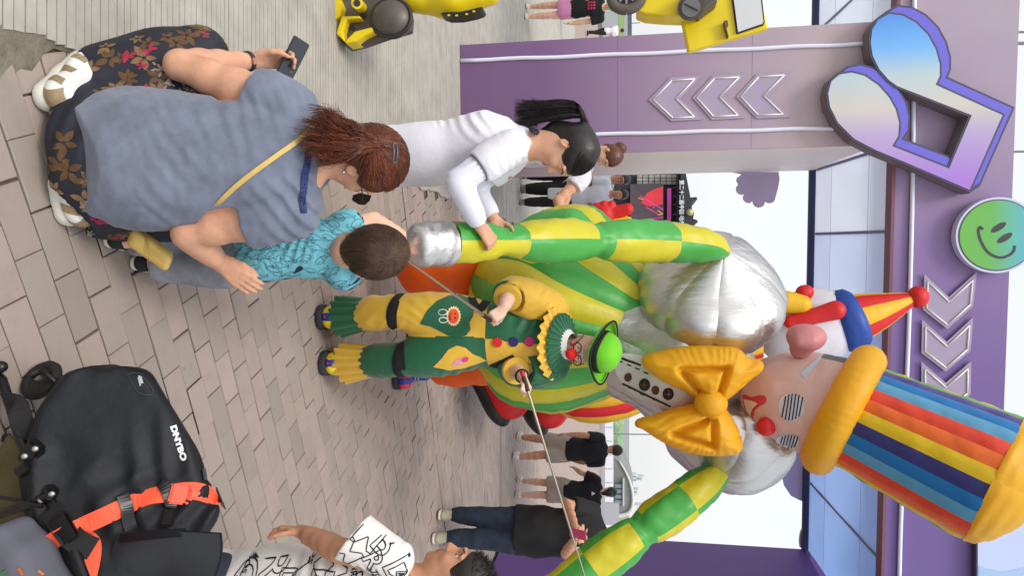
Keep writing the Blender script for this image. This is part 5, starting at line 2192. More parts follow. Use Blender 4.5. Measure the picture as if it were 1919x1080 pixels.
# belly
nb = 22
skin_panels('belly_panel', [P(897, 512, 4.62), P(980, 548, 4.55), P(1080, 590, 4.45), P(1225, 628, 4.3)], [(0, .02), (.05, .22), (.14, .39), (.28, .56), (.45, .66), (.62, .62), (.8, .48), (.92, .36), (1, .30)],
            [i / nb for i in range(nb + 1)], [0, 1], lambda i, j: (N_YEL if i % 2 else N_GRN), pup, 5, 34, .035, CAMD, 1.0, .006, 1)
# chest of silver cloth
chest = skin_panels('chest_panel', [P(1150, 625, 4.33), P(1230, 660, 4.28), P(1320, 690, 4.22), P(1405, 716, 4.14)], [(0, .33), (.08, .345), (.3, .36), (.55, .40), (.8, .30), (1, .13)],
                    [i / 6 for i in range(7)], [0, 1], lambda i, j: N_SIL, pup, 12, 30, .04, CAMD, .95, .007, 3, tw=.0)
# shoulder puffs
skin_panels('shoulder_puff_panel', [P(1356, 470, 3.92), P(1342, 510, 4.05), P(1325, 580, 4.2), P(1310, 665, 4.34)], [(0, .03), (.06, .14), (.16, .26), (.34, .385), (.52, .40), (.72, .34), (.9, .2), (1, .1)],
            [i / 9 for i in range(10)], [0, 1], lambda i, j: N_SIL, pup, 8, 24, .05, CAMD, 1.0, .0035, 5)
skin_panels('shoulder_puff_panel', [P(1338, 900, 4.12), P(1350, 870, 4.18), P(1362, 810, 4.28), P(1362, 735, 4.36)], [(0, .05), (.06, .17), (.2, .30), (.45, .37), (.7, .32), (1, .1)],
            [i / 9 for i in range(10)], [0, 1], lambda i, j: N_SIL, pup, 8, 24, .05, CAMD, 1.0, .0035, 6)
# arms in checks
chk = lambda i, j: N_GRN if j == 2 else (N_GRN if (i + (j if j < 2 else j - 1)) % 2 else N_YEL)
skin_panels('arm_panel', [P(1362, 474, 3.9), P(1330, 462, 3.84), P(1250, 454, 3.72), P(1120, 451, 3.46), P(1000, 452, 3.2), P(900, 454, 2.98), P(843, 455, 2.86)],
            [(0, .03), (.05, .07), (.12, .095), (.25, .108), (.40, .106), (.47, .088), (.5, .078), (.53, .09), (.60, .104), (.72, .098), (.795, .070), (.83, .062), (.88, .080), (.95, .088), (1, .088)],
            [0, .25, .5, .75, 1], [0, .22, .46, .52, .77, 1], chk, pup, 9, 12, .02, CAMD, 1.0, .006, 8)
skin_panels('hand_panel', [P(845, 455, 2.862), P(820, 457, 2.82), P(790, 459, 2.77), P(764, 462, 2.72)], [(0, .089), (.15, .092), (.5, .092), (.8, .082), (.93, .055), (1, .01)],
            [0, .34, .67, 1], [0, 1], lambda i, j: N_SIL, pup, 10, 16, .03, CAMD, 1.0, .006, 9)
skin_panels('arm_panel', [P(1352, 884, 4.1), P(1300, 925, 4.02), P(1215, 987, 3.9), P(1140, 1040, 3.82), P(1050, 1110, 3.74), P(980, 1165, 3.7)],
            [(0, .06), (.1, .10), (.25, .112), (.36, .108), (.40, .092), (.425, .086), (.45, .098), (.55, .116), (.75, .11), (1, .10)],
            [q - .09 for q in (0, .25, .5, .75, 1)], [0, .2, .39, .45, .66, 1], chk, pup, 9, 12, .02, unit(CAMD + A3(-.25, 0, .25)), 1.0, .006, 10)
# legs
for pts, rr in (([P(960, 475, 4.6), P(900, 482, 4.58), P(845, 490, 4.54), P(812, 492, 4.52)], [.19, .21, .265, .262]), ([P(960, 650, 4.75), P(910, 668, 4.82), P(860, 684, 4.92), P(830, 692, 4.98)], [.19, .19, .15, .11])):
    L_ = Sdf(.014)
    L_.chain(pts, rr, .05)
    L_.mod(lambda p: .006 * wob(p, 3, 2) + .004 * wob(p, 8, 3))
    L_.build('trouser_leg', N_ORG, pup)


# boots: puppet and performer wear the same kind
M_BTSOLE = mat('boot_sole', (44, 46, 48), .8, var=.15, vscale=40)
M_BTBLUE = mat('boot_blue', (36, 60, 150), .35)
M_BTYEL = mat('boot_yellow', (232, 204, 40), .35)
M_BTRED = mat('boot_red', (214, 38, 40), .35)


def boot(parent, heel, toe, s=1.0, star=True):
    heel, toe = np.asarray(heel, float), np.asarray(toe, float)
    d, u = unit((toe - heel) * A3(1, 1, 0)), A3(0, 0, 1)
    r = np.cross(d, u)
    L = np.linalg.norm((toe - heel)[:2])
    B_ = Sdf(.007)
    B_.cap(heel + d * .05 * s + u * .07 * s, heel + d * (L - .07 * s) + u * .075 * s, .055 * s, .068 * s, .03, r, .85)
    B_.cap(heel + d * .06 * s + u * .07 * s, heel + d * .07 * s + u * .17 * s, .055 * s, .050 * s, .03)
    B_.cut(heel + u * .035 * s, -u)

    def fm(c):
        a = (c - heel) @ d
        h = (c - heel) @ u
        w = np.abs((c - heel) @ r)
        o = np.zeros(len(c), int)
        o[(a > L - .075 * s) & (w > .022 * s)] = 1
        o[(a > L * .36) & (a < L * .62) & (h > .075 * s)] = 2
        o[(a < .05 * s) & (h < .09 * s)] = 2
        return o
    b = B_.build('boot', [M_BTBLUE, M_BTYEL, M_BTRED] if star else [M_BTBLUE, M_BTRED, M_BTBLUE], parent, fm)
    T_ = Sdf(.007)
    T_.cap(heel + d * .05 * s + u * .02 * s, heel + d * (L - .07 * s) + u * .02 * s, .06 * s, .074 * s, .02)
    T_.cut(heel + u * .042 * s, u)
    T_.cut(heel + u * .002, -u)
    for i in range(9):
        for q in (-1, 1):
            T_.cap(heel + d * (.02 + i * .03) * s + r * q * .078 * s, heel + d * (.02 + i * .03) * s + r * q * .078 * s + u * .022, .006, .005, .004, op='s')
    T_.build('sole', M_BTSOLE, b)
    bv = bvh_of(b)
    if star:
        pr = Print(bv, toe + d * .05 + u * .09 * s, np.cross(u, d) * -1, u, unit(d + u * .8), .0018, .3)
        pr.poly([(.030 * s * (1 if k % 2 == 0 else .45) * math.sin(k * PI / 5), .030 * s * (1 if k % 2 == 0 else .45) * math.cos(k * PI / 5)) for k in range(10)][::-1], .012)
        pr.build('star', M_BTRED, b)
    lc = MB()
    for i in range(3):
        z0 = heel + d * (L * .50 - i * .022) + u * (.118 + i * .018) * s
        lc.tube([z0 - r * .03 * s, z0 + d * .012 + u * .012, z0 + r * .03 * s], .004, 6)
    lc.build('laces', M_BTYEL, b, smooth='all')
    return b


boot(pup, G(752, 702) + A3(-.02, .09, .0), G(745, 704) + A3(.03, -.14, .0), 1.1, False)
boot(pup, G(772, 628) + A3(0, .12, 0), G(770, 628) + A3(0, -.12, 0), 1.1, False)

# head
NK, HT = P(1388, 722, 4.12), P(1580, 772, 3.93)
hx = unit(HT - NK)
hs_ = perp(CAMD, hx)
hd_ = skin_panels('head_panel', [NK, lerp(NK, HT, .33), lerp(NK, HT, .66), HT], [(0, .02), (.06, .11), (.16, .17), (.34, .225), (.6, .265), (.85, .275), (1, .27)],
                  [i / 8 + .0625 for i in range(9)], [0, .72, 1], lambda i, j: N_GREY if (j == 1 and i in (4, 5)) else N_PINK, pup, 8, 12, .02, hs_, 1.0, .003, 12)
bhd = bvh_of(*hd_)
EA = Sdf(.009)
EA.cap(P(1500, 654, 3.90), P(1510, 636, 3.86), .055, .075, .03)
EA.cap(P(1493, 630, 3.86), P(1530, 632, 3.86), .052, .05, .04)
EA.cap(P(1497, 640, 3.80), P(1520, 640, 3.80), .03, .03, .04)
EA.build('ear', N_EAR, pup)
npos, nn_ = onto(bhd, 1440, 797, 0)
if npos is None:
    npos, nn_ = P(1440, 795, 3.85), CAMD
MB().ball(npos + nn_ * .02, (.052, .05, .048), 14, 10).build('nose', N_RED, pup, smooth='all')


def face_print(name, polys, m, off=.003, step=.02, bvh=None, parent=pup):
    """Printed patch: outline given in survey pixels, laid on the skin."""
    b = MB()
    for pl in polys:
        v2, f2 = tess(pl, step)
        pts = [onto(bvh or bhd, x, y, off) for x, y in v2]
        ok = [p[0] is not None for p in pts]
        b.add([p[0] if p[0] is not None else (0, 0, 0) for p in pts], [f for f in f2 if all(ok[i] for i in f)])
    o = b.build(name, m, parent, fix=False)
    o.data.polygons.foreach_set('use_smooth', np.ones(len(o.data.polygons), bool))
    return o


M_PLIL = mat('print_lilac_white', (206, 206, 222), .5)
M_PBLK = mat('print_black', (24, 22, 24), .5)
M_PRED = mat('print_lip_red', (204, 62, 78), .5)
M_PCRM = mat('print_cream', (232, 214, 186), .5)
for cx, cy, rx, ry in ((1483, 763, 24, 26), (1476, 828, 22, 14)):
    face_print('eye_patch', [circ((cx, cy), rx, 24, ry)], M_PLIL, .003, 6)
    st = []
    for i in range(6):
        x0 = cx - rx * .62 + i * rx * .26
        hh = ry * math.sqrt(max(0, 1 - ((x0 - cx) / rx) ** 2)) * .95
        st.append([(x0 - 1.3 + 5, cy - hh), (x0 + 1.3 + 5, cy - hh), (x0 + 3, cy), (x0 + 1.3 - 2, cy + hh), (x0 - 1.3 - 2, cy + hh), (x0 + .5, cy)])
    face_print('eye_stripes', st, M_PBLK, .005, 5)
face_print('mouth', [[(1391, 742), (1396, 740), (1410, 745), (1424, 741), (1434, 742), (1438, 750), (1434, 757), (1424, 762), (1415, 770), (1412, 782), (1416, 794), (1406, 785), (1396, 765)]], M_PRED, .003, 5)
face_print('mouth_inside', [[(1394, 748), (1403, 750), (1414, 753), (1421, 757), (1412, 765), (1408, 775), (1409, 785), (1400, 770)]], M_PCRM, .005, 5)
face_print('brow_mark', [[(1500, 700), (1536, 668), (1540, 674), (1508, 710)]], mat('print_grey_blue', (182, 192, 204), .5), .003, 5)

# hat: padded brim, striped crown, golden top
hc0, hc1 = P(1588, 772, 3.92), P(1864, 900, 3.60)
hax_ = unit(hc1 - hc0)
bra = unit(P(1858, 905, 3.70) - P(1586, 772, 3.93))
ha, hb = perp(CAMD, bra), np.cross(bra, perp(CAMD, bra))
nbr = 192
brv, brf = [], []
for i in range(nbr):
    t = 2 * PI * i / nbr
    o_ = ha * math.cos(t) + hb * math.sin(t)
    for k in range(16):
        q = 2 * PI * k / 16
        pk = max(0, -math.cos(q)) ** 1.5
        rr = .088 * (1 + .012 * math.sin(17 * t + 2 * math.sin(q)) + (.012 + .05 * pk) * math.sin(47 * t + 1.5 * math.sin(5 * t)) * (.6 + .4 * math.sin(9 * t)))
        brv.append(P(1580, 769, 3.93) + o_ * (.285 + rr * math.cos(q)) + bra * rr * math.sin(q))
for i in range(nbr):
    for k in range(16):
        brf.append((i * 16 + k, i * 16 + (k + 1) % 16, (i + 1) % nbr * 16 + (k + 1) % 16, (i + 1) % nbr * 16 + k))
mesh('hat_brim', brv, brf, N_GOLD, pup, True)
HC = {'n': (52, 54, 120), 'b': (20, 116, 190), 'l': (92, 162, 204), 'r': (228, 70, 44), 'o': (240, 112, 44), 'y': (236, 200, 36), 'v': (72, 62, 140), 'g': (118, 172, 84)}
HM = {k: nylon('hat_' + k, c, .95, .42, .08) for k, c in HC.items()}
pos = list('nblroygvblroyn')
neg = list('yorlbvgyorlbvg')
hatm = pos + neg[::-1]
hlen = np.linalg.norm(hc1 - hc0)
skin_panels('hat_stripe', [hc0, lerp(hc0, hc1, .5), hc1], [(0, .272), (.3, .286), (.7, .306), (.93, .316), (1, .313)], [i / 28 + .0125 for i in range(29)], [0, 1], lambda i, j: HM[hatm[i]], pup, 4, 20, .012, CAMD, 1.0, .0035, 14)
skin_panels('hat_top', [hc1 - hax_ * .004, hc1 + hax_ * .08, hc1 + hax_ * .17, hc1 + hax_ * .20], [(0, .317), (.12, .313), (.4, .272), (.7, .185), (.9, .09), (1, .01)], [i / 6 for i in range(7)], [0, 1], lambda i, j: N_GOLD, pup, 8, 14, .012, CAMD, 1.0, .006, 15)

# bow tie: two pinched pillows and a knot, worn proud of the chest
def pillow(name, out, creases, Y, h, m, parent, sc=4.153, ox=1130, oy=640, step=12):
    """Stuffed flat shape: outline sewn all round, puffed in the middle, pinched along the creases (survey pixels)."""
    v2, f2 = tess(out, step)
    E = np.array(out, float)
    E2 = np.roll(E, -1, 0)

    def dist(p, A, B):
        t = np.clip(np.sum((p - A) * (B - A), 1) / (np.sum((B - A) ** 2, 1) + 1e-9), 0, 1)
        return np.min(np.linalg.norm(p - A - (B - A) * t[:, None], axis=1))
    CA = np.array([c[0] for c in creases], float)
    CB = np.array([c[1] for c in creases], float)
    ds = [dist(np.array(p), E, E2) for p in v2]
    dm = max(ds)
    vs, n = [], len(v2)
    for sgn in (-1, 1):
        for (x, y), d in zip(v2, ds):
            a = min(1, d / (dm * .85))
            z = h * math.sqrt(max(0, 1 - (1 - a) ** 2))
            if sgn < 0:
                c = dist(np.array((x, y)), CA, CB)
                z -= .45 * h * math.exp(-(c / 22) ** 2) * min(1, a * 3)
            z += .0028 * math.sin(x * .04 + 2 * math.sin(y * .03)) * math.sin(y * .045) * min(1, a * 4) + .009 * math.sin(math.atan2(y - 480, x - 840) * 46 + 2 * math.sin(x * .02)) * math.exp(-a * 4) * min(1, a * 9) + .010 * math.sin(math.atan2(y - 480, x - 840) * 17) * math.exp(-math.hypot(x - 840, y - 480) / 90)
            vs.append(P(ox + x / sc, oy + y / sc, Y) + A3(0, sgn * z, 0))
    fs = [tuple(f) for f in f2] + [tuple(q + n for q in reversed(f)) for f in f2]
    b = MB().add(vs, fs).build(name, m, parent)
    bm = bmesh.new()
    bm.from_mesh(b.data)
    bmesh.ops.remove_doubles(bm, verts=bm.verts[:], dist=.0008)
    bmesh.ops.recalc_face_normals(bm, faces=bm.faces[:])
    bm.to_mesh(b.data)
    bm.free()
    b.data.polygons.foreach_set('use_smooth', np.ones(len(b.data.polygons), bool))
    return b


BY = 3.82
bow = pillow('bow_loop', [tuple(q) for q in spline([(760, 470), (640, 390), (520, 340), (400, 270), (320, 200), (300, 150), (330, 105), (450, 70), (600, 40), (760, 32), (900, 36), (1020, 45), (1080, 75), (1130, 120), (1230, 150), (1250, 190), (1225, 240), (1150, 300), (1060, 380), (970, 450), (900, 500)], 70)],
             [((590, 205), (780, 420)), ((590, 205), (940, 195)), ((940, 195), (880, 410))], BY, .15, N_GOLD, pup)
pillow('bow_loop', [tuple(q) for q in spline([(800, 470), (700, 490), (560, 520), (400, 570), (290, 600), (250, 625), (255, 665), (310, 685), (420, 760), (560, 830), (700, 875), (850, 890), (980, 885), (1060, 860), (1085, 810), (1080, 750), (1058, 728), (1062, 700), (1020, 620), (960, 530), (900, 470)], 70)],
       [((530, 690), (800, 590)), ((530, 690), (840, 780)), ((840, 780), (840, 600))], BY + .01, .15, N_GOLD, pup)
KT = Sdf(.008)
KT.ell(P(1332, 756, BY - .07), (.075, .09, .085), None, .02)
KT.mod(folds(A3(0, 0, 1), .04, .008, 61, 1.0, low=3))
KT.build('bow_knot', N_GOLD, pup)

# the printed front of the chest
bch = bvh_of(*chest)
M_PANEL = mat('print_panel_white', (214, 212, 210), .55)
pan = face_print('front_panel', [[(1143, 660), (1190, 664), (1300, 690), (1300, 780), (1258, 768), (1226, 760), (1196, 746), (1173, 728), (1156, 703)]], M_PANEL, .004, 9, bch)
M_PBRN = mat('print_brown', (84, 48, 44), .5)
face_print('button_print', [circ((1178, 707), 7.5, 16, 8.5)], M_PBRN, .007, 5, bch)
face_print('button_print', [circ((1229, 731), 7, 16, 8.5)], M_PBRN, .007, 5, bch)
for cx, cy in ((1209, 721), (1253, 738)):
    face_print('gauge_print', [circ((cx, cy), 10.5, 18, 11.5)], M_PBLK, .007, 5, bch)
    face_print('gauge_ticks', [[(cx - 7, cy - .8), (cx + 7, cy - .8), (cx + 7, cy + .8), (cx - 7, cy + .8)], [(cx - .8, cy - 7), (cx + .8, cy - 7), (cx + .8, cy + 7), (cx - .8, cy + 7)], circ((cx, cy), 2.5, 8)], M_LEAF2, .009, 4, bch)
face_print('panel_line', [[(1152, 664), (1202, 683), (1202, 687), (1154, 669)], [(1168, 717), (1258, 760), (1257, 763), (1166, 720)]], M_PBLK, .007, 6, bch)
face_print('panel_dashes', [[(x - 5, y - 2.5), (x + 4, y + .5), (x + 4, y + 3), (x - 5, y)] for x, y in ((1149, 671), (1164, 677), (1180, 684), (1196, 691), (1212, 699), (1184, 727), (1205, 738), (1228, 748))], M_PBLK, .007, 6, bch)
# ================================================================== PERFORMER IN CLOWN SUIT, working the puppet with rods
C_GRN = mat('satin_green', (10, 92, 58), .55, gain=1.0, sheen=.2, bump=.3, bscale=14, var=.1, vscale=6, fine=.2, fscale=400)
C_YEL = mat('satin_yellow', (218, 174, 52), .55, gain=1.0, sheen=.2, bump=.3, bscale=14, var=.06, vscale=6, fine=.2, fscale=400)
C_BLK = mat('webbing_black', (18, 18, 20), .8, fine=.4, fscale=300)
py = 3.75
pf = thing('person', G(594, 637), 'performer in green and yellow clown suit with red nose, holding two rods', 'person')
J = {'r': A3(1, 0, 0)}
pe_, wa_, ch_, nk_ = P(895, 625, py + .03), P(945, 628, py + .05), P(1000, 634, py + .07), P(1048, 642, py + .07)
hip = (P(872, 600, py + .02), P(872, 650, py + .02))
kne = (P(745, 584, py - .08), P(757, 674, py - .04))
ank = (G(598, 594) + A3(0, .03, .10), G(606, 680) + A3(0, .03, .10))
shd = (P(1040, 578, py + .08), P(1040, 690, py + .06))
elb = (P(955, 548, py - .05), P(962, 690, py + .02))
wri = (P(944, 578, py - .20), P(978, 705, py - .16))
ph_ = P(1090, 655, py + .02)
pff, pfu = unit(A3(.16, -.94, -.26)), unit(A3(.06, -.24, .95))
S = Sdf(.006)
S.cap(pe_, wa_, .14, .125, .04, J['r'], .75)
S.cap(wa_, ch_, .125, .14, .04, J['r'], .7)
S.cap(ch_, lerp(ch_, nk_, .7), .14, .08, .04, J['r'], .68)
S.cap(*shd, .046, .046, .03)
for i in (0, 1):
    limb(S, [shd[i], elb[i], wri[i]], scaled(ARM_R, .95), 0, 2, 0, .02, end_cut=False)
    limb(S, [hip[i], kne[i], ank[i]], scaled(LEG_R, .95), 0, 2, 0, .03, end_cut=False)
rodA, rodA2 = P(914, 597, py - .27), P(757, 484, 2.74)
rodB, rodB2 = P(984, 716, py - .22), P(1100, 1095, 3.62)
hand(S, wri[0], unit(P(916, 602, py - .26) - wri[0]), A3(.5, .3, -.6), A3(.2, -.8, .3), .155, (.9, 1.1, .7), thumb=(.6, .3, .7), k=.004)
hand(S, wri[1], unit(P(988, 728, py - .22) - wri[1]), A3(.3, .5, -.7), A3(-.5, -.3, .6), .155, (.9, 1.1, .7), thumb=(.6, .3, .7), k=.004)
pax = head(S, ph_, pff, pfu, .98, nk_)
pbody = S.build('body', SK_PALE, pf)
eyes(pf, ph_, pff, pfu, .98)

cx_ = lambda z: np.interp(z, [0, .9, 1.5], [P(700, 632, py)[0], P(880, 632, py)[0], P(1010, 640, py)[0]])


def suit_colour(c):
    left = c[:, 0] < np.interp(c[:, 2], [0, .9, 1.2, 1.5], [P(700, 632, py)[0], P(880, 628, py)[0], P(960, 642, py)[0], P(1010, 642, py)[0]])
    z = c[:, 2]
    zt = P(916, 630, py)[2]
    top = z > zt
    o = np.where(top, np.where(left, 0, 1), np.where(left, 1, 0))
    return o


T = Sdf(.0065)
T.cap(pe_ - A3(0, 0, .05), wa_, .178, .165, .05, J['r'], .8)
T.cap(wa_, ch_, .165, .165, .05, J['r'], .78)
T.cap(ch_, lerp(ch_, nk_, .7), .165, .09, .05, J['r'], .72)
T.cap(*shd, .06, .06, .04)
for i in (0, 1):
    limb(T, [hip[i], kne[i], ank[i]], [(0, .125), (.5, .118), (.88, .094), (1.02, .070), (1.2, .086), (1.55, .088)], 0, 1.56, 0, .05)
T.mod(folds(A3(.6, .3, 1), .15, .012, 201, 1.3, low=1.6))
T.mod(folds(A3(1, .2, -.5), .10, .008, 205, 1.2, low=2.2))
T.ell(nk_ + A3(0, -.02, .03), (.07, .07, .05), None, .004, 's')
suit = T.build('clown_suit', [C_GRN, C_YEL], pf, suit_colour)
# sleeves: full yellow one rolled at the elbow, green one with a yellow cuff
for i, (m1, m2) in enumerate(((C_YEL, C_GRN), (C_GRN, C_YEL))):
    V = Sdf(.0065)
    limb(V, [shd[i], elb[i], wri[i]], [(0, .075), (.5, .10), (.9, .09), (1.0, .07), (1.4, .06)], 0, 1.25, 0, .04)
    V.mod(folds(A3(1, .4, .1), .08, .010, 211 + i, 1.2, low=3))
    V.mod(lambda p: .005 * wob(p, 6, 44))
    sl = V.build('sleeve', m1, suit)
    ps = along([shd[i], elb[i], wri[i]], 1.1, 1.42, 5)
    Q = Sdf(.006)
    Q.chain(ps, [.066, .068, .068, .068, .070], .02)
    Q.cut(ps[-1], unit(ps[-1] - ps[-2]), ps[-1], .12)
    Q.mod(folds(unit(ps[-1] - ps[0]), .03, .006, 219 + i, 1.0, low=4))
    Q.build('cuff', m2 if i else C_YEL, suit)
    if i == 0:
        MB().tube([ps[1] + perp(A3(0, 0, 1), unit(ps[-1] - ps[0])) * math.cos(t) * .072 + np.cross(unit(ps[-1] - ps[0]), perp(A3(0, 0, 1), unit(ps[-1] - ps[0]))) * math.sin(t) * .072 for t in np.linspace(0, 2 * PI, 25)], .016, 8, caps=False).build('cuff_trim', C_GRN, suit, smooth='all')
# pleated ankle frills
for i, m_ in enumerate((C_GRN, C_YEL)):
    a, b = along([hip[i], kne[i], ank[i]], 1.5, 1.93, 2)
    d = unit(b - a)
    x1 = perp(A3(1, 0, 0), d)
    y1 = np.cross(d, x1)
    vs, fs = [], []
    nn, mm = 72, 9
    for r_ in range(mm):
        t = r_ / (mm - 1)
        for k in range(nn):
            an = 2 * PI * k / nn
            rr = (.088 + .022 * t) + (.004 + .010 * t) * math.sin(an * 14 + .6 * math.sin(an * 3)) + .006 * t * math.sin(an * 3 + i)
            vs.append(lerp(a, b, t) + x1 * math.cos(an) * rr + y1 * math.sin(an) * rr)
    for r_ in range(mm - 1):
        for k in range(nn):
            fs.append((r_ * nn + k, r_ * nn + (k + 1) % nn, (r_ + 1) * nn + (k + 1) % nn, (r_ + 1) * nn + k))
    mesh('ankle_frill', vs, fs, m_, suit, True)
boot(pf, G(625, 596), G(588, 594), 1.0)
boot(pf, G(634, 680), G(594, 681), 1.0)


# ruff: wide yellow frill under a green one
def ruff(name, c, ax_, r0, r1, lift, amp, n, m, parent):
    x1 = perp(A3(1, 0, 0), ax_)
    y1 = np.cross(ax_, x1)
    vs, fs = [], []
    K, R_ = 200, 7
    for q in range(R_):
        t = q / (R_ - 1)
        for k in range(K):
            an = 2 * PI * k / K
            rr = r0 + (r1 - r0) * t
            vs.append(np.asarray(c) + (x1 * math.cos(an) + y1 * math.sin(an) * .8) * rr + ax_ * (lift * (1 - t) + amp * t * math.sin(an * n)))
    for q in range(R_ - 1):
        for k in range(K):
            fs.append((q * K + k, q * K + (k + 1) % K, (q + 1) * K + (k + 1) % K, (q + 1) * K + k))
    return mesh(name, vs, fs, m, parent, True)


rx = unit(A3(.05, -.5, .86))
rc = P(1049, 644, py - .0)
ruff('outer_ruff', rc - rx * .02, rx, .07, .205, .05, .010, 22, C_YEL, suit)
ruff('inner_ruff', rc + rx * .012, rx, .065, .165, .05, .011, 26, C_GRN, suit)
ruff('white_collar', rc + rx * .03, rx, .06, .10, .05, .001, 5, mat('collar_white', (220, 220, 220), .7), suit)

# buttons, patches
bs_ = bvh_of(suit)
for (x, y), c in (((932, 642), (206, 36, 40)), ((962, 641), (38, 34, 96)), ((992, 641), (196, 36, 108))):
    p, n = onto(bs_, x, y, .0)
    if p is not None:
        e1 = perp(A3(1, 0, 0), n)
        MB().prism(circ((0, 0), .026, 20), p, e1, np.cross(n, e1), n, -.004, .009).build('button', mat('felt_%d_%d' % (c[0], c[2]), c, .85, fine=.5, fscale=300), suit, smooth=True)


def px_print(name, polys, m, bvh, parent, off=.003, step=7, bld=True):
    return face_print(name, polys, m, off, step, bvh, parent)


heart_g = [(787, 607), (800, 583), (818, 565), (840, 555), (862, 553), (880, 560), (889, 575), (887, 592), (880, 604), (882, 618), (874, 629), (858, 633), (842, 630), (824, 621), (806, 612)]
heart_y = [(812, 688), (828, 672), (840, 656), (856, 648), (872, 652), (886, 664), (898, 668), (912, 676), (893, 682), (870, 690), (842, 694)]
px_print('heart_patch', [heart_g], C_GRN, bs_, suit)
px_print('heart_patch', [heart_y], C_YEL, bs_, suit)
M_CREAM = mat('badge_cream', (236, 216, 160), .8)
px_print('badge_petals', [[(850 + (19 if k % 2 else 16) * math.cos(2 * PI * k / 36) * .75, 593 + (19 if k % 2 else 16) * math.sin(2 * PI * k / 36)) for k in range(36)]], M_CREAM, bs_, suit, .006, 5)
px_print('badge_face', [circ((850, 593), 10, 20, 13)], mat('badge_orange', (232, 84, 36), .8), bs_, suit, .009, 5)
px_print('badge_features', [circ((853, 589), 1.8, 8), circ((853, 597), 1.8, 8), [(846, 587), (843, 593), (846, 600), (844.5, 600), (841, 593), (844.5, 587)]], M_PBLK, bs_, suit, .011, 3)
px_print('badge_leaf_rim', [circ((830, 586), 9, 14, 6), circ((830, 599), 9, 14, 6)][:1], mat('badge_white', (225, 228, 225), .8), bs_, suit, .006, 4)
px_print('badge_leaf_rim', [circ((831, 600), 9, 14, 6)], MATS['badge_white'], bs_, suit, .0065, 4)
px_print('badge_leaf', [circ((830, 586), 7, 14, 4.3)], C_GRN, bs_, suit, .009, 4)
px_print('badge_leaf', [circ((831, 600), 7, 14, 4.3)], C_GRN, bs_, suit, .009, 4)
px_print('small_patch', [[(846, 684), (852, 676), (862, 672), (870, 669), (876, 670), (874, 677), (864, 682), (852, 686)]], mat('patch_pink', (226, 150, 170), .8), bs_, suit, .006, 4)
px_print('small_patch_spot', [[(864, 674), (872, 668), (878, 669), (876, 676), (868, 678)]], mat('patch_magenta', (206, 62, 120), .8), bs_, suit, .009, 4)

# harness straps
for pix in ([(742, 566), (738, 580), (736, 594), (738, 612)], [(752, 645), (751, 660), (752, 675), (753, 692)], [(884, 560), (888, 572), (898, 582), (908, 572), (914, 560)], [(882, 700), (905, 692), (935, 682), (965, 670)]):
    try:
        band_on('harness_strap', bs_, pix, .045, C_BLK, pf, .006, .006, 16)
    except Exception:
        pass
for i in (0, 1):
    a = along([hip[i], kne[i], ank[i]], .98, 1.06, 2)
    d = unit(a[1] - a[0])
    x1 = perp(A3(1, 0, 0), d)
    y1 = np.cross(d, x1)
    MB().tube([a[0] + d * .02 * math.cos(t) + x1 * math.cos(t) * .092 + y1 * math.sin(t) * .092 for t in np.linspace(0, 2 * PI, 25)], .026, 8, caps=False, flat=.35, side=d).build('knee_strap', C_BLK, pf, smooth='all')

# nose, glasses, face paint, hat
MB().ball(ph_ + pff * .112 - pfu * .018, .031, 16, 12).build('clown_nose', mat('foam_red', (226, 26, 28), .7, fine=.4, fscale=200), pf, smooth='all')
gl = MB()
for q in (-1, 1):
    gc = ph_ + pff * .103 + pfu * .012 + pax[0] * q * .034
    gl.tube([gc + pax[0] * math.cos(t) * .028 + pfu * math.sin(t) * .022 for t in np.linspace(0, 2 * PI, 19)], .0028, 6, caps=False)
    gl.tube([gc + pax[0] * q * .028, ph_ + pax[0] * q * .082 - pff * .01 + pfu * .01], .0028, 6)
tag(gl.build('spectacles', mat('frame_black', (20, 18, 18), .35), None, smooth='all'), 'thin black spectacles on the performer in the clown suit', 'glasses')
bpb = bvh_of(pbody)
pr = Print(bpb, ph_ + pff * .2, pax[0], pfu, pff, .0012, .3)
pr.poly(circ((0, -.052), .040, 20, .022), .01)
pr.build('mouth_paint', mat('face_paint_white', (226, 216, 210), .6), pf)
pr = Print(bpb, ph_ + pff * .2, pax[0], pfu, pff, .002, .3)
pr.poly(circ((0, -.054), .028, 20, .011), .008)
pr.build('lip_paint', mat('face_paint_red', (206, 62, 70), .6), pf)
for q in (-1, 1):
    pr = Print(bpb, ph_ + pff * .2 + pax[0] * q * .05 - pfu * .02, pax[0], pfu, pff, .0012, .3)
    pr.poly(circ((0, 0), .017, 16), .008)
    pr.build('cheek_paint', MATS['face_paint_red'], pf)
M_LIME = mat('felt_lime', (112, 204, 22), .8, gain=.92, sheen=.2, var=.05, vscale=8)
hatu = unit(A3(.20, -.34, .92))
hx1 = perp(A3(1, 0, 0), hatu)
hy1 = np.cross(hatu, hx1)
hb_ = ph_ + pfu * .088 - pff * .01
vs, fs = [], []
prof = [(.150, .030), (.158, .034), (.160, .028), (.150, .012), (.128, .000), (.106, .000), (.103, .03), (.100, .055), (.090, .085), (.066, .110), (.034, .124), (.004, .128)]
for r_, z_ in prof:
    for k in range(40):
        an = 2 * PI * k / 40
        el = 1 + .08 * math.cos(2 * an)
        roll = .022 * (math.cos(an) ** 2) if r_ > .12 else 0
        vs.append(hb_ + hx1 * math.cos(an) * r_ * el + hy1 * math.sin(an) * r_ / el + hatu * (z_ + roll * (r_ - .11) / .05))
for i in range(len(prof) - 1):
    for k in range(40):
        fs.append((i * 40 + k, i * 40 + (k + 1) % 40, (i + 1) * 40 + (k + 1) % 40, (i + 1) * 40 + k))
vs.append(hb_ + hatu * .128)
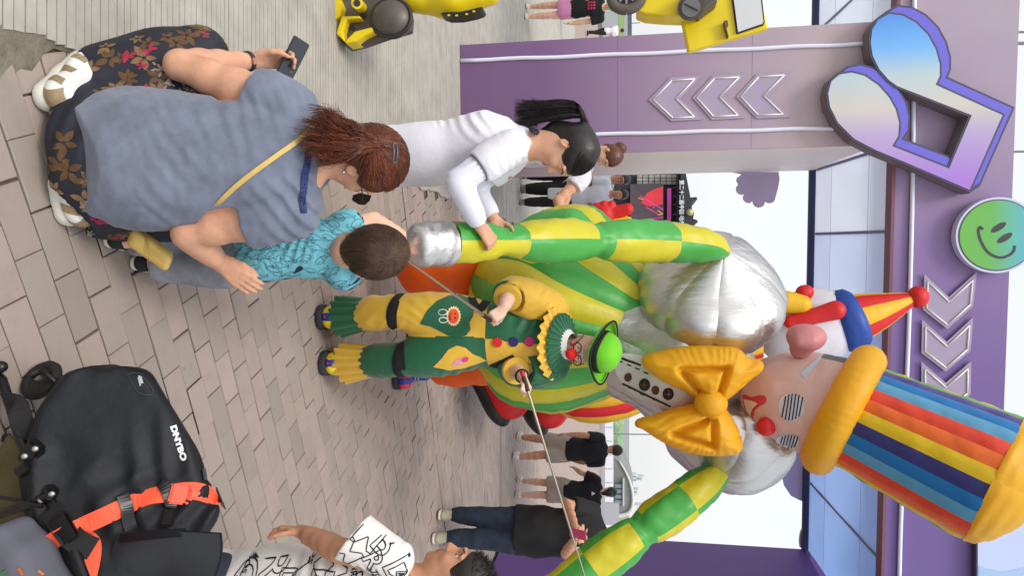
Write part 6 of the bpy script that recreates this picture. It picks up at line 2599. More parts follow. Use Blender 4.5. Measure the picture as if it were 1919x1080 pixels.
hat = mesh('bowler_hat', vs, fs, M_LIME, None, True)
tag(hat, 'lime green bowler hat with black band on the performer', 'hat')


def hat_ring(name, r_, z_, rad, fl, m):
    MB().tube([hb_ + hx1 * math.cos(t) * r_ * (1 + .08 * math.cos(2 * t)) + hy1 * math.sin(t) * r_ / (1 + .08 * math.cos(2 * t)) + hatu * (z_ + (.022 * math.cos(t) ** 2 * (r_ - .11) / .05 if r_ > .12 else 0)) for t in np.linspace(0, 2 * PI, 41)], rad, 8, caps=False, flat=fl, side=hatu).build(name, m, hat, smooth='all')


hat_ring('hat_band', .1045, .022, .022, .2, C_BLK)
hat_ring('brim_edging', .159, .031, .006, 1.0, C_BLK)

# the two telescopic rods
M_STEEL = mat('rod_chrome', (176, 170, 158), .25, metal=.9)
for a, b, lab in ((rodA, rodA2, 'thin steel rod running from the performer\'s hand to the silver balloon hand'), (rodB, rodB2, 'thin steel rod running from the performer towards the right picture edge')):
    d = unit(b - a)
    L = np.linalg.norm(b - a)
    t = thing('control_rod', a, lab, 'rod', 'control rods of the puppet')
    for k in range(4):
        MB().tube([a + d * L * k / 4, a + d * L * (k + 1.02) / 4], .0078 - .0011 * k, 10).build('section', M_STEEL, t, smooth=True)
    MB().tube([a - d * .055, a + d * .05], .011, 12).build('grip', mat('grip_dark', (36, 24, 24), .6), t, smooth=True)
    MB().tube([a - d * .058, a - d * .03], .0125, 12).build('grip_ring', mat('grip_red', (170, 30, 44), .5), t, smooth=True)
MB().tube([wri[1] + perp(A3(1, 0, 0), unit(wri[1] - elb[1])) * math.cos(t) * .034 + np.cross(unit(wri[1] - elb[1]), perp(A3(1, 0, 0), unit(wri[1] - elb[1]))) * math.sin(t) * .034 for t in np.linspace(0, 2 * PI, 21)], .005, 8, caps=False).build('wrist_band', C_BLK, pf, smooth='all')
# ================================================================== BOY AT THE RIGHT EDGE
ky = 2.22
kid = thing('person', G(235, 1100), 'boy in white shirt printed with big outlined letters, cut by the right picture edge', 'person')
kf = unit(A3(-1, .15, -.08))
KR = unit(A3(.15, 1, 0))
kp, kw, kc, kn_ = P(430, 1105, ky), P(520, 1098, ky), P(650, 1096, ky), P(778, 1088, ky + .02)
ksh = (P(735, 1052, ky - .13), P(735, 1090, ky + .17))
kel = (P(635, 1032, ky - .15), P(640, 1085, ky + .22))
kwr = (P(566, 998, ky - .07), P(560, 1050, ky + .2))
khd = P(856, 1083, ky + .02)
S = Sdf(.006)
S.cap(kp, kw, .105, .10, .03, KR, .8)
S.cap(kw, kc, .10, .115, .03, KR, .8)
S.cap(kc, lerp(kc, kn_, .7), .115, .07, .03, KR, .75)
S.cap(*ksh, .04, .04, .03)
for i in (0, 1):
    limb(S, [ksh[i], kel[i], kwr[i]], scaled(ARM_R, .85), 0, 2, 0, .02, end_cut=False)
    hand(S, kwr[i], unit(P(523, 988 + 50 * i, ky - .05 + .25 * i) - kwr[i]), A3(.3, .1, -1), A3(-.2, -1, .2) * (1 - 2 * i), .14, (.5, .5, .4), k=.004)
khp = (P(410, 1095, ky - .06), P(410, 1110, ky + .08))
for i in (0, 1):
    k2 = G(240, 1090 + 20 * i)
    limb(S, [khp[i], lerp(khp[i], k2, .5), k2 + A3(0, 0, .07)], scaled(LEG_R, .8), 0, 2, 0, .02, end_cut=False)
kax = head(S, khd, kf, unit(A3(-.05, 0, 1)), .96, kn_ - A3(0, 0, .03))
kbody = S.build('body', SK_TAN, kid)
eyes(kid, khd, kf, (0, 0, 1), .96)
brows_lips(kid, kbody, khd, kf, A3(0, 0, 1), .96, M_BLKHAIR)
T = Sdf(.0065)
T.cap(P(385, 1110, ky), kw, .150, .138, .05, KR, .9)
T.cap(kw, kc, .138, .140, .05, KR, .88)
T.cap(kc, lerp(kc, kn_, .72), .14, .085, .05, KR, .8)
T.cap(*ksh, .046, .046, .04)
limb(T, [ksh[1], kel[1], kwr[1]], [(0, .056), (.8, .068), (1, .07)], 0, .78, 0, .04)
T.cap(P(742, 1050, ky - .12), P(640, 994, ky - .14), .058, .088, .04, A3(0, 1, 0), 1.0)
T.cut(P(665, 1000, ky - .14), A3(-.59, 0, -.81), P(628, 985, ky - .14), .135)
T.mod(folds(A3(.5, .2, 1), .10, .012, 301, 1.4, low=2))
T.mod(folds(A3(-.5, 0, 1), .06, .008, 305, 1.3, low=3), P(650, 1040, ky - .1), .25)
T.ell(kn_ + A3(-.02, 0, .04), (.065, .065, .05), None, .004, 's')
kshirt = T.build('shirt', mat('white_cotton', (226, 224, 220), .85, gain=.97, fine=.2, fscale=500, var=.02, vscale=8), kid)
bk = bvh_of(kshirt)
M_INK = mat('shirt_ink', (24, 24, 46), .8)
pr = Print(bk, A3(0, ky - .62, .0), A3(1, 0, 0), A3(0, 0, 1), unit(A3(0, -1, .0)), .0014, 1.1)


def letter(ch, x, y, size, rot_=0.0, solid=False, bold=.002):
    p = P(x, y, ky - .1)
    c, s_ = math.cos(rot_), math.sin(rot_)
    tr = lambda q: [(p[0] + a * c - b * s_, p[2] + a * s_ + b * c) for a, b in q]
    v, f = text_2d(ch, size, bold=bold)
    if solid:
        pr.put(tr(v), f)
    else:
        for lp in outline_2d(v, f):
            pr.line(tr(lp), .0036, closed=True)


for ch, x, y, sz, ro in (('M', 555, 1028, .13, .0), ('R', 490, 1040, .12, .1), ('M', 440, 1000, .11, -.1), ('B', 590, 1062, .11, 0), ('D', 530, 1064, .07, 0), ('M', 650, 1000, .10, .5), ('R', 700, 1022, .08, .4), ('Q', 450, 1050, .10, 0), ('M', 690, 1066, .10, 0), ('B', 760, 1052, .07, -.2), ('R', 425, 1022, .09, .2), ('M', 610, 1040, .09, .2), ('M', 680, 985, .11, .9), ('B', 712, 1000, .10, .7), ('D', 735, 1040, .10, .4)):
    letter(ch, x, y, sz, ro)
for x, y, ro in ((580, 1022, .0), (462, 1034, .1), (668, 1064, 0), (770, 1060, -.2), (715, 1050, .1)):
    letter('TO', x, y, .026, ro, True, .0008)
    letter('MRSOS', x - 9, y - 4, .024, ro, True, .0006)
tag(pr.build('letter_print', M_INK, kshirt), kind='stuff')
B = Sdf(.01)
B.cap(kp - A3(0, 0, .04), kp + A3(0, 0, .04), .118, .112, .03, KR, .85)
for i in (0, 1):
    limb(B, [khp[i], lerp(khp[i], G(240, 1090 + 20 * i), .5), G(240, 1090 + 20 * i)], scaled(LEG_R, .85), 0, 1.1, .02, .03)
B.build('shorts', mat('shorts_navy', (40, 44, 60), .85), kid)
for i in (0, 1):
    g = G(240, 1090 + 20 * i)
    shoe(kid, g + A3(.05, 0, 0), g - A3(.16, 0, 0), .85, (M_BSHOE, M_WSOLE), vox=.01)
H = Sdf(.006)
hk = khd + A3(0, 0, .03) - kf * .016
H.ell(hk, (.083, .102, .096), kax, .01)
H.ell(khd + kf * .115 - A3(0, 0, .045), (.12, .088, .105), kax, .012, 's')
for q in (-1, 1):
    H.ell(khd + kax[0] * q * .1 - A3(0, 0, .045) + kf * .01, (.05, .055, .06), kax, .01, 's')
H.cut(khd - A3(0, 0, .07), (0, 0, -1))
khair = H.build('hair', M_BLKHAIR, kid)
rk = np.random.default_rng(9)
kp_ = []
for q in rk.normal(size=(2600, 3)):
    q = unit(q)
    if (q[1] > .3 and q[2] < .35) or (abs(q[0]) > .5 and q[2] < 0 and q[1] > -.4) or q[2] < -.6:
        continue
    a = hk + np.array(kax).T @ (q * np.array((.083, .102, .096)))
    kp_.append([a, a + np.array(kax).T @ (q * .010 + rk.normal(0, .003, 3) + A3(0, .004, .003))])
strand_mesh('hair_strands', kp_[:1500], .0011, M_BLKHAIR, khair)

# ================================================================== FOLDING WAGON with dry bag
M_RUB = mat('coated_black', (20, 23, 28), .55, gain=1.0, var=.3, vscale=5, bump=.4, bscale=9, bdist=.02, fine=.3, fscale=500, spec=.3)
M_ROLL = mat('coated_charcoal', (48, 54, 60), .5, var=.12, vscale=5, bump=.2, bscale=20, fine=.3, fscale=400)
M_TUBE = mat('frame_black_paint', (16, 17, 19), .35)
M_OLIVE = mat('canvas_olive', (92, 84, 48), .85, gain=.8, var=.12, vscale=8, fine=.5, fscale=400)
M_ORST = mat('webbing_orange', (255, 92, 58), .65, gain=1.0, fine=.4, fscale=350)
M_RIVET = mat('rivet', (170, 170, 166), .35, metal=.8)
bagY = 1.70
S = Sdf(.008)
bo_ = [(66, 772), (120, 692), (215, 684), (316, 696), (344, 745), (372, 830), (398, 895), (418, 930), (424, 1000), (300, 1110), (92, 1110), (42, 866)]
bo3 = [P(x, y, 1.66) for x, y in bo_]
bd = unit(A3(.12, .80, -.60))
bc_ = np.mean(bo3, axis=0)
S.box(bc_ + bd * .10, (.36, .13, .36), (np.cross(bd, A3(1, 0, 0)), bd, perp(A3(1, 0, 0), bd)), .01)
for i_ in range(len(bo3)):
    a, b = bo3[i_], bo3[(i_ + 1) % len(bo3)]
    n_ = unit(np.cross(b - a, bd))
    if n_ @ (bc_ - a) > 0:
        n_ = -n_
    S.cut(a, n_)
S.cut(P(200, 760, 1.70), unit(A3(-.25, -.75, .45)))
S.blur(7)
S.mod(lambda p: .006 * wob(p, 2.6, 17))
for (p_, q_), dp in ((((150, 700), (200, 900)), .035), (((280, 780), (230, 930)), .03), (((330, 800), (250, 960)), .02), (((110, 850), (200, 990)), .03), (((240, 690), (255, 800)), .018)):
    S.cap(P(*p_, 1.60), P(*q_, 1.58), dp, dp * .5, .05, op='s')
S.mod(folds(unit(A3(.7, 0, 1)), .16, .022, 23, 1.0, low=1.8))
S.mod(folds(unit(A3(-.4, 0, 1)), .13, .014, 29, 1.0, low=2.2))
bag = S.build('dry_bag', M_RUB, None)
tag(bag, 'black roll-top dry bag with orange strap lying on the wagon', 'bag')
bb = bvh_of(bag)
# roll-top flap
fl_o, fl_x = P(318, 1000, 1.60), unit(P(300, 1120, 1.62) - P(318, 1000, 1.60))
fl_z = unit(P(425, 1000, 1.58) - P(205, 1000, 1.66))
fl_n = unit(np.cross(fl_x, fl_z))
vs, fs = [], []
nx_, nz_ = 16, 16
for s_ in (0, 1):
    for i in range(nx_ + 1):
        for j in range(nz_ + 1):
            u, v = i / nx_, j / nz_
            o_ = .012 * math.sin(u * 7 + v * 3) + .010 * math.sin(v * 9 + 1) * u
            vs.append(fl_o + fl_x * (u * .26 - .012 * math.sin(v * 3)) + fl_z * ((v - .5) * .34) + fl_n * (o_ + s_ * .008))
n1_ = (nx_ + 1) * (nz_ + 1)
for s_ in (0, 1):
    for i in range(nx_):
        for j in range(nz_):
            k = s_ * n1_ + i * (nz_ + 1) + j
            fs.append((k, k + 1, k + nz_ + 2, k + nz_ + 1))
mesh('roll_top', vs, fs, M_ROLL, bag, True)
band_on('stiffener', bvh_of(bag.children[0]), [(215, 1012), (290, 1002), (360, 996), (422, 994)], .022, M_RUB, bag, .004, .003, 20)
# straps
band_on('orange_strap', bb, [(150, 990), (190, 970), (235, 950), (275, 936), (312, 925), (345, 920), (380, 924), (404, 940), (414, 958)], .046, M_ORST, bag, .008, .004, 40)
for pix in ([(228, 925), (236, 950), (242, 975), (246, 990)], [(308, 905), (314, 925), (318, 945), (322, 958)], [(398, 925), (407, 938), (410, 950)]):
    band_on('strap_keeper', bb, pix, .030, M_TUBE, bag, .013, .004, 14)
q0, qn = onto(bb, 340, 925, .02)
if q0 is not None:
    qx = perp(P(370, 930, 1.6) - P(322, 918, 1.6), qn)
    qy = np.cross(qn, qx)
    bk_ = MB().box(q0 - qx * .012, (.045, .052, .014), (qx, qy, qn), bev=.005)
    bk_.box(q0 + qx * .030, (.03, .034, .012), (qx, qy, qn), bev=.004)
    for s_ in (-1, 1):
        bk_.box(q0 + qx * .026 + qy * s_ * .021, (.03, .007, .010), (qx, qy, qn), bev=.002)
    bk_.build('strap_buckle', mat('buckle_orange', (255, 96, 70), .35), bag, smooth=True)
q0, qn = onto(bb, 320, 974, .012)
if q0 is not None:
    qx = perp(P(322, 1000, 1.6) - P(320, 955, 1.6), qn)
    MB().box(q0, (.05, .032, .012), (qx, np.cross(qn, qx), qn), bev=.004).build('side_buckle', M_TUBE, bag)
q0, qn = onto(bb, 380, 890, .006)
if q0 is not None:
    qx = perp(P(388, 902, 1.6) - P(372, 880, 1.6), qn)
    zp = MB().box(q0, (.034, .016, .006), (qx, np.cross(qn, qx), qn), bev=.003)
    zp.build('zip_pull', mat('zip_grey', (66, 70, 74), .4), bag)
# lettering
for txt, pts, sz, m_ in (('DNYBO', ((319, 800), (327, 822), (338, 842), (341, 866)), .020, mat('print_white', (222, 224, 226), .6)), ('40L', ((258, 706), (261, 714), (263, 724)), .012, mat('print_grey', (160, 164, 168), .6))):
    p0, n0 = onto(bb, *pts[0], 0)
    p1, n1 = onto(bb, *pts[-1], 0)
    if p0 is None or p1 is None:
        continue
    ex = perp(p1 - p0, n0 + n1)
    nz = unit(n0 + n1)
    ey = np.cross(nz, ex)
    v, f = text_2d(txt, sz, bold=.0012)
    wd_ = max(a for a, _ in v)
    k_ = np.linalg.norm(p1 - p0) / wd_
    Print(bb, lerp(p0, p1, .5) + nz * .1, ex, ey, nz, .002, .2).put([((a - wd_ / 2) * k_, b) for a, b in v], f).build('lettering', m_, bag)
px_ = [onto(bb, x, y, .002) for x, y in spline([(238, 702), (262, 702), (287, 736), (262, 738), (238, 702)], 30)]
if all(a[0] is not None for a in px_):
    MB().tube([a[0] for a in px_], .0014, 5).build('patch_outline', M_ROLL, bag, smooth='all')

wag = thing('wagon', G(40, 870), 'folding wagon with olive canvas and black tube frame in the near corner', 'wagon')
wh_c = G(78, 713, .062)
wax_ = unit(A3(.55, .8, .1))
w1, w2 = perp(A3(0, 0, 1), wax_), np.cross(wax_, perp(A3(0, 0, 1), wax_))
wheel = MB().tube([wh_c + (w1 * math.cos(t) + w2 * math.sin(t)) * .047 for t in np.linspace(0, 2 * PI, 29)], .0155, 10, caps=False).build('wheel', mat('tyre_black', (24, 25, 27), .7, fine=.4, fscale=200), wag, smooth='all')
MB().prism(circ((0, 0), .036, 24), wh_c, w1, w2, wax_, -.008, .008).build('rim', mat('rim_black', (32, 34, 36), .5), wheel)
MB().prism(circ((0, 0), .009, 14), wh_c, w1, w2, wax_, -.016, .014).build('axle', M_RIVET, wheel)
MB().tube([wh_c - wax_ * .03, wh_c - wax_ * .03 + A3(-.02, -.03, .06), wh_c + A3(.03, -.02, .10)], .009, 8).build('fork', M_TUBE, wag, smooth='all')


def frame_tube(pix, r=.012, name='frame_tube'):
    return MB().tube([P(*q) for q in pix], r, 10).build(name, M_TUBE, wag, smooth=True)


frame_tube([(-20, 690, 1.72), (4, 712, 1.70), (40, 830, 1.64), (80, 915, 1.60), (125, 995, 1.56), (160, 1090, 1.52)], .013)
frame_tube([(-10, 968, 1.6), (40, 950, 1.58), (92, 930, 1.57)], .012)
frame_tube([(-20, 930, 1.58), (30, 938, 1.56), (80, 950, 1.56)], .005, 'cable')
frame_tube([(15, 985, 1.72), (30, 1040, 1.72), (40, 1090, 1.7)], .012)
frame_tube([(0, 745, 1.75), (2, 830, 1.72)], .014)
MB().ball(P(2, 688, 1.70), .017, 14, 10).build('tube_end', M_TUBE, wag, smooth='all')
for x, y in ((66, 842), (46, 856), (97, 927), (77, 939)):
    q = P(x, y, 1.565)
    MB().ball(q, (.008, .005, .008), 10, 6, (A3(1, 0, 0), unit(A3(0, -.8, .6)), A3(0, .6, .8))).build('rivet', M_RIVET, wag, smooth='all')
MB().box(P(60, 850, 1.60), (.07, .03, .05), (unit(A3(.8, 0, -.6)), A3(0, 1, 0), unit(A3(.6, 0, .8))), bev=.008).build('joint_bracket', M_TUBE, wag)
MB().box(P(88, 933, 1.585), (.07, .03, .035), (unit(A3(.8, 0, -.6)), A3(0, 1, 0), unit(A3(.6, 0, .8))), bev=.008).build('joint_bracket', M_TUBE, wag)
MB().tube([P(58, 870, 1.59), P(40, 884, 1.59)], .02, 12).build('joint_cap', M_TUBE, wag, smooth=True)
band = [P(8, 752, 1.66), P(34, 756, 1.64), P(40, 790, 1.63), P(70, 828, 1.66), P(110, 830, 1.72)]
ribbon('webbing_loop', spline(band, 24), [unit(A3(.2, -.8, .6))] * 24, .05, C_BLK, wag, .004)
ribbon('webbing_strap', spline([P(95, 955, 1.56), P(118, 985, 1.54), P(140, 1015, 1.54), P(175, 1030, 1.56)], 16), [unit(A3(.1, -.7, .7))] * 16, .055, C_BLK, wag, .005)
MB().box(P(120, 992, 1.535), (.075, .02, .06), (unit(A3(.7, 0, .5)), unit(A3(0, -.8, .5)), unit(A3(-.5, 0, .7))), bev=.006).build('webbing_buckle', M_TUBE, wag)
# canvas wall
cv, cf = [], []
rows = [[(12, 820), (-8, 870), (-30, 940)], [(24, 815), (10, 880), (-10, 985)], [(60, 850), (45, 930), (40, 1040)], [(95, 900), (90, 970), (110, 1070)], [(140, 960), (135, 1010), (170, 1110)]]
g_ = [spline([P(x, y, 1.70 - .02 * i) for x, y in r_], 12) for i, r_ in enumerate(rows)]
g2 = np.array([spline([g_[i][k] for i in range(len(g_))], 20) for k in range(12)])
for k in range(12):
    for i in range(20):
        cv.append(g2[k, i] + A3(0, .008 * math.sin(i * .8 + k), 0))
for k in range(11):
    for i in range(19):
        cf.append((k * 20 + i, k * 20 + i + 1, (k + 1) * 20 + i + 1, (k + 1) * 20 + i))
cn = mesh('canvas', cv, cf, M_OLIVE, wag, True)
md = cn.modifiers.new('thick', 'SOLIDIFY')
md.thickness = .006
# loose tail of the orange strap, pale rolled cloth, embroidered cushion
ribbon('strap_tail', spline([P(70, 1032, 1.545), P(100, 1014, 1.54), P(135, 995, 1.535), P(160, 985, 1.57)], 14), [unit(A3(.1, -.75, .65))] * 14, .045, M_ORST, bag, .004)
ribbon('strap_loop', spline([P(140, 1005, 1.585), P(172, 1008, 1.58), P(176, 1040, 1.58), P(165, 1090, 1.58)], 16), [unit(A3(.3, -.75, .5))] * 16, .035, M_ORST, bag, .004)
tag(MB().tube(list(spline([P(148, 1038, 1.60), P(150, 1070, 1.60), P(160, 1110, 1.60)], 8)), [.012, .022, .026, .027, .027, .027, .027, .027], 12).build('rolled_cloth', mat('cloth_sage', (170, 174, 146), .85), None, smooth='all'), 'pale sage rolled cloth poking out beside the dry bag', 'cloth')
CS = Sdf(.008)
CS.box(P(50, 1075, 1.50), (.10, .03, .03), (unit(A3(.75, .0, .62)), A3(0, 1, 0), unit(A3(-.62, 0, .75))), .03)
CS.box(P(30, 1070, 1.50), (.05, .03, .04), None, .03, .03)
cu = CS.build('cushion', mat('felt_grey', (92, 94, 104), .95, fine=.6, fscale=260), None)
tag(cu, 'grey felt cushion with coloured stitches in the near corner', 'cushion')
bcu = bvh_of(cu)
for (a, b), c in ((((4, 1076), (12, 1070)), (40, 130, 60)), (((34, 1066), (42, 1080)), (170, 84, 40)), (((70, 1072), (80, 1080)), (196, 120, 60))):
    try:
        band_on('stitching', bcu, [a, ((a[0] + b[0]) / 2 + 2, (a[1] + b[1]) / 2), b], .006, mat('thread_%d' % c[0], c, .8), cu, .002, .002, 8)
    except Exception:
        pass
# ================================================================== SECOND INFLATABLE CLOWN, behind
c2 = thing('inflatable_clown', G(868, 700), 'white-faced inflatable clown in yellow with red gloves and red shoes, behind the big puppet', 'inflatable')
skin_panels('body_panel', [P(975, 660, 7.05), P(1060, 652, 7.0), P(1200, 645, 6.95), P(1420, 620, 6.9)], [(0, .2), (.06, .45), (.22, .76), (.40, .79), (.6, .62), (.8, .42), (1, .3)], [i / 24 for i in range(25)], [0, 1],
            lambda i, j: N_RED if i in (3, 13, 19) else N_YEL2, c2, 6, 24, .03, CAMD, .9, .006, 21)
for dx, dy, Yo in ((-20, -8, 7.3), (54, 10, 7.75)):
    S = Sdf(.016)
    S.cap(P(944 + dx, 700 + dy, Yo - .05), P(975 + dx, 756 + dy, Yo - .1), .2, .22, .06)
    S.cap(P(950 + dx, 690 + dy, Yo), P(1010 + dx, 700 + dy, Yo), .17, .16, .08)
    S.mod(lambda p: .005 * wob(p, 3, 4))
    so = S.build('shoe', N_RED, c2)
    T = Sdf(.016)
    T.cap(P(906 + dx, 690 + dy, Yo), P(950 + dx, 772 + dy, Yo - .06), .2, .22, .03, A3(0, 1, 0), .5)
    T.cap(P(918 + dx, 712 + dy, Yo), P(945 + dx, 765 + dy, Yo - .06), .17, .2, .03, A3(0, 1, 0), .48)
    T.build('shoe_sole', N_BLK, so)
gp = P(1128, 400, 6.6)
S = Sdf(.012)
S.cap(P(1132, 402, 6.6), P(1122, 410, 6.6), .12, .12, .03)
for x, y in ((1104, 394), (1118, 388), (1132, 384), (1146, 384)):
    S.cap(P(1132, 408, 6.58), P(x, y, 6.55), .062, .042, .012)
S.cap(P(1140, 402, 6.58), P(1176, 392, 6.55), .07, .055, .015)
S.mod(lambda p: .004 * wob(p, 6, 4))
S.build('glove', N_RED, c2)
MB().tube([P(1138, 412, 6.62), P(1165, 424, 6.65), P(1190, 470, 6.75), P(1200, 560, 6.9)], [.10, .12, .14, .16], 16).build('sleeve', N_YEL2, c2, smooth='all')
skin_panels('head_panel', [P(1420, 640, 6.9), P(1500, 618, 6.88), P(1560, 604, 6.85), P(1640, 588, 6.8)], [(0, .08), (.1, .24), (.35, .34), (.6, .33), (.85, .22), (1, .12)], [i / 6 for i in range(7)], [0, 1], lambda i, j: N_WHITE, c2, 8, 16, .02, CAMD, 1.0, .003, 22)
for a, b, r1, r2, m_, nm in (((1474, 566, 6.55), (1502, 572, 6.55), .10, .09, N_YEL2, 'mouth'), ((1480, 604, 6.52), (1566, 582, 6.5), .055, .085, N_RED, 'hair_tuft'), ((1507, 549, 6.6), (1510, 548, 6.6), .072, .07, N_RED, 'nose')):
    S = Sdf(.012)
    S.cap(P(*a), P(*b), r1, r2, .03)
    S.mod(lambda p: .004 * wob(p, 7, 4))
    S.build(nm, m_, c2)
skin_panels('hat_band', [P(1566, 608, 6.8), P(1585, 602, 6.79), P(1612, 592, 6.78)], [(0, .24), (.2, .275), (.5, .285), (.8, .275), (1, .23)], [i / 6 for i in range(7)], [0, 1], lambda i, j: N_BLUE, c2, 6, 10, .02, CAMD, 1.0, .004, 23)
skin_panels('hat_cone', [P(1605, 596, 6.79), P(1660, 578, 6.78), P(1722, 556, 6.76)], [(0, .215), (.3, .175), (.7, .10), (1, .035)], [i / 8 + .05 for i in range(9)], [0, 1], lambda i, j: N_RED if i % 2 == 0 else N_YEL2, c2, 5, 14, .03, CAMD, 1.0, .002, 24)
MB().ball(P(1720, 557, 6.76), (.10, .095, .09), 16, 12).build('pompom', N_RED, c2, smooth='all')

# ================================================================== YELLOW MACHINE SCULPTURE at the left edge (plain stand-in)
M_MY = mat('machine_yellow', (236, 208, 20), .35, gain=.95, var=.06, vscale=5)
M_MG = mat('machine_grey', (92, 86, 82), .45, metal=.3, var=.2, vscale=6)
M_MD = mat('machine_dark', (52, 48, 48), .5, metal=.3)
rob = thing('machine_sculpture', G(625, 20), 'yellow and grey machine sculpture with wheel and car door, cut by the left edge', 'sculpture')


def slab_of(name, pts, Y, d0, d1, m, parent=rob, sc=4.8, ox=560, oy=0, off=.0, bev=.012):
    """Solid plate: outline from survey pixels at distance Y, running back from d0 to d1."""
    q = [P(ox + x / sc, oy + y / sc, Y) for x, y in pts]
    poly = [(p[0], p[2]) for p in q]
    if sum(poly[i][0] * poly[(i + 1) % len(poly)][1] - poly[(i + 1) % len(poly)][0] * poly[i][1] for i in range(len(poly))) < 0:
        poly = poly[::-1]
    o = MB().prism(poly, (0, Y, 0), (1, 0, 0), (0, 0, 1), (0, 1, 0), d0, d1).build(name, m, parent)
    if bev:
        b = o.modifiers.new('bevel', 'BEVEL')
        b.width, b.segments, b.limit_method = bev, 2, 'ANGLE'
    return o


slab_of('foot', [(40, -160), (110, 80), (170, 170), (340, 310), (430, 425), (560, 395), (790, 315), (990, 260), (1000, 130), (900, -160)], 4.0, 0, .09, M_MG)
slab_of('toe_plate', [(180, 40), (230, -60), (350, -60), (400, 60), (385, 150), (330, 190), (220, 210), (205, 150)], 3.96, -.02, .12, M_MY)
slab_of('side_plate', [(345, 310), (395, 155), (560, 150), (565, 172), (440, 182), (405, 290), (425, 385)], 3.96, -.02, .1, M_MY)
slab_of('heel_plate', [(425, 400), (430, 370), (510, 290), (680, 245), (692, 287), (600, 330), (520, 382)], 3.96, -.02, .1, M_MY)
MB().ball(P(735, 36, 3.98), (.115, .09, .125), 24, 16).build('joint_dome', M_MG, rob, smooth='all')
MB().tube([P(735, 36, 3.97) + A3(math.cos(t) * .112, -.02, math.sin(t) * .122) for t in np.linspace(0, 2 * PI, 33)], .012, 8, caps=False).build('joint_ring', M_MD, rob, smooth='all')
MB().tube([P(669, 5, 3.95) + A3(0, .1, 0), P(669, 5, 3.86)], .033, 20).build('pipe', M_MY, rob, smooth=True)
MB().tube([P(669, 5, 3.90), P(669, 5, 3.855)], .020, 16).build('pipe_bore', M_MD, rob, smooth=True)
for cx, cy in ((680, 28), (660, 51)):
    for k in range(6):
        MB().ball(P(cx + 4 * math.cos(k), cy + 4 * math.sin(k), 3.99), .006, 8, 6).build('bolt', M_MD, rob, smooth='all')
S = Sdf(.014)
S.cap(P(750, -10, 4.05), P(790, -2, 4.05), .06, .06, .04)
S.cap(P(780, 0, 4.05), P(845, 2, 4.05), .07, .10, .05)
S.cap(P(850, -8, 4.05), P(912, -22, 4.08), .125, .10, .06)
S.build('leg_shell', M_MY, rob)
slab_of('vent', [(1275, 130), (1340, 120), (1460, 118), (1580, 92), (1665, 70), (1640, 98), (1560, 125), (1450, 148), (1340, 150)], 3.93, -.035, .1, M_MD)
for x, y in ((1350, 135), (1420, 137), (1510, 124), (1575, 100)):
    MB().box(P(560 + x / 4.8, y / 4.8, 3.888), (.008, .006, .014)).build('vent_light', M_MY, rob)
wc = P(1174, -6, 4.05)
MB().tube([wc + A3(math.cos(t) * .072, .0, math.sin(t) * .085) for t in np.linspace(0, 2 * PI, 33)], .030, 12, caps=False).build('wheel', mat('tyre_worn', (92, 84, 78), .7), rob, smooth='all')
wr_ = MB().ball(wc + A3(0, .01, 0), (.06, .02, .07), 20, 10).build('wheel_rim', M_MD, rob, smooth='all')
for k in range(7):
    MB().box(wc + A3(math.cos(k * .9) * .03, -.012, math.sin(k * .9) * .036), (.012, .012, .030), (A3(math.sin(k * .9), 0, -math.cos(k * .9)), A3(0, 1, 0), A3(math.cos(k * .9), 0, math.sin(k * .9)))).build('spoke', mat('spoke_grey', (150, 150, 150), .35, metal=.7), wr_)
slab_of('arm_plate', [(890, 70), (960, 96), (1100, 108), (1240, 112), (1360, 96), (1400, 20), (1400, -80), (900, -80)], 4.06, 0, .16, M_MY, sc=3.838, ox=960)
MB().tube([P(1295, 13, 4.1), P(1295, 13, 3.98)], .072, 28).build('roundel', M_MG, rob, smooth=True)
MB().tube([P(1295, 13, 4.0), P(1295, 13, 3.965)], .050, 28).build('roundel_face', mat('roundel_steel', (128, 128, 130), .4, metal=.5), rob, smooth=True)
MB().box(P(1295, 13, 3.962), (.085, .006, .008), (unit(A3(.5, 0, .86)), A3(0, 1, 0), unit(A3(-.86, 0, .5)))).build('roundel_slot', M_MD, rob)
slab_of('shoulder_cone', [(1340, 110), (1400, 60), (1480, 0), (1480, -60), (1300, -60), (1330, 40)], 4.03, 0, .12, M_MG, sc=3.838, ox=960)
slab_of('car_door', [(1212, 112), (1265, 370), (1600, 270), (1842, 200), (1775, -100), (1480, -100), (1400, 60), (1340, 105)], 4.14, 0, .06, M_MY, sc=3.838, ox=960)
slab_of('door_window_seal', [(1572, -60), (1614, 242), (1630, 240), (1806, 180), (1814, 160), (1790, -60)], 4.135, -.008, .03, M_BLACKLINE, sc=3.838, ox=960, bev=0)
slab_of('door_window', [(1584, -60), (1622, 232), (1798, 172), (1804, 158), (1778, -60)], 4.13, -.01, .03, mat('window_silver', (206, 208, 212), .2, metal=.3), sc=3.838, ox=960, bev=0)
slab_of('door_handle', [(1518, 155), (1545, 150), (1552, 190), (1538, 205), (1556, 268), (1548, 272), (1528, 200)], 4.12, -.02, .03, M_MG, sc=3.838, ox=960, bev=.004)

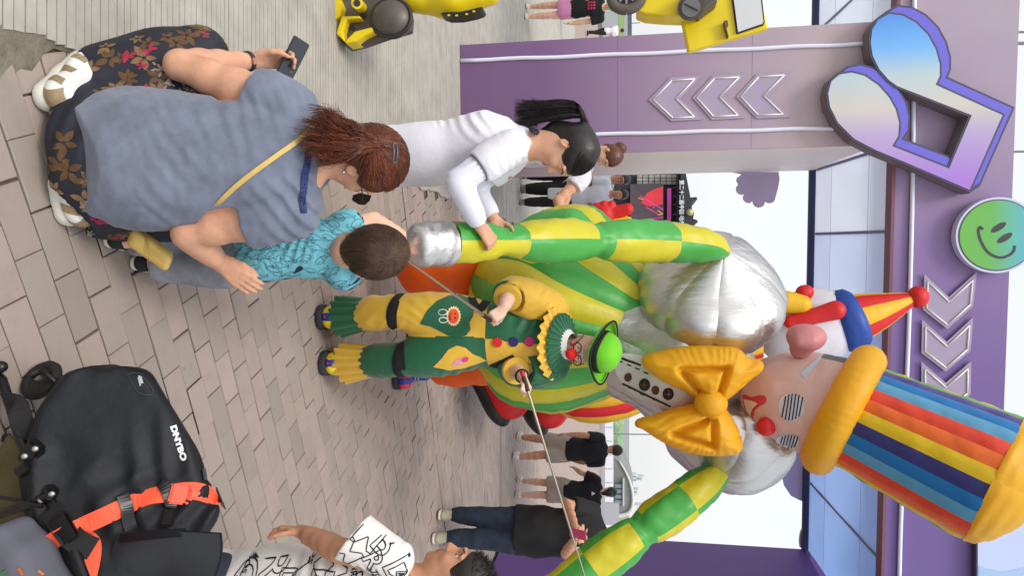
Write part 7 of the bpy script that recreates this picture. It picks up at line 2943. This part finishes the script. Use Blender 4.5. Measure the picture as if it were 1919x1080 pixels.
# ================================================================== PASSERS-BY
M_BTEE = mat('tee_black', (22, 23, 26), .85, var=.2, vscale=6)
M_KHAKI = mat('shorts_khaki', (172, 162, 144), .85, var=.08, vscale=9)
M_DENIM = mat('denim_dark', (34, 46, 64), .85, var=.35, vscale=9)
M_SHW = mat('trainers_light', (206, 204, 200), .6)
M_SHG = mat('shoes_beige', (150, 144, 126), .7)
M_BLKT = mat('trousers_black', (24, 25, 28), .85)
M_GREYT = mat('tee_grey', (214, 220, 230), .85, var=.06, vscale=6)
M_MINT = mat('tee_mint', (176, 212, 196), .85)
M_PINKS = mat('skirt_pink', (214, 138, 182), .8, var=.06, vscale=8)


def gx(x, y):
    return G(x, y)


J = stand(gx(963, 838), 1.64, (-.10, 1), ((-.45, .25, .25), (.25, .3, .12)), .42, .03)
figure('person', J, 'man in black T-shirt and khaki shorts walking away, nearer the puppet', 'people walking away beyond the gateway', SK_TAN, .012, None, M_BTEE, M_KHAKI, (M_SHW, M_WSOLE), mat('hair_cropped', (58, 48, 44), .8), 1.12, .75, .85, hair_style='short', face=False, leg_flare=.03)
J = stand(gx(966, 915), 1.56, (.05, 1), ((.15, .9, .35), (.1, .2, .1)), .22, .05)
figure('person', J, 'person with tied dark hair in black T-shirt and pale shorts walking away', 'people walking away beyond the gateway', SK_LIGHT, .012, None, M_BTEE, M_KHAKI, (M_SHW, M_WSOLE), M_BLKHAIR, 1.0, .7, .8, hair_style='ponytail', face=False, leg_flare=.03)
pr = Print(bvh_of(J['top_obj']), J['neck'] + A3(0, -.6, -.1), A3(1, 0, 0), A3(0, 0, 1), A3(0, -1, 0), .003, 1.0)
pr.poly([(-.03, -.02), (.03, -.02), (0, .035)], .02)
pr.build('back_emblem', mat('print_white2', (220, 222, 224), .7), J['top_obj'])
J = stand(gx(822, 985), 1.76, (-.25, -1), ((.75, 1.15, .25), (.75, 1.15, .25)), .14, 0, A3(-.2, -.8, -.5))
for sd, q in (('l', -1), ('r', 1)):
    J['wr_' + sd] = P(1082, 1000, 5.72) + J['r'] * q * .05 - A3(0, 0, .02)
    J['el_' + sd] = lerp(J['sh_' + sd], J['wr_' + sd], .5) + A3(0, .1, -.16) + J['r'] * q * .08
    J['hd_' + sd] = unit(P(1084, 1002, 5.66) - J['wr_' + sd])
    J['hn_' + sd] = -J['r'] * q
    J['ht_' + sd] = A3(0, 0, 1)
figure('person', J, 'stout man in long black T-shirt and jeans looking at a pink phone', None, SK_WARM, .012, None, M_BTEE, M_DENIM, (M_SHG, M_WSOLE), M_BLKHAIR, 1.32, .8, 1.93, hem=.16)
pr = Print(bvh_of(J['top_obj']), J['chest'] + A3(.1, -.8, .02), A3(1, 0, 0), A3(0, 0, 1), A3(0, -1, 0), .003, 1.2)
pr.poly(circ((0, 0), .05, 16, .045), .02)
pr.build('shirt_emblem', MATS['print_white2'], J['top_obj'])
tag(MB().box(P(1083, 1002, 5.62), (.075, .012, .15), (A3(1, 0, 0), unit(A3(0, 1, .5)), unit(A3(0, -.5, 1))), bev=.004).build('smartphone', mat('phone_pink', (190, 70, 110), .35), None), 'pink phone in the hands of the stout man in black', 'phone')

J = stand(A3(-1.2, 6.05, 0), 1.68, (.8, -.35), ((1.0, .35, .2), (.5, 1.0, .1)), 0, .08, A3(.7, -.3, -.5))
J['el_r'], J['wr_r'] = P(1046, 376, 5.85), P(1060, 430, 5.75)
J['sh_r'] = P(1092, 332, 5.95)
J['hd_r'] = unit(J['wr_r'] - J['el_r'])
figure('person', J, 'woman with chestnut bun bending forward behind the girl in white', None, SK_WARM, .012, None, mat('blouse_white', (214, 214, 224), .85, var=.2, vscale=25), M_BLKT, (M_BSHOE, M_WSOLE), M_BUNHAIR, 1.0, .4, 1.9, hair_style='bun')
for (x, y), h_, lab, sk, ar in (((974, 341), 1.74, 'older man with glasses in grey T-shirt nearer the pillar, holding a carrier bag', SK_TAN, ((.1, .5, .1), (.2, .5, .1))), ((972, 368), 1.71, 'man in grey T-shirt and black trousers facing us beside the red glove', SK_TAN, ((.3, .8, .1), (.1, .3, .1)))):
    J = stand(gx(x, y), h_, (.15, -1), ar, .18, .02, A3(.25, -.9, -.25))
    figure('person', J, lab, 'men in grey by the stage', sk, .013, None, M_GREYT, M_BLKT, (mat('shoes_grey', (104, 100, 94), .7), M_WSOLE), M_BLKHAIR, 1.08, .75, 1.93)
    if y == 341:
        f_, h0 = J['hf'], J['head']
        gl = MB()
        for q in (-1, 1):
            gl.tube([h0 + f_ * .10 + J['r'] * q * .034 + A3(0, 0, .012) + J['r'] * math.cos(t) * .026 + A3(0, 0, math.sin(t) * .02) for t in np.linspace(0, 2 * PI, 13)], .004, 6, caps=False)
        tag(gl.build('glasses', C_BLK, None, smooth='all'), 'dark-rimmed glasses of the older man in grey', 'glasses')
        wp_ = J['wr_l'] + A3(0, -.02, -.08)
        S = Sdf(.012)
        S.box(wp_ + A3(0, 0, -.19), (.10, .04, .13), None, .03)
        S.cap(wp_, wp_ + A3(0, 0, -.06), .02, .05, .05)
        S.mod(lambda p: .010 * wob(p, 6, 4))
        cb = S.build('carrier_bag', mat('plastic_white', (214, 220, 216), .4), None)
        tag(cb, 'white carrier bag with green print held by the older man', 'bag')
        pr = Print(bvh_of(cb), wp_ + A3(0, -.4, -.17), A3(1, 0, 0), A3(0, 0, 1), A3(0, -1, 0), .004, .8)
        pr.poly(circ((0, 0), .05, 14, .035), .03)
        pr.build('bag_print', mat('print_green', (70, 140, 70), .6), cb)

J = stand(gx(984, 22), 1.55, (.3, -1), ((.05, .2, .15), (.1, .9, .1)), .2, 0)
figure('person', J, 'girl in black printed T-shirt and pink skirt near the left edge', None, SK_LIGHT, .013, None, M_BTEE, None, None, M_BRNHAIR, .95, .6, .5, hair_style='long')
S = Sdf(.012)
S.cap(J['pelvis'] + A3(0, 0, .03), lerp(J['knee_l'], J['knee_r'], .5) + A3(0, 0, .22), .13, .16, .03, J['r'], .8)
S.cut(lerp(J['knee_l'], J['knee_r'], .5) + A3(0, 0, .14), (0, 0, -1))
S.mod(folds(A3(1, .2, 0), .06, .012, 5, .8))
S.build('skirt', M_PINKS, J['root'])
pr = Print(bvh_of(J['top_obj']), J['chest'] + A3(0, -.6, -.02), A3(1, 0, 0), A3(0, 0, 1), A3(0, -1, 0), .003, 1.0)
for a in range(3):
    for b in range(3):
        pr.poly([(-.06 + a * .045, -.06 + b * .045), (-.03 + a * .045, -.06 + b * .045), (-.03 + a * .045, -.03 + b * .045), (-.06 + a * .045, -.03 + b * .045)], .03)
tag(pr.build('chest_print', mat('print_hotpink', (214, 40, 100), .7), J['top_obj']), kind='stuff')
for sd in 'lr':
    an = J['ankle_' + sd]
    g = A3(an[0], an[1], 0)
    shoe(J['root'], g - J['f'] * .05, g + J['f'] * .17, .9, (M_SHW, M_BTSOLE), vox=.011, ankle=.05)
J = stand(gx(1046, 8), 1.55, (.2, -1), ((.2, .9, .1), (.2, .9, .1)), .1, .1)
figure('person', J, 'person in mint T-shirt far behind the girl in the pink skirt', None, SK_LIGHT, .02, None, M_MINT, M_BLKT, (M_BSHOE, M_WSOLE), M_BLKHAIR, 1.0, .7, 1.9)
J = stand(gx(1098, 60), 1.48, (.4, 1), ((.3, .9, .2), (.2, .6, .2)), .25, .0)
figure('person', J, 'distant person in white shirt and black trousers left of the pillar', None, SK_TAN, .022, None, M_WHITE, M_BLKT, (M_BSHOE, M_WSOLE), M_BLKHAIR, .95, .7, 1.9, face=False)
# ================================================================== STAGE and FAR BACKGROUND
M_STB = mat('stage_black', (44, 52, 58), .7)
M_STG = mat('stage_lattice', (150, 154, 150), .6, var=.3, vscale=3)
SY = 38.0
stg = thing('stage', A3(P(1100, 400, SY)[0], SY, 0), 'distant black festival stage with glowing screen and pitched roof', 'stage')


def far_box(name, x0, x1, y0, y1, Y, d, m, parent=None):
    """Upright box whose face fills the survey rectangle x0-x1 (up), y0-y1 (across) at distance Y."""
    a, b = P(x0, y0, Y), P(x1, y1, Y)
    return MB().box(((a[0] + b[0]) / 2, Y + d / 2, (a[2] + b[2]) / 2), (abs(b[0] - a[0]), d, abs(b[2] - a[2]))).build(name, m, parent)


far_box('deck', 1110, 1150, 300, 520, SY, 8, M_STB, stg)
far_box('back_wall', 1150, 1284, 318, 490, SY + 1.5, .4, M_STB, stg)
for q, (a, b) in enumerate(((327, 346), (455, 480))):
    for i in range(7):
        for j in range(3):
            w = (b - a) / 3
            far_box('lattice_panel', 1194 + i * 11, 1203.5 + i * 11, a + j * w + .6, a + (j + 1) * w - .6, SY + 1.2, .15, M_STG, stg)
rp_pts = [(1284, 318), (1276, 318), (1276, 490), (1284, 490), (1300, 418), (1308, 416), (1306, 412), (1299, 410), (1301, 398), (1297, 392), (1295, 378), (1307, 373), (1305, 369), (1294, 370)]
slab_of('roof', rp_pts, SY, 0, 6, M_STB, stg, 1, 0, 0, bev=0)
MB().ball(P(1293, 398, SY - .2), .19, 16, 12).build('roof_ornament', mat('ornament_gold', (178, 172, 130), .4, metal=.4), stg, smooth='all')
for y in (350, 366, 382, 400, 414, 430):
    far_box('stage_lamp', 1262, 1268, y, y + 3, SY + .6, .3, M_STB, stg)
far_box('lamp_truss', 1268, 1271, 325, 480, SY + .6, .2, M_STB, stg)


def screen_mat(name, cols, scale, stretch, em=.75):
    m = bpy.data.materials.new(name)
    m.use_nodes = True
    nt = m.node_tree
    N, L = nt.nodes.new, nt.links.new
    b = nt.nodes['Principled BSDF']
    tc, mp, n, rp = N('ShaderNodeTexCoord'), N('ShaderNodeMapping'), N('ShaderNodeTexNoise'), N('ShaderNodeValToRGB')
    mp.inputs['Scale'].default_value = stretch
    n.inputs['Scale'].default_value = scale
    n.inputs['Detail'].default_value = 3
    L(tc.outputs['Object'], mp.inputs[0])
    L(mp.outputs[0], n.inputs['Vector'])
    L(n.outputs['Fac'], rp.inputs[0])
    e = rp.color_ramp.elements
    for i, c in enumerate(cols):
        p = .3 + .4 * i / (len(cols) - 1)
        el = e[0] if i == 0 else (e[1] if i == len(cols) - 1 else e.new(p))
        el.position = p
        el.color = (*lin(c), 1)
    b.inputs['Base Color'].default_value = (.02, .02, .02, 1)
    L(rp.outputs[0], b.inputs['Emission Color'])
    b.inputs['Emission Strength'].default_value = em
    return m


scr = far_box('screen', 1181, 1243, 345, 470, SY + .9, .3, screen_mat('screen_crowd', [(70, 58, 68), (150, 96, 120), (196, 150, 168), (90, 66, 80)], 4, (1, 1, .4)), stg)
fx = lambda nm, pts, m, d: slab_of(nm, pts, SY + .88 - d, 0, .01, m, scr, 1, 0, 0, bev=0)
SM = lambda nm, c: screen_mat(nm, [c, tuple(min(255, int(q * 1.15)) for q in c)], 2, (1, 1, 1))
fx('screen_dark_top', [(1190, 346), (1242, 346), (1242, 353), (1225, 352), (1208, 360), (1195, 356)], SM('screen_dark', (62, 56, 66)), 0)
fx('screen_red_beam', [(1201, 380), (1212, 362), (1232, 352), (1242, 350), (1242, 382), (1230, 386), (1212, 386)], SM('screen_red', (226, 44, 62)), .01)
for i, (a, b, c) in enumerate((((1199, 367), (1243, 393), (236, 60, 170)), ((1210, 388), (1234, 402), (226, 50, 150)), ((1196, 371), (1206, 374), (240, 160, 60)), ((1232, 394), (1242, 401), (240, 160, 60)), ((1242, 401), (1233, 403), (240, 160, 60)), ((1205, 412), (1243, 407), (210, 40, 150)))):
    t = unit(np.array(b, float) - np.array(a, float))
    n_ = np.array([-t[1], t[0]]) * .9
    fx('screen_line', [tuple(np.array(a) + n_), tuple(np.array(b) + n_), tuple(np.array(b) - n_), tuple(np.array(a) - n_)], SM('screen_line_%d' % i, c), .02 + .005 * i)
far_box('light_strip', 1250.5, 1257.5, 353, 470, SY + .9, .2, screen_mat('strip_pink', [(120, 40, 90), (206, 60, 170)], 2, (.3, 1, 1)), stg)
for i, (a, b) in enumerate(((1185, 322), (1190, 336))):
    pass
v, f = text_2d('第二十二届中国·哈尔滨', 1.0, bold=.012)
w_ = max(a for a, _ in v)
pa, pb = P(1274, 337, SY - .1), P(1274, 432, SY - .1)
k_ = (pb[0] - pa[0]) / w_
hgt = (P(1283, 337, SY)[2] - P(1274, 337, SY)[2]) / .9
tb = MB().add([(pa[0] + a * k_, SY - .06, pa[2] + b * hgt) for a, b in v], f)
tag(tb.build('stage_lettering', mat('letter_white', (236, 240, 250), .5), stg, fix=False), kind='stuff')

# right-hand background
M_BAR = mat('barrier_white', (226, 230, 238), .5)
by_ = 42.0
for i in range(9):
    y0 = 776 + i * 26
    t = far_box('barrier', 1134, 1149, y0, y0 + 25.4, by_, .5, M_BAR)
    tag(t, 'white plastic crowd barrier in the long row beyond the gateway', 'barrier', 'white barriers in a row')
hb = Sdf(.35)
for i in range(46):
    x0 = 760 + i * 6
    hb.ell(P(1153 + 4 * math.sin(i * 1.7), x0, 70), (.9, .8, .55 + .25 * math.sin(i * 2.3) ** 2), None, .2)
hb.mod(lambda p: .12 * wob(p, .9, 4))
hg = hb.build('hedge', mat('hedge_green', (136, 164, 128), .9, var=.3, vscale=1.2, bump=.8, bscale=3, bdist=.3), None)
tag(hg, 'long clipped green hedge behind the white barriers', 'hedge')
sh = thing('shell_building', A3(P(1150, 910, 60)[0], 60, 0), 'low grey shell-roofed building beyond the barriers', 'building')
arc = [(1150, 858)] + [tuple(q) for q in spline([(1162, 866), (1172, 884), (1181, 905), (1186, 930), (1185, 950), (1178, 962), (1164, 968), (1150, 970)], 24)]
slab_of('shell_roof', arc, 60, 0, 6, mat('shell_grey', (128, 130, 128), .8, var=.15, vscale=.5), sh, 1, 0, 0, bev=.1)
rim = [P(x, y, 59.9) for x, y in spline([(1160, 864), (1172, 884), (1181, 905), (1186, 930), (1185, 950), (1178, 962), (1164, 967), (1152, 968)], 30)]
MB().tube(rim, [.06 + .14 * i / 29 for i in range(30)], 8).build('shell_rim', mat('shell_rim', (206, 206, 200), .7), sh, smooth='all')
far_box('recess', 1150, 1168, 905, 945, 59.9, .3, mat('recess_dark', (84, 94, 102), .6), sh)
for q in (908, 918, 928, 938):
    far_box('window', 1152, 1165, q, q + 7.5, 59.8, .2, mat('window_blue', (120, 138, 150), .2), sh)
far_box('lintel', 1167, 1170, 897, 950, 59.7, .5, mat('lintel_pale', (190, 194, 192), .7), sh)
sg = far_box('sign_board', 1134, 1160, 944, 986, 34, .2, mat('board_grey', (170, 174, 184), .6))
tag(sg, 'plain grey board standing beyond the stout man in black', 'board')
lp_ = MB().tube([P(1150, 814, 55), P(1440, 818, 55)], .05, 8).build('pole', mat('pole_grey', (128, 134, 138), .5), None, smooth=True)
tag(lp_, 'thin tall grey pole beyond the barriers', 'pole')
for i, (x1, y0, y1) in enumerate(((1206, 893, 896), (1203, 899, 902), (1192, 890, 905), (1196, 918, 922), (1194, 924, 928), (1190, 930, 934), (1215, 948, 949))):
    t = far_box('tower_block', 1170, x1, y0, y1, 1400, 20, mat('haze_tinted_facade', (206, 216, 222), .9))  # distance haze is put into the towers' pale colour
    tag(t, 'pale distant tower block on the skyline above the shell roof', 'building', 'distant skyline towers')
gs = far_box('low_hall', 1150, 1164, 962, 1000, 90, 6, mat('lawn_right', (140, 166, 120), .9))
tag(gs, 'low green embankment right of the shell building', 'embankment')
# left-hand background: dark fence and posts along the lawn
for i in range(16):
    y0 = -30 + i * 9
    t = far_box('fence_panel', 1176, 1184, y0, y0 + 8.6, 185, .3, mat('fence_slate', (92, 102, 118), .8, var=.2, vscale=.3))
    tag(t, 'dark mesh fence panel along the far edge of the lawn', 'fence', 'fence panels beyond the lawn')
pp_ = MB().tube([P(1184, 43, 184), P(1200, 42, 184)], .12, 6).build('pole', MATS['pole_grey'], None)
tag(pp_, 'tiny lamp pole on the horizon left of the pillar', 'pole')
